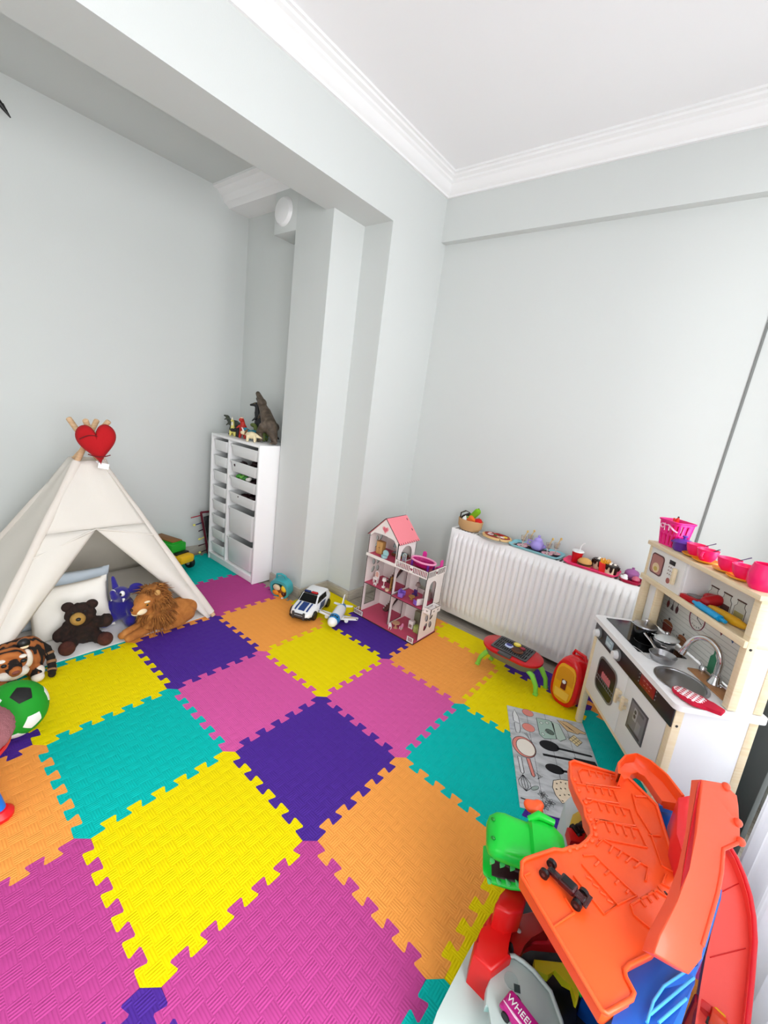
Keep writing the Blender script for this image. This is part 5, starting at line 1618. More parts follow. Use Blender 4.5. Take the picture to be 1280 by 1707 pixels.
veg('toy_pepper', 'dark orange toy pepper beside the carrot', (0.0, -0.03, 0.06), [('c', (-0.005, 0, 0.02), 0.014, (0.02, 0, 0.01), 0.012)], '#c85a22', (('stem', lambda m: m.cyl((-0.012, 0, 0.026), (-0.02, 0, 0.036), 0.004, 0.003, 8), '#4f8f2a'),))
veg('toy_tomato', 'red toy tomato at the right rim of the felt basket', (0.062, -0.01, 0.068), [('e', (0, 0, 0.012), (0.028, 0.026, 0.024))], '#cf1a1a', (('stem', lambda m: m.cyl((0, 0, 0.033), (0.0, 0.002, 0.042), 0.003, 0.002, 8), '#3f7a22'),))
veg('toy_aubergine', 'dark toy aubergine at the left rim of the felt basket', (-0.055, 0.02, 0.065), [('c', (-0.015, 0, 0.012), 0.016, (0.025, 0, 0.042), 0.012)], '#2b2028', (('cap', lambda m: m.cyl((0.022, 0, 0.04), (0.036, 0, 0.05), 0.012, 0.004, 10), '#4b6b2c'),))
veg('toy_broccoli', 'pale green toy broccoli behind the garlic', (-0.045, 0.0, 0.055), [('e', (0, 0, 0.024), (0.018, 0.018, 0.015)), ('e', (0.012, 0.008, 0.03), (0.012, 0.012, 0.011)), ('c', (0, 0, 0), 0.008, (0, 0, 0.02), 0.009)], '#8aa86a', (('stalk', lambda m: m.cyl((0, 0, -0.004), (0, 0, 0.012), 0.009, None, 10), '#b9c99a'),))
# pizza on grey board
t = rt('serving_board', 'grey oval serving board under the toy pizza', 'board', 0.185, 1.325)
m = MB(); m.prism([(0.128 * math.cos(a), 0.085 * math.sin(a)) for a in [2 * PI * k / 40 for k in range(40)]], 0, 0.009, None, 0.003, 2); m.build('board', mat('grey_board', '#a9aaa5', 0.6), t)
m = MB(); m.cyl((0, 0, 0.009), (0, 0, 0.0105), 0.055, None, 28); m.build('inset', mat('grey_board_inset', '#9b9c98', 0.6), t)
CR_, SAU = mat('pizza_crust', '#e7c188', 0.85, bump=0.3, scale=120), mat('pizza_sauce', '#8f1f16', 0.7)
t = rt('toy_pizza', 'toy pizza in slices with red sauce and felt toppings', 'toy food', 0.185, 1.325, 0.0105)
for k in range(4):
    a0 = k * PI / 2 + 0.5
    c = Vector((math.cos(a0 + PI / 4), math.sin(a0 + PI / 4), 0)) * 0.004
    sec = [(0, 0)] + [(0.1 * math.cos(a0 + PI / 2 * q / 10), 0.068 * math.sin(a0 + PI / 2 * q / 10)) for q in range(11)]
    m = MB(); m.prism([(p[0] + c.x, p[1] + c.y) for p in sec], 0, 0.014, None, 0.004, 2); sl = m.build('slice', CR_, t)
    sec = [(0, 0)] + [(0.083 * math.cos(a0 + 0.06 + (PI / 2 - 0.12) * q / 10), 0.055 * math.sin(a0 + 0.06 + (PI / 2 - 0.12) * q / 10)) for q in range(11)]
    m = MB(); m.prism([(p[0] + c.x * 2, p[1] + c.y * 2) for p in sec], 0.013, 0.017, None, 0.001); m.build('sauce', SAU, sl)
for (nm, x, y, c, r) in (('onion_ring', -0.04, -0.02, '#e9d7d9', 0.018), ('onion_ring', 0.045, -0.022, '#efe0e2', 0.013)):
    m = MB(); m.tube([(x + r * math.cos(a), y + r * 0.8 * math.sin(a), 0.019) for a in [2 * PI * q / 20 for q in range(20)]], 0.003, 8, closed=True); m.build(nm, mat('top_' + c[1:], c, 0.7), t)
for (nm, x, y, c, r) in (('tomato_slice', -0.015, 0.02, '#b5261c', 0.016), ('tomato_slice', 0.02, 0.028, '#a92018', 0.015), ('olive', -0.03, -0.02, '#241a1c', 0.010), ('pepper_piece', -0.005, -0.018, '#3d7a3a', 0.010), ('cheese_piece', 0.055, 0.0, '#edc93f', 0.018), ('mushroom_slice', 0.02, -0.03, '#c9a48a', 0.011), ('ham_piece', -0.055, 0.01, '#e7a59a', 0.012)):
    m = MB(); m.lathe([(0.0, 0.0), (r, 0.0), (r, 0.003), (r * 0.8, 0.0055), (0.0, 0.006)], (x, y, 0.0165), 16, None, 1.0, 1.0); m.build(nm, mat('top_' + c[1:], c, 0.7), t)
# light blue tray
def tray(name, label, x, y, w, d, mt, rz=0.0, ins=None):
    t = rt(name, label, 'tray', x, y, 0, rz)
    def ring(f, z, r):
        return [(a, b, z) for a, b in rrect(-w / 2 * f, -d / 2 * f, w / 2 * f, d / 2 * f, r, 6)]
    lo = [ring(0.86, 0.0, 0.03), ring(0.98, 0.012, 0.036), ring(1.0, 0.016, 0.037), ring(0.985, 0.019, 0.036), ring(0.93, 0.015, 0.034), ring(0.84, 0.005, 0.03)]
    n = len(lo[0])
    vs = [v for l in lo for v in l]
    fs = [(i * n + k, i * n + (k + 1) % n, (i + 1) * n + (k + 1) % n, (i + 1) * n + k) for i in range(len(lo) - 1) for k in range(n)]
    fs += [tuple(reversed(range(n))), tuple((len(lo) - 1) * n + k for k in range(n))]
    m = MB(); m.add(vs, fs); m.build('tray_body', mt, t, 50)
    if ins:
        m = MB(); m.prism(rrect(-w * 0.41, -d * 0.4, w * 0.41, d * 0.4, 0.03, 6), 0.0052, 0.007); m.build('liner', ins, t)
    return t
tray('tray', 'light blue tray with a toy tea set on the radiator', 0.45, 1.345, 0.335, 0.165, mat('light_blue_plastic', '#8ccfdb', 0.35), 0.0, mat('dark_liner', '#2a2733', 0.6))
LIL = mat('lilac_pot_plastic', '#a796e0', 0.35)
t = rt('toy_teapot', 'lilac toy teapot in the middle of the light blue tray', 'toy teapot', 0.452, 1.34, 0.0075)
m = MB(); m.lathe([(0.0, 0.0), (0.026, 0.0), (0.04, 0.018), (0.043, 0.035), (0.034, 0.055), (0.024, 0.062), (0.024, 0.066), (0.0, 0.066)], seg=28); m.build('pot_body', LIL, t, 60)
m = MB(); m.lathe([(0.026, 0.066), (0.024, 0.074), (0.01, 0.082), (0.005, 0.084), (0.009, 0.09), (0.007, 0.097), (0.0, 0.099)], seg=24); m.build('lid', LIL, t, 60)
m = MB(); m.tube([(0.036, 0, 0.03), (0.06, 0, 0.04), (0.07, 0, 0.062)], [0.012, 0.009, 0.007], 12); m.build('spout', LIL, t)
m = MB(); m.tube([(-0.034, 0, 0.05), (-0.062, 0, 0.052), (-0.066, 0, 0.028), (-0.038, 0, 0.02)], 0.005, 10); m.build('handle', LIL, t)
CLR = mat('clear_plastic', '#f6efe6', 0.08, 0, 0, 80, 0, 0, 0.9)
PKS = mat('pink_saucer', '#e2a8b4', 0.4)
for k, (x, y, lab) in enumerate(((0.365, 1.318, 'left front'), (0.385, 1.382, 'left rear'), (0.528, 1.312, 'right front'), (0.56, 1.372, 'right rear'))):
    t = rt('toy_goblet', 'clear toy goblet on a pink saucer at the %s of the blue tray' % lab, 'toy cup', x, y, 0.0075)
    m = MB(); m.lathe([(0.0, 0.0), (0.022, 0.0), (0.034, 0.007), (0.033, 0.009), (0.02, 0.004), (0.0, 0.004)], seg=24); m.build('saucer', PKS, t, 50)
    m = MB(); m.lathe([(0.0, 0.005), (0.014, 0.005), (0.004, 0.012), (0.004, 0.03), (0.016, 0.045), (0.018, 0.075), (0.0165, 0.075), (0.014, 0.046), (0.0, 0.038)], seg=20); m.build('cup', CLR, t, 50)
    m = MB(); m.tube([(0.0, 0, 0.045), (0.004, 0.002, 0.07), (0.012, 0.006, 0.1)], 0.0025, 8); m.ell((0.014, 0.007, 0.104), (0.007, 0.003, 0.009)); m.build('stirrer', mat('pale_gold_plastic', '#d9b56a', 0.4), t)
# hot pink tray with fast food
HP = mat('neon_pink_plastic', '#ff2f74', 0.35)
tray('tray', 'hot pink tray with toy fast food on the radiator', 0.782, 1.35, 0.305, 0.165, HP)
t = rt('toy_drink_cup', 'red toy drink cup with white lid and bent straw', 'toy cup', 0.69, 1.355, 0.0055)
m = MB(); m.lathe([(0.0, 0.0), (0.024, 0.0), (0.032, 0.066), (0.0, 0.066)], seg=28); m.build('cup', mat('red_cup', '#c9121b', 0.35), t)
m = MB(); m.lathe([(0.034, 0.066), (0.035, 0.07), (0.03, 0.075), (0.0, 0.076)], seg=28); m.build('lid', PLAST_W, t)
m = MB(); m.tube([(0.008, 0.0, 0.07), (0.01, 0, 0.105), (0.016, 0.0, 0.118), (0.028, 0.0, 0.128)], 0.0032, 10); m.build('straw', PLAST_W, t)
t = rt('toy_burger', 'round toy burger in front of the drink cup', 'toy food', 0.748, 1.315, 0.0055)
m = MB(); m.lathe([(0.0, 0.0), (0.034, 0.0), (0.038, 0.006), (0.036, 0.014), (0.0, 0.014)], seg=28); m.build('bottom_bun', mat('bun', '#b7762f', 0.7), t)
m = MB(); m.lathe([(0.0, 0.014), (0.04, 0.014), (0.041, 0.02), (0.038, 0.024), (0.0, 0.024)], seg=28); m.build('patty', mat('patty', '#4a2716', 0.8), t)
m = MB(); m.lathe([(0.038, 0.024), (0.04, 0.03), (0.032, 0.043), (0.018, 0.05), (0.0, 0.052)], seg=28); m.build('top_bun', mat('bun_top', '#dba75e', 0.6), t, 60)
for lab, x, y in (('left behind the fries', 0.815, 1.372), ('right beside the fries', 0.888, 1.325)):
    t = rt('toy_cake', 'cream toy cake with dripping chocolate icing, ' + lab, 'toy cake', x, y, 0.0055)
    m = MB(); m.cyl((0, 0, 0), (0, 0, 0.05), 0.033, 0.034, 28); m.build('sponge', mat('cream_cake', '#ead9b8', 0.8), t)
    m = MB(); m.cyl((0, 0, 0.046), (0, 0, 0.057), 0.037, 0.035, 28)
    for q in range(9):
        a = 2 * PI * q / 9
        m.tube([(0.0355 * math.cos(a), 0.0355 * math.sin(a), 0.05), (0.0365 * math.cos(a), 0.0365 * math.sin(a), 0.035 - 0.012 * (q % 3)), (0.0355 * math.cos(a), 0.0355 * math.sin(a), 0.028 - 0.012 * (q % 3))], [0.009, 0.007, 0.003], 8)
    m.build('icing', mat('dark_chocolate', '#24130e', 0.35), t, 50)
    for q in range(3):
        m = MB(); m.ell((0.015 * math.cos(q * 2.1), 0.015 * math.sin(q * 2.1), 0.06), (0.008, 0.008, 0.006)); m.build('topping', mat('white_icing', '#f2e9df', 0.6), t)
t = rt('toy_fries', 'red box of toy fries between the two cakes', 'toy food', 0.853, 1.315, 0.0055)
m = MB(); m.prism([(-0.022, 0.0), (0.022, 0.0), (0.03, 0.06), (0.012, 0.052), (-0.012, 0.052), (-0.03, 0.06)], -0.012, 0.012, MXZ, 0.002, 1); m.build('box', mat('red_box', '#e0201c', 0.4), t)
for q in range(7):
    m = MB(); m.box((-0.021 + q * 0.007, 0.002 * (q % 3) - 0.002, 0.055), (0.006, 0.006, 0.05 + 0.006 * (q % 3)), 0.001, rot=(0.1 * (q % 2), 0.06 * (q - 3), 0)); m.build('fry', mat('fry_yellow', '#f0a81e', 0.6), t)
# dark red tray at the right end
tray('tray', 'dark red toy tray at the right end of the radiator', 0.995, 1.325, 0.11, 0.12, mat('crimson_plastic', '#b5103f', 0.4))
t = rt('toy_pot', 'mauve round toy pot on the dark red tray', 'toy pot', 0.99, 1.355, 0.0055)
m = MB(); m.lathe([(0.0, 0.0), (0.026, 0.0), (0.038, 0.02), (0.036, 0.038), (0.0, 0.038)], seg=26); m.build('pot', mat('mauve_plastic', '#9a5a94', 0.4), t, 50)
m = MB(); m.lathe([(0.038, 0.038), (0.03, 0.05), (0.012, 0.058), (0.006, 0.06), (0.008, 0.068), (0.0, 0.07)], seg=26); m.build('lid', mat('mauve_plastic', '#9a5a94', 0.4), t, 50)
t = rt('toy_meringue', 'white toy meringue at the front of the dark red tray', 'toy food', 0.965, 1.295, 0.0055)
m = MB(); m.blob([('e', (0, 0, 0.012), (0.02, 0.018, 0.013)), ('e', (0.003, 0, 0.026), (0.013, 0.012, 0.01)), ('e', (-0.012, 0.002, 0.018), (0.01, 0.01, 0.01))], 0.003, 2); m.build('body', PLAST_W, t, 60)
t = rt('toy_cupcake', 'pink toy cupcake beside the white meringue', 'toy food', 1.02, 1.30, 0.0055)
m = MB(); m.lathe([(0.0, 0.0), (0.014, 0.0), (0.019, 0.02), (0.0, 0.02)], seg=18); m.build('case', mat('crimson_plastic', '#b5103f', 0.4), t)
m = MB(); m.lathe([(0.02, 0.02), (0.018, 0.03), (0.01, 0.038), (0.0, 0.041)], seg=18); m.build('icing', mat('dusty_pink', '#c9627c', 0.5), t, 60)

# ------------------------------------------------------------------ toy barbecue
bq = thing('toy_barbecue', 'red and grey toy barbecue on splayed green legs', 'toy barbecue', (0.568, 0.952, 0.0), 0.0)
def stad(l, w, n=14):
    r = w / 2
    return [(l / 2 - r + r * math.cos(-PI / 2 + PI * k / n), r * math.sin(-PI / 2 + PI * k / n)) for k in range(n + 1)] + [(-l / 2 + r + r * math.cos(PI / 2 + PI * k / n), r * math.sin(PI / 2 + PI * k / n)) for k in range(n + 1)]
def loft(m, loops):
    n = len(loops[0])
    vs = [v for l in loops for v in l]
    fs = [(i * n + k, i * n + (k + 1) % n, (i + 1) * n + (k + 1) % n, (i + 1) * n + k) for i in range(len(loops) - 1) for k in range(n)]
    fs += [tuple(reversed(range(n))), tuple((len(loops) - 1) * n + k for k in range(n))]
    m.add(vs, fs)
def sl(l, w, z):
    return [(x, y, z) for x, y in stad(l, w)]
m = MB(); loft(m, [sl(0.25, 0.11, 0.095), sl(0.29, 0.15, 0.105), sl(0.335, 0.19, 0.145), sl(0.34, 0.195, 0.152)]); m.build('tub', mat('warm_grey_plastic', '#7b7a74', 0.5), bq, 50)
m = MB(); loft(m, [sl(0.345, 0.2, 0.15), sl(0.352, 0.207, 0.154), sl(0.35, 0.205, 0.165), sl(0.335, 0.19, 0.17)]); m.build('rim', mat('red_toy_plastic', '#cb1420', 0.25), bq, 50)
hl = []
for r in range(3):
    for q in range(16):
        x0 = -0.095 + q * 0.0122
        y0 = -0.066 + r * 0.046
        hl.append([(x0, y0), (x0 + 0.007, y0), (x0 + 0.007, y0 + 0.038), (x0, y0 + 0.038)])
m = MB(); m.box((0.0, 0, 0.171), (0.206, 0.15, 0.003)); m.build('tray_well', mat('near_black', '#1b1b1c', 0.6), bq)
m = MB(); m.plate(rrect(-0.106, -0.08, 0.106, 0.08, 0.008, 4), hl, 0.172, 0.178); m.build('grill_rack', mat('dark_grey_grill', '#4b4a4b', 0.5), bq)
m = MB(); m.box((-0.01, -0.1, 0.17), (0.075, 0.03, 0.014), 0.004); m.build('front_handle', mat('dark_grey_grill', '#4b4a4b', 0.5), bq)
LG = mat('lime_plastic', '#86d84a', 0.4)
for (x, y) in ((-0.15, -0.045), (-0.12, 0.06), (0.165, -0.05), (0.18, 0.055)):
    sx = 1 if x > 0 else -1
    m = MB(); m.tube([(x * 0.72, y, 0.115), (x * 0.9, y * 1.05, 0.1), (x * 1.08, y * 1.08, 0.055), (x * 1.14, y * 1.1, 0.008)], [0.014, 0.015, 0.013, 0.012], 12); m.box((x * 1.14, y * 1.1, 0.006), (0.026, 0.026, 0.012), 0.004); m.build('leg', LG, bq, 50)
for nm, lab, x, y, c, r, c2 in (('toy_burger_patty', 'brown toy burger patty on the barbecue rack', 0.03, -0.02, '#6a3a22', 0.03, '#4f2a17'), ('toy_onion_slice', 'purple and white toy onion slice on the barbecue rack', -0.025, -0.005, '#3c3f8a', 0.02, '#c9d2f2'), ('toy_corn_slice', 'yellow toy corn piece at the back of the barbecue rack', 0.005, 0.045, '#ecd33c', 0.02, '#f3e27a'), ('toy_steak', 'dark red toy steak behind the burger patty', 0.045, 0.025, '#7a1c2c', 0.016, '#a33a48')):
    t = thing(nm, lab, 'toy food', (0.568 + x, 0.952 + y, 0.1785), 0, 'food on the toy barbecue')
    m = MB(); m.lathe([(0.0, 0.0), (r * 1.15 if 'onion' in nm else r, 0.001), (r * 1.1 if 'onion' in nm else r * 1.02, 0.006), (r * 0.92, 0.009), (0.0, 0.0095)], seg=24, sx=1.1, sy=0.9); m.build('piece', mat('bbq_' + (c2 if 'onion' in nm else c)[1:], c2 if 'onion' in nm else c, 0.6), t, 50)
    m = MB(); m.lathe([(r * 0.8, 0.0088), (r * 0.78, 0.0105), (0.0, 0.011)], seg=24, sx=1.1, sy=0.9); m.build('top_face', mat('bbq_t' + (c if 'onion' in nm else c2)[1:], c if 'onion' in nm else c2, 0.6), t, 50)

# ------------------------------------------------------------------ red toy case with yellow door
rc = thing('toy_case', 'glossy red rounded toy carry case with a yellow front beside the kitchen', 'toy case', (0.895, 0.985, 0.0), -0.30)
RG = mat('glossy_red', '#d90f16', 0.18, coat=0.4)
m = MB()
lo = []
for (y, f) in ((-0.062, 0.86), (-0.056, 0.95), (-0.04, 1.0), (0.035, 1.0), (0.058, 0.94), (0.066, 0.84)):
    pts = []
    for k in range(36):
        a = 2 * PI * k / 36
        c, s = math.cos(a), math.sin(a)
        x = 0.082 * math.copysign(abs(c) ** 0.75, c) * (1.0 if s < 0 else 1 - 0.12 * s)
        zz = 0.135 + (0.145 * s ** 0.95 if s > 0 else -0.135 * abs(s) ** 0.55)
        pts.append((x * f, y, 0.135 + (zz - 0.135) * f if zz > 0.135 else 0.135 + (zz - 0.135) * (1 if f > 0.93 else 0.97)))
    lo.append(pts)
n = 36
vs = [v for l in lo for v in l]
fs = [(i * n + k, (i + 1) * n + k, (i + 1) * n + (k + 1) % n, i * n + (k + 1) % n) for i in range(len(lo) - 1) for k in range(n)]
fs += [tuple(range(n)), tuple(reversed(range((len(lo) - 1) * n, len(lo) * n)))]
m.add(vs, fs); bmesh.ops.recalc_face_normals(m.bm, faces=list(m.bm.faces)); m.build('shell', RG, rc, 50)
def ov(f, zc=0.128):
    return [(x * f, zc + (z - zc) * f) for x, z in [(0.056 * math.copysign(abs(math.cos(a)) ** 0.6, math.cos(a)), 0.135 + (0.105 if math.sin(a) > 0 else 0.11) * math.copysign(abs(math.sin(a)) ** 0.6, math.sin(a))) for a in [2 * PI * k / 36 for k in range(36)]]]
m = MB(); m.prism(ov(1.0), 0.058, 0.068, MXZ, 0.003, 2); dr = m.build('front_door', mat('amber_yellow', '#e9a81a', 0.4), rc)
m = MB(); m.prism([p for p in ov(0.86) if p[1] > 0.13] , 0.068, 0.0705, MXZ); m.build('upper_panel', mat('amber_dark', '#d9931a', 0.45), dr)
m = MB(); m.prism([(-0.038, 0.045), (0.038, 0.045), (0.042, 0.09), (-0.042, 0.09)], 0.068, 0.0705, MXZ); m.build('lower_panel', mat('amber_light', '#f0c14a', 0.45), dr)
m = MB(); m.prism([(-0.012, 0.1), (0.016, 0.1), (0.016, 0.155), (-0.012, 0.155)], 0.07, 0.074, MXZ, 0.001); m.build('latch', mat('dark_maroon', '#6a1418', 0.4), dr)
m = MB(); m.prism(circ(0.003, 0.145, 0.010, 14), 0.074, 0.077, MXZ); m.build('sticker', PLAST_W, dr)
m = MB(); m.tube([(-0.035, 0.02, 0.268), (-0.03, 0.02, 0.292), (0.03, 0.02, 0.288), (0.04, 0.02, 0.262)], 0.009, 10); m.build('handle', RG, rc)
m = MB(); m.box((0.05, 0.05, 0.225), (0.045, 0.02, 0.035), 0.008, rot=(0, 0.7, 0)); m.build('hinge', mat('dark_grey_grill', '#4b4a4b', 0.5), rc)

# ------------------------------------------------------------------ kitchen rug printed with utensils
rug = thing('kitchen_rug', 'grey printed kitchen rug with spoons, pan and whisk in front of the toy kitchen', 'rug', (0.682, 0.684, 0.0), math.radians(28.3))
RW, RL = 0.378, 0.60
RUGM = ramp_mat('rug_grey', [(0.3, '#9fa3a6'), (0.5, '#c1c4c6'), (0.7, '#d0d3d4')], 'noise', 12, 0.9, 0.15, (1, 3, 1), 2, 300)
m = MB(); m.prism([(0, -RL), (RW, -RL), (RW, 0), (0, 0)], 0.0003, 0.005, None, 0.0015); m.build('mat_body', RUGM, rug)
INK = mat('rug_ink', '#15161a', 0.9)
RZT = 0.0052
def deco(name, poly, col, z=0.0, part=True):
    m = MB(); m.prism([(x * RW, -y * RL) for x, y in poly], RZT + z, RZT + z + 0.0004)
    return m.build(name, col if not isinstance(col, str) else mat('rug_' + col[1:], col, 0.9), rug)
def ell(cx, cy, rx, ry, a=0.0, n=26):
    o = []
    for k in range(n):
        t_ = 2 * PI * k / n
        x, y = rx * math.cos(t_), ry * math.sin(t_)
        o.append((cx + (x * math.cos(a) - y * math.sin(a)) / RW, cy + (x * math.sin(a) + y * math.cos(a)) / RL))
    return o
def line(name, pts, r=0.0012, z=0.0):
    m = MB(); m.tube([(x * RW, -y * RL, RZT + 0.0002 + z) for x, y in pts], r, 5, flat=0.3); return m.build(name, INK, rug)
for k in range(1, 4):
    line('plank_line', [(k * 0.25, 0.005), (k * 0.25, 0.995)], 0.0007)
# printed motifs, in fractions of rug width (x) and length (y)
def shape(name, poly, fill, z=0.0004, lw=0.0014):
    o = deco(name, [(x + 0.06 * y, y) for x, y in poly], fill, z)
    m = MB(); m.tube([((x + 0.06 * y) * RW, -y * RL, RZT + z + 0.0004) for x, y in poly], lw, 5, closed=True, flat=0.3); m.build('outline', INK, o)
    return o


def blackshape(name, poly):
    return deco(name, [(x + 0.06 * y, y) for x, y in poly], INK, 0.0004)


def handle_poly(x0, y0, x1, y1, w):
    dx, dy = (x1 - x0) * RW, (y1 - y0) * RL
    l = math.hypot(dx, dy)
    nx, ny = -dy / l * w / RW, dx / l * w / RL
    return [(x0 + nx, y0 + ny), (x1 + nx * 0.9, y1 + ny * 0.9), (x1 + dx / l * w / RW, y1 + dy / l * w / RL), (x1 - nx * 0.9, y1 - ny * 0.9), (x0 - nx, y0 - ny)]


SAL = '#e08a7e'
shape('printed_knife', [(0.09, 0.035), (0.125, 0.12), (0.125, 0.2), (0.05, 0.185), (0.055, 0.1)], '#dfe1e2')
shape('printed_knife_handle', [(0.055, 0.205), (0.125, 0.205), (0.118, 0.27), (0.095, 0.315), (0.055, 0.315), (0.05, 0.26)], '#cfd2d3')
shape('printed_tomato', ell(0.27, 0.04, 0.028, 0.026), SAL, lw=0.0007)
shape('printed_tomato', ell(0.23, 0.225, 0.03, 0.028), SAL, lw=0.0007)
shape('printed_pan', ell(0.118, 0.455, 0.052, 0.062), SAL)
shape('printed_pan_inside', ell(0.135, 0.458, 0.042, 0.052), '#efe7da', 0.0009)
shape('printed_pan_handle', handle_poly(0.135, 0.565, 0.155, 0.715, 0.008), SAL)
shape('printed_whisk_handle', handle_poly(0.035, 0.57, 0.035, 0.71, 0.008), '#d5d8d9')
for k in range(5):
    s = (k - 2) * 0.02
    line('printed_whisk_wire', [(0.035 + 0.06 * 0.73, 0.73), (0.035 + 0.06 * 0.79 + s * 1.6, 0.79), (0.038 + 0.06 * 0.83 + s * 1.5, 0.83), (0.038 + 0.06 * 0.865, 0.865)], 0.0012, 0.0004)
blackshape('printed_spoon', ell(0.44, 0.375, 0.045, 0.032, -0.1)); blackshape('printed_spoon_handle', handle_poly(0.53, 0.38, 0.93, 0.375, 0.0065))
blackshape('printed_spatula', handle_poly(0.33, 0.485, 0.72, 0.463, 0.0065)); blackshape('printed_spatula_blade', [(0.70, 0.435), (0.95, 0.425), (0.96, 0.47), (0.72, 0.492)])
blackshape('printed_spoon', ell(0.425, 0.6, 0.04, 0.026, -0.05)); blackshape('printed_spoon_handle', handle_poly(0.50, 0.6, 0.93, 0.58, 0.006))
shape('printed_jar', [(0.37, 0.08), (0.54, 0.07), (0.58, 0.1), (0.56, 0.28), (0.4, 0.31), (0.355, 0.27)], '#a9c3b6')
shape('printed_jar_neck', [(0.565, 0.075), (0.66, 0.09), (0.69, 0.25), (0.6, 0.295), (0.565, 0.27)], '#bccfc4')
for (x, y) in ((0.42, 0.13), (0.50, 0.11), (0.46, 0.22), (0.40, 0.26)):
    shape('printed_dot', ell(x, y, 0.008, 0.008, 0, 12), '#cfdcd4', 0.0009, 0.0008)
shape('printed_leaf', ell(0.50, 0.215, 0.02, 0.016, 0.6), '#5f6f66', 0.001)
shape('printed_board', [(0.65, 0.04), (0.78, 0.035), (0.92, 0.1), (0.98, 0.12), (0.97, 0.14), (0.9, 0.14), (0.87, 0.16), (0.74, 0.15)], '#d9b98c')
for k in range(4):
    line('printed_grain', [(0.69 + 0.03 * k, 0.05 + 0.02 * k), (0.8 + 0.02 * k, 0.11 + 0.012 * k)], 0.001, 0.0006)
shape('printed_waffle', [(0.72, 0.245), (0.81, 0.18), (0.885, 0.245), (0.80, 0.305)], '#e3d0a0')
for k in range(1, 3):
    line('printed_waffle_line', [(0.735 + 0.03 * k, 0.245 - 0.022 * k), (0.815 + 0.03 * k, 0.305 - 0.022 * k)], 0.001, 0.0008)
    line('printed_waffle_line', [(0.735 + 0.028 * k, 0.245 + 0.02 * k), (0.825 + 0.028 * k, 0.182 + 0.02 * k)], 0.001, 0.0008)
shape('printed_bag', [(0.37, 0.71), (0.45, 0.685), (0.57, 0.675), (0.62, 0.72), (0.55, 0.80), (0.47, 0.86), (0.40, 0.885), (0.35, 0.83), (0.34, 0.77)], '#ecd9bd')
for (x, y) in ((0.40, 0.73), (0.45, 0.71), (0.50, 0.71), (0.38, 0.78), (0.43, 0.765), (0.48, 0.755), (0.53, 0.74), (0.40, 0.825), (0.45, 0.81), (0.50, 0.80), (0.41, 0.865)):
    blackshape('printed_dot', ell(x, y, 0.0035, 0.0035, 0, 8))
for (cx, cy) in ((0.21, 0.86), (0.27, 0.905), (0.205, 0.94)):
    for k in range(6):
        a = k * PI / 3
        line('printed_flower_petal', [(cx + 0.06 * cy + 0.012 * math.cos(a + q) / RW * r * 1.0, cy + 0.012 * math.sin(a + q) / RL * r) for q, r in ((0, 0.2), (0.35, 1.2), (0, 1.7), (-0.35, 1.2), (0, 0.2))], 0.001, 0.0004)
shape('printed_leaf', ell(0.14, 0.82, 0.02, 0.008, -0.6), '#9aa8a2', lw=0.0008)
line('printed_rolling_pin', [(0.02, 0.93), (0.24, 0.945)], 0.003, 0.0002)
for k in range(3):
    line('printed_herb', [(0.20 + 0.03 * k, 0.66 + 0.02 * k), (0.26 + 0.02 * k, 0.70), (0.24, 0.735)], 0.0007, 0.0002)
line('printed_herb', [(0.18, 0.3), (0.26, 0.39)], 0.001, 0.0002); line('printed_herb', [(0.20, 0.29), (0.24, 0.38)], 0.0008, 0.0002)
# ------------------------------------------------------------------ toy kitchen
KX = Vector((0.552, -0.833, 0.038)).normalized()
KZ = Vector((-0.037, 0.021, 0.999)); KZ = (KZ - KX * KZ.dot(KX)).normalized()
KY = KZ.cross(KX)
KM_ = Matrix((KX, KY, KZ)).transposed().to_4x4()
KM_.translation = Vector((0.974, 0.872, 0.0))
KW, KD, KC, KH, KF = 0.666, 0.262, 0.556, 0.985, 0.152     # width, depth, counter underside, height, hutch front
kit = thing('toy_kitchen', 'white and pale wood toy kitchen with sink, cooktop and shelf', 'toy kitchen')
kit.matrix_world = KM_
PW = 0.028
def kb(name, c, s, mt, bev=0.002, par=None, rot=None):
    m = MB(); m.box(c, s, bev, rot); return m.build(name, mt, par or kit)
def post(x, y, z0, z1, nm='post'):
    return kb(nm, (x, y, (z0 + z1) / 2), (PW, PW, z1 - z0), WOODL)
MDF = mat('white_mdf', '#f1f2f3', 0.4)
# four legs / posts; the rear ones carry the hutch
post(PW / 2, PW / 2, 0.003, KC); post(KW - PW / 2, PW / 2, -0.024, KC)
post(PW / 2, KD - PW / 2, 0.0, KC); post(KW - PW / 2, KD - PW / 2, -0.028, KC)
post(PW / 2, KF + PW / 2, KC + 0.022, KH - 0.018); post(KW - PW / 2, KF + PW / 2, KC + 0.022, KH - 0.018)
post(PW / 2, KD - PW / 2, KC + 0.022, KH - 0.018); post(KW - PW / 2, KD - PW / 2, KC + 0.022, KH - 0.018)
for x, nm in ((PW / 2, 'side_panel'), (KW - PW / 2, 'side_panel')):
    kb(nm, (x, KD / 2, KC / 2 + 0.09), (0.014, KD - 2 * PW + 0.002, KC - 0.18), MDF) if x < 0.1 else kb(nm, (x + 0.004, KD / 2, KC / 2 + 0.04), (0.016, KD - 2 * PW + 0.002, KC - 0.08), MDF)
    kb('hutch_side', (x + (0.004 if x > 0.1 else 0), (KF + KD) / 2, (KC + KH) / 2), (0.014, KD - KF - 2 * PW + 0.002, KH - KC - 0.04), MDF)
kb('back_panel', (KW / 2, KD - 0.004, KC / 2 + 0.1), (KW - 2 * PW, 0.006, KC - 0.2), MDF)
kb('bottom_panel', (KW / 2, KD / 2, 0.196), (KW - 2 * PW, KD - 0.03, 0.012), MDF)
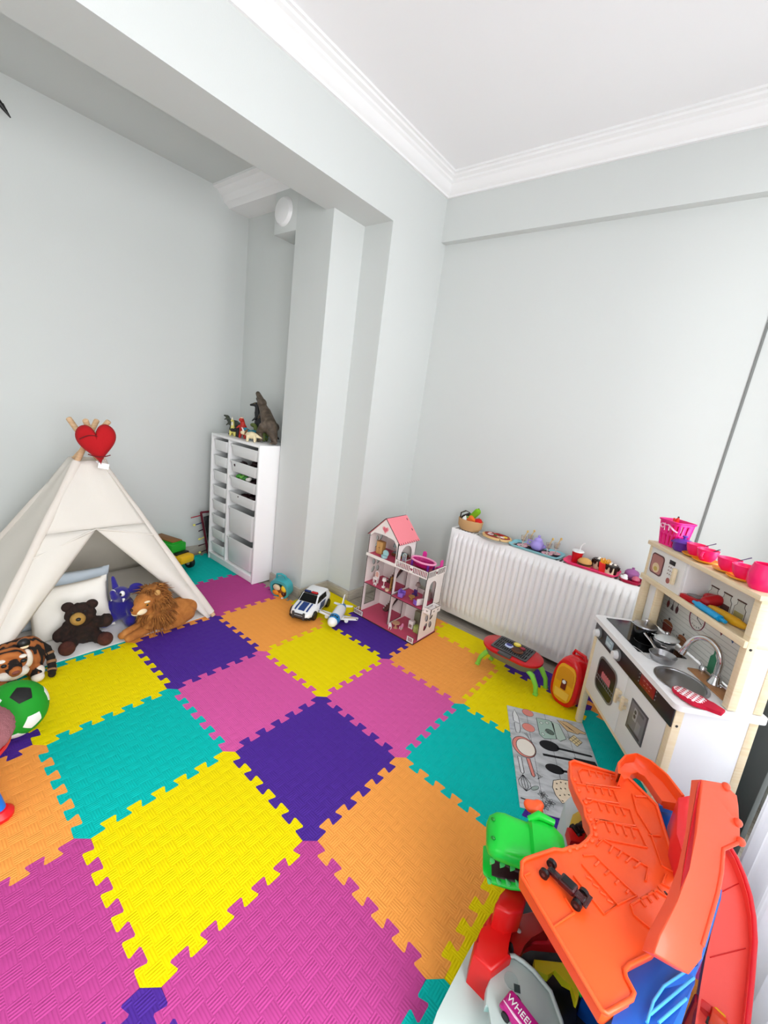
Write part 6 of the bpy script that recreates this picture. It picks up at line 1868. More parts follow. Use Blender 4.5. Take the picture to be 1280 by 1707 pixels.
kb('bottom_rail', (KW / 2, PW / 2 + 0.002, 0.198), (KW - 2 * PW, 0.02, 0.022), WOODL)
# counter with rounded corners and a round cut-out for the sink
SKX, SKY = 0.522, 0.088
hole = [(SKX + 0.088 * math.cos(2 * PI * k / 40), SKY + 0.074 * math.sin(2 * PI * k / 40)) for k in range(40)]
m = MB(); m.plate(rrect(-0.018, -0.016, KW + 0.018, KD + 0.016, 0.022, 6), [hole], KC, KC + 0.02); m.build('counter', WHITE, kit)
m = MB(); m.lathe([(1.12, 0.0205), (1.12, 0.0235), (1.0, 0.024), (0.96, 0.018), (0.86, -0.02), (0.6, -0.034), (0.0, -0.036), (0.0, -0.04), (0.62, -0.038), (0.9, -0.022), (1.0, 0.016)], (0, 0, 0), 48, TR(SKX, SKY, KC) @ Matrix.Diagonal((0.088, 0.074, 1, 1))); sink = m.build('sink_basin', STEEL, kit, 50)
m = MB(); m.lathe([(0.0, -0.034), (0.012, -0.034), (0.013, -0.032), (0.0, -0.031)], (SKX, SKY, KC), 20); m.build('drain', CHROME, sink)
CT = KC + 0.0205
m = MB(); m.prism([(0.012, 0.03), (0.325, 0.03), (0.325, 0.222), (0.005, 0.19)], CT, CT + 0.002); hob = m.build('cooktop', mat('black_gloss', '#0c0d0e', 0.12), kit)
for (x, y, r) in ((0.09, 0.085, 0.035), (0.215, 0.115, 0.045)):
    m = MB(); m.tube([(x + r * math.cos(a), y + r * math.sin(a), CT + 0.002) for a in [2 * PI * k / 32 for k in range(32)]], 0.0012, 5, closed=True, flat=0.4); m.build('burner_ring', mat('dark_ring', '#3a3c3e', 0.3), hob)
kb('wood_board', (0.508, 0.205, CT + 0.003), (0.2, 0.06, 0.006), mat('board_wood', '#b98558', 0.5, var=0.1, scale=15), 0.002)
# control panel, doors
FP = mat('control_panel_black', '#1d171c', 0.35)
fp = kb('control_panel', (KW / 2, -0.002, 0.517), (KW - 0.006, 0.006, 0.072), FP, 0.001)
for x in (0.055, 0.255):
    m = MB(); m.cyl((x, -0.004, 0.513), (x, -0.012, 0.513), 0.026, 0.024, 24); kn = m.build('knob', mat('grey_knob', '#77797a', 0.4), kit)
    m = MB(); m.cyl((x, -0.011, 0.513), (x, -0.03, 0.513), 0.019, 0.016, 24); m.build('knob_cap', PLAST_W, kn, 40)
m = MB(); m.box((0.165, -0.0055, 0.518), (0.072, 0.002, 0.042), 0.0005); lcd = m.build('display', mat('lcd_blue_grey', '#9fb4c0', 0.3), fp)
m = MB(); m.box((0.16, -0.0068, 0.512), (0.045, 0.001, 0.012)); m.box((0.18, -0.0068, 0.529), (0.022, 0.001, 0.006)); m.build('display_print', mat('lcd_light', '#c9d8df', 0.4), lcd)
m = MB(); m.box((0.497, -0.0055, 0.525), (0.102, 0.002, 0.046), 0.0005); rp = m.build('red_display', mat('red_panel', '#8e1418', 0.3), fp)
m = MB()
for k in range(3):
    m.box((0.475 + 0.022 * k, -0.0068, 0.532), (0.012, 0.001, 0.003)); m.box((0.48 + 0.018 * k, -0.0068, 0.516), (0.008, 0.001, 0.002))
for nm, xx in (('indicator_dots', 0.437), ('indicator_dots', 0.556)):
    for k in range(3):
        mm = MB(); mm.box((xx, -0.0056, 0.508 + 0.016 * k), (0.005, 0.002, 0.005), 0.0005); mm.build('indicator_dot', mat('grey_dot', '#8d8a8c', 0.4), fp)
m.build('red_display_print', mat('pale_red', '#c98078', 0.4), rp)
DOORM = mat('door_white', '#e9e9e6', 0.45)
for (x0, x1, hx) in ((PW + 0.003, 0.358, 0.338), (0.361, KW - PW - 0.003, 0.392)):
    d = kb('door', ((x0 + x1) / 2, 0.006, 0.343), (x1 - x0, 0.012, 0.266), DOORM, 0.001)
    m = MB(); m.box((hx, -0.018, 0.372), (0.018, 0.012, 0.062), 0.004); m.box((hx, -0.006, 0.388), (0.012, 0.014, 0.012)); m.box((hx, -0.006, 0.356), (0.012, 0.014, 0.012)); m.build('handle', WOODL, d)
    if x0 < 0.1:
        m = MB(); m.prism(rrect(0.112, 0.278, 0.288, 0.434, 0.035, 6), 0.0005, 0.003, MXZ); ow = m.build('oven_window', mat('oven_dark', '#201d1f', 0.25), d)
        m = MB(); m.plate(rrect(0.108, 0.274, 0.292, 0.438, 0.038, 6), [rrect(0.116, 0.282, 0.284, 0.430, 0.033, 6)], 0.003, 0.0042, MXZ); m.build('window_rim', mat('rim_grey', '#75716d', 0.4), ow)
        m = MB()
        for zz in (0.322, 0.34):
            m.box((0.2, -0.0034, zz), (0.166, 0.0008, 0.002))
        for k in range(9):
            m.box((0.13 + 0.0175 * k, -0.0034, 0.331), (0.0015, 0.0008, 0.018))
        m.build('printed_rack', mat('rack_grey', '#8c8a88', 0.4), ow)
        for k in range(5):
            m = MB(); m.prism(arch(0.158 + 0.017 * k, 0.176 + 0.017 * k, 0.345, 0.378), 0.003, 0.0038, MXZ); m.build('printed_roast', mat('salmon_print', '#c56a72', 0.5), ow)
    else:
        m = MB(); m.box((0.484, -0.0015, 0.361), (0.122, 0.003, 0.126), 0.0005); dw = m.build('washer_window', mat('washer_dark', '#4e4d50', 0.3), d)
        for (cx, cz, sx, sz, c, nm) in ((0.484, 0.361, 0.108, 0.112, '#77777a', 'printed_glass'), (0.47, 0.38, 0.026, 0.05, '#a9a9ac', 'printed_crockery'), (0.503, 0.345, 0.03, 0.045, '#8e8e91', 'printed_crockery'), (0.50, 0.405, 0.05, 0.012, '#606063', 'printed_rack'), (0.484, 0.312, 0.09, 0.010, '#39383a', 'printed_rack')):
            m = MB(); m.box((cx, -0.0033 - (0 if nm == 'printed_glass' else 0.0004), cz), (sx, 0.0008, sz), 0.0002); m.build(nm, mat('wash_' + c[1:], c, 0.35), dw)
        for (x, z) in ((0.468, 0.39), (0.468, 0.372)):
            m = MB(); m.cyl((x, -0.0034, z), (x, -0.0044, z), 0.008, None, 16); m.build('printed_plate', mat('plate_dark', '#3b3a3d', 0.4), dw)
# hutch: back, shelf, top, microwave, hooks print
BP = mat('back_panel_white', '#e6e5df', 0.6)
bk = kb('hutch_back', (KW / 2, KD - 0.006, (KC + KH) / 2 + 0.01), (KW - 2 * PW, 0.008, KH - KC - 0.04), BP)
YB_ = KD - 0.0102
kb('left_inner_post', (0.125, KF + 0.02, (CT + 0.80) / 2), (0.016, 0.03, 0.80 - CT), WOODL)
kb('left_inner_panel', (0.075, KF + 0.03, (CT + 0.80) / 2), (0.09, 0.008, 0.80 - CT), MDF)
kb('shelf', (KW / 2, (KF + KD) / 2, 0.812), (KW - 0.004, KD - KF, 0.016), WOODL)
kb('shelf_lip', (KW / 2, KF - 0.006, 0.815), (KW, 0.012, 0.024), WOODL)
kb('top_board', (KW / 2, (KF + KD) / 2 - 0.002, KH - 0.009), (KW + 0.012, KD - KF + 0.02, 0.018), WOODL)
mwd = kb('microwave_divider', (0.287, (KF + KD) / 2, 0.895), (0.01, KD - KF - 0.01, 0.15), MDF)
mw = kb('microwave_door', (0.155, KF + 0.003, 0.893), (0.255, 0.012, 0.146), DOORM, 0.001)
m = MB(); m.prism(rrect(0.044, 0.852, 0.142, 0.944, 0.018, 5), -KF + 0.0035, -KF + 0.005, MXZ); mww = m.build('microwave_window', mat('mw_maroon', '#5b2b2b', 0.3), mw)
m = MB(); m.prism(rrect(0.05, 0.858, 0.136, 0.938, 0.015, 5), -KF + 0.005, -KF + 0.0056, MXZ); m.build('microwave_glass', mat('mw_pink', '#b0766f', 0.3), mww)
m = MB(); m.prism(circ(0.093, 0.882, 0.027, 24, 0.022), -KF + 0.0056, -KF + 0.0062, MXZ); m.build('printed_plate', mat('mw_cream', '#e2c9a0', 0.4), mww)
m = MB(); m.prism(circ(0.093, 0.878, 0.014, 20, 0.010), -KF + 0.0062, -KF + 0.0067, MXZ); m.build('printed_food', mat('mw_olive', '#c4ad4e', 0.4), mww)
m = MB(); m.box((0.198, KF - 0.0042, 0.938), (0.04, 0.002, 0.018), 0.0003); m.build('microwave_display', BLACK, mw)
for r in range(3):
    for c_ in range(3):
        m = MB(); m.cyl((0.182 + 0.014 * c_, KF - 0.003, 0.916 - 0.015 * r), (0.182 + 0.014 * c_, KF - 0.0048, 0.916 - 0.015 * r), 0.0032, None, 10); m.build('button', mat('button_taupe', '#a89690', 0.5), mw)
m = MB(); m.cyl((0.196, KF - 0.003, 0.858), (0.196, KF - 0.0052, 0.858), 0.012, None, 20); m.build('dial', mat('dial_red', '#a4544a', 0.4), mw)
m = MB(); m.box((0.246, KF - 0.016, 0.893), (0.02, 0.014, 0.07), 0.005); m.build('handle', WOODL, mw)
# printed wall behind the counter: brick lines, utensils, clock, pans, bunting, jars
def pr_(name, poly, c, dz=0.0):
    m = MB(); m.prism(poly, -YB_ + dz, -YB_ + 0.0006 + dz, MXZ); return m.build(name, c if not isinstance(c, str) else mat('print_' + c[1:], c, 0.6), bk)
def pl_(name, pts, r, c, dz=0.0003):
    m = MB(); m.tube([(x, YB_ - dz, z) for x, z in pts], r, 5, flat=0.4); return m.build(name, mat('print_' + c[1:], c, 0.6), bk)
for k in range(11):
    z = 0.588 + 0.0195 * k
    pl_('printed_brick_line', [(0.04, z), (KW - PW, z)], 0.0008, '#8f918c')
for k in range(3):
    x = 0.074 + 0.034 * k
    pl_('printed_utensil', [(x + 0.002, 0.768), (x, 0.73)], 0.0014, '#4a3a38'); pr_('printed_utensil_head', circ(x, 0.715, 0.010, 14, 0.017) if k != 1 else [(x - 0.012, 0.70), (x + 0.012, 0.70), (x, 0.734)], ('#7a2f2c', '#57494a', '#5a3036')[k])
CX_, CZ_ = 0.278, 0.737
m = MB(); m.tube([(CX_ + 0.047 * math.cos(a), YB_ - 0.0005, CZ_ + 0.047 * math.sin(a)) for a in [PI * 0.80 + 2 * PI * k / 40 * 0.68 for k in range(41)]], 0.003, 6, flat=0.4); ck = m.build('printed_clock', mat('print_7a1f38', '#7a1f38', 0.6), bk)
for a, l, nm in ((1.75, 0.026, 'printed_clock_hand'), (-0.35, 0.034, 'printed_clock_hand')):
    pl_(nm, [(CX_, CZ_), (CX_ + l * math.cos(a), CZ_ + l * math.sin(a))], 0.002, '#1d1a1c')
for k in range(10):
    a = -PI * 1.1 + PI * 1.2 * k / 9
    pl_('printed_clock_mark', [(CX_ + 0.033 * math.cos(a), CZ_ + 0.033 * math.sin(a)), (CX_ + 0.039 * math.cos(a), CZ_ + 0.039 * math.sin(a))], 0.001, '#3a3436')
for (x, z, s, c) in ((0.11, 0.615, 1.1, '#8a3a2a'), (0.225, 0.607, 0.85, '#93603a')):
    o = pr_('printed_pot', [(x - 0.034 * s, z + 0.012 * s), (x - 0.028 * s, z - 0.022 * s), (x + 0.028 * s, z - 0.022 * s), (x + 0.034 * s, z + 0.012 * s)], c)
    pr_('printed_pot_lid', [(x - 0.034 * s, z + 0.014 * s)] + [(x + 0.034 * s * math.cos(a), z + 0.014 * s + 0.016 * s * math.sin(a)) for a in [PI - PI * k / 10 for k in range(11)]], '#a0603c', 0.0004)
    pr_('printed_pot_knob', circ(x, z + 0.037 * s, 0.006 * s, 12), '#3a3436')
    pl_('printed_pot_handle', [(x - 0.03 * s, z), (x - 0.047 * s, z + 0.01 * s)], 0.002, '#3a3436'); pl_('printed_pot_handle', [(x + 0.03 * s, z), (x + 0.047 * s, z + 0.01 * s)], 0.002, '#3a3436')
for x, c in ((0.415, '#7d1f2a'), (0.475, '#2a4f86'), (0.54, '#7d3a2a')):
    pr_('printed_pennant', [(x - 0.024, 0.772), (x + 0.024, 0.772), (x + 0.004, 0.736)], c)
pr_('printed_bottle', [(0.40, 0.58), (0.435, 0.58), (0.435, 0.64), (0.422, 0.655), (0.422, 0.672), (0.413, 0.672), (0.413, 0.655), (0.40, 0.64)], '#3f8a66', 0.0003)
pr_('printed_box', [(0.565, 0.58), (0.63, 0.58), (0.63, 0.66), (0.565, 0.66)], '#9a7a5c', 0.0003)
for k, (x, c) in enumerate(((0.325, '#b9b58a'), (0.397, '#5d3f3c'), (0.468, '#b3a96b'), (0.545, '#2f2c30'))):
    j = pr_('printed_jar', [(x - 0.028, 0.821), (x + 0.028, 0.821), (x + 0.028, 0.868), (x + 0.018, 0.878), (x + 0.018, 0.891), (x - 0.018, 0.891), (x - 0.018, 0.878), (x - 0.028, 0.868)], '#d3d2c8', 0.0002)
    pr_('printed_jar_contents', [(x - 0.023, 0.825), (x + 0.023, 0.825), (x + 0.023, 0.853), (x - 0.023, 0.853)], c, 0.0008)
    pr_('printed_jar_lid', [(x - 0.023, 0.892), (x + 0.023, 0.892), (x + 0.023, 0.897), (x - 0.023, 0.897)], '#5a3a30', 0.0008)
    for s_ in (-1, 1):
        pl_('printed_jar_outline', [(x + s_ * 0.028, 0.822), (x + s_ * 0.028, 0.868), (x + s_ * 0.018, 0.878), (x + s_ * 0.018, 0.891)], 0.0011, '#5f5750', 0.0009)
# tap
FX, FY = 0.478, 0.212
m = MB(); m.lathe([(0.0, 0.006), (0.026, 0.006), (0.026, 0.012), (0.018, 0.022), (0.016, 0.04), (0.0, 0.04)], (FX + 0.03, FY, CT), 24); tap = m.build('tap_base', CHROME, kit, 50)
ap = [(FX + 0.03, FY, CT + 0.035), (FX + 0.033, FY - 0.002, CT + 0.09)] + [(FX - 0.022 + 0.056 * math.cos(a), FY - 0.004 - 0.05 * (a / PI) ** 1.3, CT + 0.095 + 0.056 * math.sin(a)) for a in [PI * k / 14 for k in range(1, 15)]] + [(FX - 0.082, FY - 0.057, CT + 0.075)]
m = MB(); m.tube(ap, 0.0105, 16); m.build('tap_spout', CHROME, tap, 60)
m = MB(); m.tube([ap[-1], (FX - 0.088, FY - 0.06, CT + 0.052)], 0.0125, 16); m.build('tap_nozzle', CHROME, tap, 60)
for dx in (-0.055, 0.105):
    m = MB(); m.lathe([(0.0, 0.0), (0.014, 0.0), (0.014, 0.014), (0.01, 0.022), (0.0, 0.024)], (FX + dx, FY + 0.01, CT + 0.006), 20); m.build('tap_knob', CHROME, tap, 50)
m = MB(); m.tube([(FX - 0.055, FY + 0.01, CT + 0.024), (FX - 0.085, FY + 0.014, CT + 0.034)], [0.005, 0.004], 10); m.tube([(FX - 0.06, FY + 0.01, CT + 0.016), (FX + 0.12, FY + 0.01, CT + 0.016)], 0.006, 10); m.build('tap_lever', CHROME, tap)
for (x, y, z) in ((KW + 0.0012, KF + 0.012, 0.80), (KW + 0.0012, 0.014, 0.49)):
    m = MB(); m.cyl((KW - 0.002, y, z), (x, y, z), 0.0045, None, 12); m.build('screw', mat('screw_dark', '#33302e', 0.4, 0.6), kit)


def kt(name, label, cat, x, y, z, rz=0.0, group=None):
    t = thing(name, label, cat, group=group)
    t.matrix_world = KM_ @ TR(x, y, z) @ RZ(rz)
    return t


CZ = CT + 0.0025
GLA = mat('clear_lid', '#e8ecec', 0.05, 0, 0, 80, 0, 0, 0.25)
t = kt('toy_pot', 'black and steel toy pot with flat lid on the cooktop', 'toy pot', 0.185, 0.115, CZ, 0.4)
m = MB(); m.lathe([(0.0, 0.0), (0.042, 0.0), (0.045, 0.004), (0.045, 0.052), (0.048, 0.054), (0.048, 0.058), (0.043, 0.057), (0.041, 0.008), (0.0, 0.006)], seg=32); m.build('pot', mat('dark_steel', '#3b3d3e', 0.18, 1.0), t, 50)
m = MB(); m.lathe([(0.048, 0.058), (0.046, 0.064), (0.025, 0.07), (0.0, 0.072)], seg=32); ld = m.build('lid', STEEL, t, 50)
m = MB(); m.lathe([(0.0, 0.071), (0.005, 0.071), (0.005, 0.08), (0.011, 0.083), (0.010, 0.09), (0.0, 0.091)], seg=18); m.build('knob', CHROME, ld, 50)
for s in (-1, 1):
    m = MB(); m.tube([(s * 0.045, -0.012, 0.045), (s * 0.062, -0.01, 0.048), (s * 0.062, 0.01, 0.048), (s * 0.045, 0.012, 0.045)], 0.003, 8); m.build('handle', CHROME, t)
t = kt('toy_saucepan', 'steel toy saucepan with tilted glass lid behind the frying pan', 'toy pot', 0.272, 0.152, CZ, -0.5)
m = MB(); m.lathe([(0.0, 0.0), (0.036, 0.0), (0.04, 0.004), (0.04, 0.038), (0.043, 0.04), (0.041, 0.042), (0.038, 0.039), (0.036, 0.006), (0.0, 0.005)], seg=32); m.build('pan', STEEL, t, 50)
m = MB(); m.lathe([(0.045, 0.0), (0.044, 0.003), (0.03, 0.011), (0.012, 0.015), (0.0, 0.016), (0.0, 0.014), (0.03, 0.009), (0.043, 0.0)], seg=32); ld = m.build('lid', GLA, t, 50); ld.matrix_local = TR(0.0, 0.006, 0.049) @ RX(0.12)
m = MB(); m.tube([(0.045 * math.cos(a), 0.045 * math.sin(a), 0.0015) for a in [2 * PI * k / 36 for k in range(36)]], 0.0022, 8, closed=True); m.build('lid_rim', CHROME, ld)
m = MB(); m.lathe([(0.0, 0.014), (0.004, 0.015), (0.004, 0.022), (0.009, 0.025), (0.008, 0.031), (0.0, 0.032)], seg=16); m.build('knob', CHROME, ld, 50)
for s in (-1, 1):
    m = MB(); m.tube([(s * 0.04, -0.01, 0.03), (s * 0.056, -0.008, 0.033), (s * 0.056, 0.008, 0.033), (s * 0.04, 0.01, 0.03)], 0.0028, 8); m.build('handle', CHROME, t)
t = kt('toy_frying_pan', 'shallow steel toy frying pan between cooktop and sink', 'toy pan', 0.372, 0.098, CT + 0.003, 0.0)
m = MB(); m.lathe([(0.0, 0.0), (0.04, 0.0), (0.047, 0.02), (0.049, 0.024), (0.047, 0.025), (0.044, 0.02), (0.038, 0.004), (0.0, 0.003)], seg=36); m.build('pan', STEEL, t, 50)
m = MB(); m.tube([(-0.045, -0.004, 0.02), (-0.07, -0.006, 0.03), (-0.13, -0.012, 0.046)], [0.005, 0.0045, 0.006], 10, flat=0.6); m.build('handle', CHROME, t)
m = MB(); m.tube([(-0.046, 0.004, 0.02), (-0.07, 0.0, 0.026), (-0.128, 0.012, 0.034)], [0.004, 0.003, 0.004], 8, flat=0.6); m.build('handle_wire', CHROME, t)
for k, (x, y, lab) in enumerate(((0.30, 0.045, 'left'), )):
    t = kt('toy_fork', 'small steel toy fork lying at the front edge of the cooktop', 'toy cutlery', x + 0.03, y - 0.006, CT + 0.0045, 0.25)
    m = MB(); m.tube([(-0.045, 0, 0), (0.0, 0, 0.002), (0.03, 0, 0.0)], [0.0025, 0.002, 0.003], 8, flat=0.5); m.build('handle', CHROME, t)
    for q in (-1, 0, 1):
        m = MB(); m.tube([(0.028, q * 0.003, 0), (0.05, q * 0.004, 0.001)], 0.0012, 6); m.build('prong', CHROME, t)
# red gingham oven mitt lying over the counter edge
GING = bpy.data.materials.new('red_gingham'); GING.use_nodes = True
_n = GING.node_tree; _b = _n.nodes['Principled BSDF']; _b.inputs['Roughness'].default_value = 0.9
_tc = _n.nodes.new('ShaderNodeTexCoord'); _sp = _n.nodes.new('ShaderNodeSeparateXYZ'); _n.links.new(_tc.outputs['Object'], _sp.inputs[0])
def _mth(op, a, b=None):
    q = _n.nodes.new('ShaderNodeMath'); q.operation = op
    for k, v in enumerate((a, b)):
        if v is None:
            continue
        if isinstance(v, (int, float)):
            q.inputs[k].default_value = v
        else:
            _n.links.new(v, q.inputs[k])
    return q.outputs[0]
_sx = _mth('GREATER_THAN', _mth('FRACT', _mth('MULTIPLY', _sp.outputs[0], 62)), 0.62)
_sy = _mth('GREATER_THAN', _mth('FRACT', _mth('MULTIPLY', _sp.outputs[1], 75)), 0.62)
_mxx = _mth('MAXIMUM', _sx, _sy)
_mix = _n.nodes.new('ShaderNodeMix'); _mix.data_type = 'RGBA'; _n.links.new(_mxx, _mix.inputs[0]); _mix.inputs[6].default_value = rgb('#d0163a'); _mix.inputs[7].default_value = rgb('#f4e9ec')
_n.links.new(_mix.outputs[2], _b.inputs['Base Color'])
t = kt('oven_mitt', 'red and white checked toy oven mitt over the right end of the sink', 'oven mitt', 0.632, 0.058, CT + 0.0035, math.radians(42))
pts_ = [(-0.065, 0.0), (-0.06, 0.02), (-0.045, 0.03), (-0.02, 0.034), (0.02, 0.032), (0.045, 0.03), (0.06, 0.022), (0.1, 0.018), (0.1, -0.022), (0.055, -0.026), (0.035, -0.045), (0.02, -0.05), (-0.02, -0.038), (-0.05, -0.026), (-0.062, -0.012)]
pts_ = [(x * 0.9, y) for x, y in pts_]
m = MB(); m.prism(pts_, 0.0, 0.012, None, 0.004, 2); m.build('binding', mat('mitt_red', '#c81237', 0.85), t, 60)
m = MB(); m.prism([(x * 0.84 - 0.006, y * 0.8) for x, y in pts_ if x < 0.08], 0.009, 0.0135, None, 0.002, 1); m.build('checked_cloth', GING, t, 60)
# on the shelf
SZ = 0.8205
t = kt('toy_waffle_iron', 'red toy waffle iron at the left of the kitchen shelf', 'toy appliance', 0.318, 0.195, SZ, 0.3)
m = MB(); m.prism(rrect(-0.05, -0.034, 0.05, 0.034, 0.02, 6), 0.0, 0.022, None, 0.006, 2); m.build('base', mat('red_toy_plastic2', '#bb1220', 0.35), t)
m = MB(); m.prism(rrect(-0.028, -0.022, 0.026, 0.022, 0.01, 5), 0.022, 0.025, None, 0.001); m.build('plate', mat('plate_grey', '#7d7778', 0.35), t)
m = MB(); m.blob([('c', (0.045, 0.0, 0.02), 0.022, (0.06, 0.03, 0.035), 0.022), ('c', (0.02, 0.034, 0.03), 0.018, (0.06, 0.034, 0.035), 0.02)], 0.004, 3); m.build('lid', mat('red_toy_plastic2', '#bb1220', 0.35), t, 60)
t = kt('toy_rolling_pin', 'bright blue toy rolling pin at the shelf edge', 'toy utensil', 0.445, 0.166, SZ + 0.013, 0.0)
m = MB(); m.cyl((-0.062, 0, 0), (0.062, 0, 0), 0.0125, None, 20); m.build('roller', mat('sky_blue_plastic', '#15a2de', 0.35), t)
for s in (-1, 1):
    m = MB(); m.tube([(s * 0.062, 0, 0), (s * 0.072, 0, 0), (s * 0.09, 0, 0)], [0.006, 0.0075, 0.006], 12); m.build('handle', mat('sky_blue_plastic', '#15a2de', 0.35), t)
t = kt('toy_corn_cob', 'long yellow toy corn cob behind the blue rolling pin', 'toy food', 0.485, 0.203, SZ + 0.016, 0.08)
m = MB(); m.tube([(-0.085, 0, 0), (-0.06, 0, 0), (-0.02, 0, 0), (0.04, 0, 0), (0.075, 0, 0), (0.088, 0, 0)], [0.008, 0.014, 0.016, 0.016, 0.011, 0.004], 18); m.build('cob', mat('corn_yellow', '#e6ab17', 0.5, bump=0.8, scale=130), t, 60)
m = MB(); m.tube([(0.08, 0, 0), (0.1, 0.0, -0.004)], [0.007, 0.004], 10); m.build('stalk', mat('corn_stalk', '#c99a2a', 0.5), t)
# on top
TZ_ = KH + 0.0005
PKB = mat('basket_hot_pink', '#f21385', 0.35)
t = kt('plastic_basket', 'hot pink slatted plastic basket at the left end of the kitchen top', 'basket', 0.065, 0.205, TZ_, 0.15)
bw, bdp, bh = 0.062, 0.045, 0.112
def brow(f, z, n=4):
    c_ = rrect(-bw * f, -bdp * f, bw * f, bdp * f, 0.02 * f, 6)
    out = []
    for k in range(len(c_)):
        a, b = c_[k], c_[(k + 1) % len(c_)]
        d = math.dist(a, b)
        q = 9 if d > 0.07 * f else (6 if d > 0.03 * f else 1)
        out += [(a[0] + (b[0] - a[0]) * i / q, a[1] + (b[1] - a[1]) * i / q, z) for i in range(q)]
    return out
zs = [0.0, 0.006, 0.05, 0.058, 0.098, 0.104, bh]
fs_ = [0.78 + 0.22 * z / bh for z in zs]
n = len(brow(1, 0))
m = MB(); vs = [v for f, z in zip(fs_, zs) for v in brow(f, z)]
fc = [tuple(reversed(range(n)))]
for i in range(len(zs) - 1):
    for k in range(n):
        if i in (1, 3) and k % 3 == 1 + (i == 3):
            continue
        fc.append((i * n + k, i * n + (k + 1) % n, (i + 1) * n + (k + 1) % n, (i + 1) * n + k))
m.add(vs, fc); o = m.build('tub', PKB, t, 40); so = o.modifiers.new('t', 'SOLIDIFY'); so.thickness = 0.003
m = MB(); m.tube([(x, y, bh) for x, y, z in brow(1.02, 0)], 0.004, 8, closed=True); m.build('rim', PKB, t)
m = MB(); m.tube([(-0.01, -bdp * 1.02, 0.09), (0.01, -bdp * 1.06, 0.096), (0.05, -bdp * 1.08, 0.078), (0.062, -bdp * 0.9, 0.072)], [0.006, 0.006, 0.005, 0.005], 8, flat=0.5); m.tube([(-0.022 + 0.012 * math.cos(a), -bdp * 1.0 - 0.003, 0.086 + 0.009 * math.sin(a)) for a in [2 * PI * k / 16 for k in range(16)]], 0.003, 6, closed=True); m.build('handle_clip', mat('pale_pink_clip', '#f6bcd6', 0.35), t)
t2 = kt('toy_figure', 'red toy poking out of the left of the pink basket', 'toy', 0.03, 0.215, TZ_ + 0.008, 0.15)
m = MB(); m.blob([('c', (0, 0, 0.01), 0.014, (0.0, 0, 0.085), 0.016), ('c', (0.0, 0, 0.085), 0.016, (0.012, 0, 0.115), 0.006), ('c', (0, 0, 0.09), 0.01, (-0.012, 0, 0.11), 0.005)], 0.004, 3); m.build('body', mat('toy_scarlet', '#e2281c', 0.4), t2, 60)
m = MB(); m.ell((0.012, 0, 0.12), 0.004); m.build('tip', BLACK, t2)
PPL = mat('purple_pot_plastic', '#5f2ba0', 0.35)
t = kt('toy_pot', 'purple toy pot with lid beside the pink basket', 'toy pot', 0.158, 0.195, TZ_, 0.3)
m = MB(); m.lathe([(0.0, 0.0), (0.028, 0.0), (0.036, 0.008), (0.038, 0.036), (0.041, 0.039), (0.0, 0.039)], seg=28); m.build('pot', PPL, t, 50)
m = MB(); m.lathe([(0.041, 0.039), (0.036, 0.046), (0.014, 0.053), (0.006, 0.054), (0.006, 0.06), (0.011, 0.064), (0.008, 0.069), (0.0, 0.07)], seg=28); m.build('lid', PPL, t, 50)
for s in (-1, 1):
    m = MB(); m.tube([(s * 0.037, -0.012, 0.03), (s * 0.052, -0.008, 0.032), (s * 0.052, 0.008, 0.032), (s * 0.037, 0.012, 0.03)], 0.0035, 8); m.build('handle', PPL, t)
SAUC = mat('saucer_amber', '#f2a417', 0.35)
CUPM = mat('cup_neon_pink', '#ff1f6e', 0.3)
def cup_on_saucer(x, y, rz, lab, spoon):
    s = kt('toy_saucer', 'orange-yellow toy saucer ' + lab, 'toy saucer', x, y, TZ_, rz, 'toy tea set on the kitchen top')
    m = MB(); m.lathe([(0.0, 0.0), (0.022, 0.0), (0.04, 0.006), (0.046, 0.011), (0.045, 0.0125), (0.038, 0.0085), (0.02, 0.003), (0.0, 0.003)], seg=32); m.build('dish', SAUC, s, 50)
    c = kt('toy_cup', 'neon pink toy teacup ' + lab, 'toy cup', x, y, TZ_ + 0.0035, rz, 'toy tea set on the kitchen top')
    m = MB(); m.lathe([(0.0, 0.0), (0.018, 0.0), (0.019, 0.004), (0.03, 0.018), (0.035, 0.036), (0.037, 0.05), (0.0345, 0.05), (0.032, 0.036), (0.026, 0.018), (0.0, 0.008)], seg=32); m.build('bowl', CUPM, c, 50)
    m = MB(); m.tube([(0.033, 0, 0.042), (0.05, 0, 0.042), (0.054, 0, 0.028), (0.045, 0, 0.018), (0.03, 0, 0.017)], 0.004, 10, flat=0.7); m.build('handle', CUPM, c)
    if spoon:
        p = kt('toy_spoon', 'dark purple toy spoon in the cup ' + lab.split(',')[0], 'toy spoon', x, y, TZ_ + 0.0035, rz + 0.9, 'toy tea set on the kitchen top')
        m = MB(); m.tube([(-0.008, 0, 0.016), (0.02, 0, 0.044), (0.058, 0, 0.066)], [0.0022, 0.002, 0.0032], 8, flat=0.6); m.build('stem', mat('spoon_purple', '#4b3560', 0.4), p)
        m = MB(); m.ell((-0.012, 0, 0.0125), (0.008, 0.006, 0.003), (0, -0.7, 0)); m.build('bowl', mat('spoon_purple', '#4b3560', 0.4), p)
cup_on_saucer(0.238, 0.20, 0.3, 'nearest the purple pot', True)
cup_on_saucer(0.318, 0.192, -0.9, 'second from the purple pot', True)
cup_on_saucer(0.43, 0.198, 0.35, 'third from the purple pot', True)
cup_on_saucer(0.515, 0.19, 0.2, 'furthest from the purple pot, beside the pink jug', True)
t = kt('toy_jug', 'large neon pink toy jug at the right end of the kitchen top', 'toy jug', 0.60, 0.19, TZ_, 0.0)
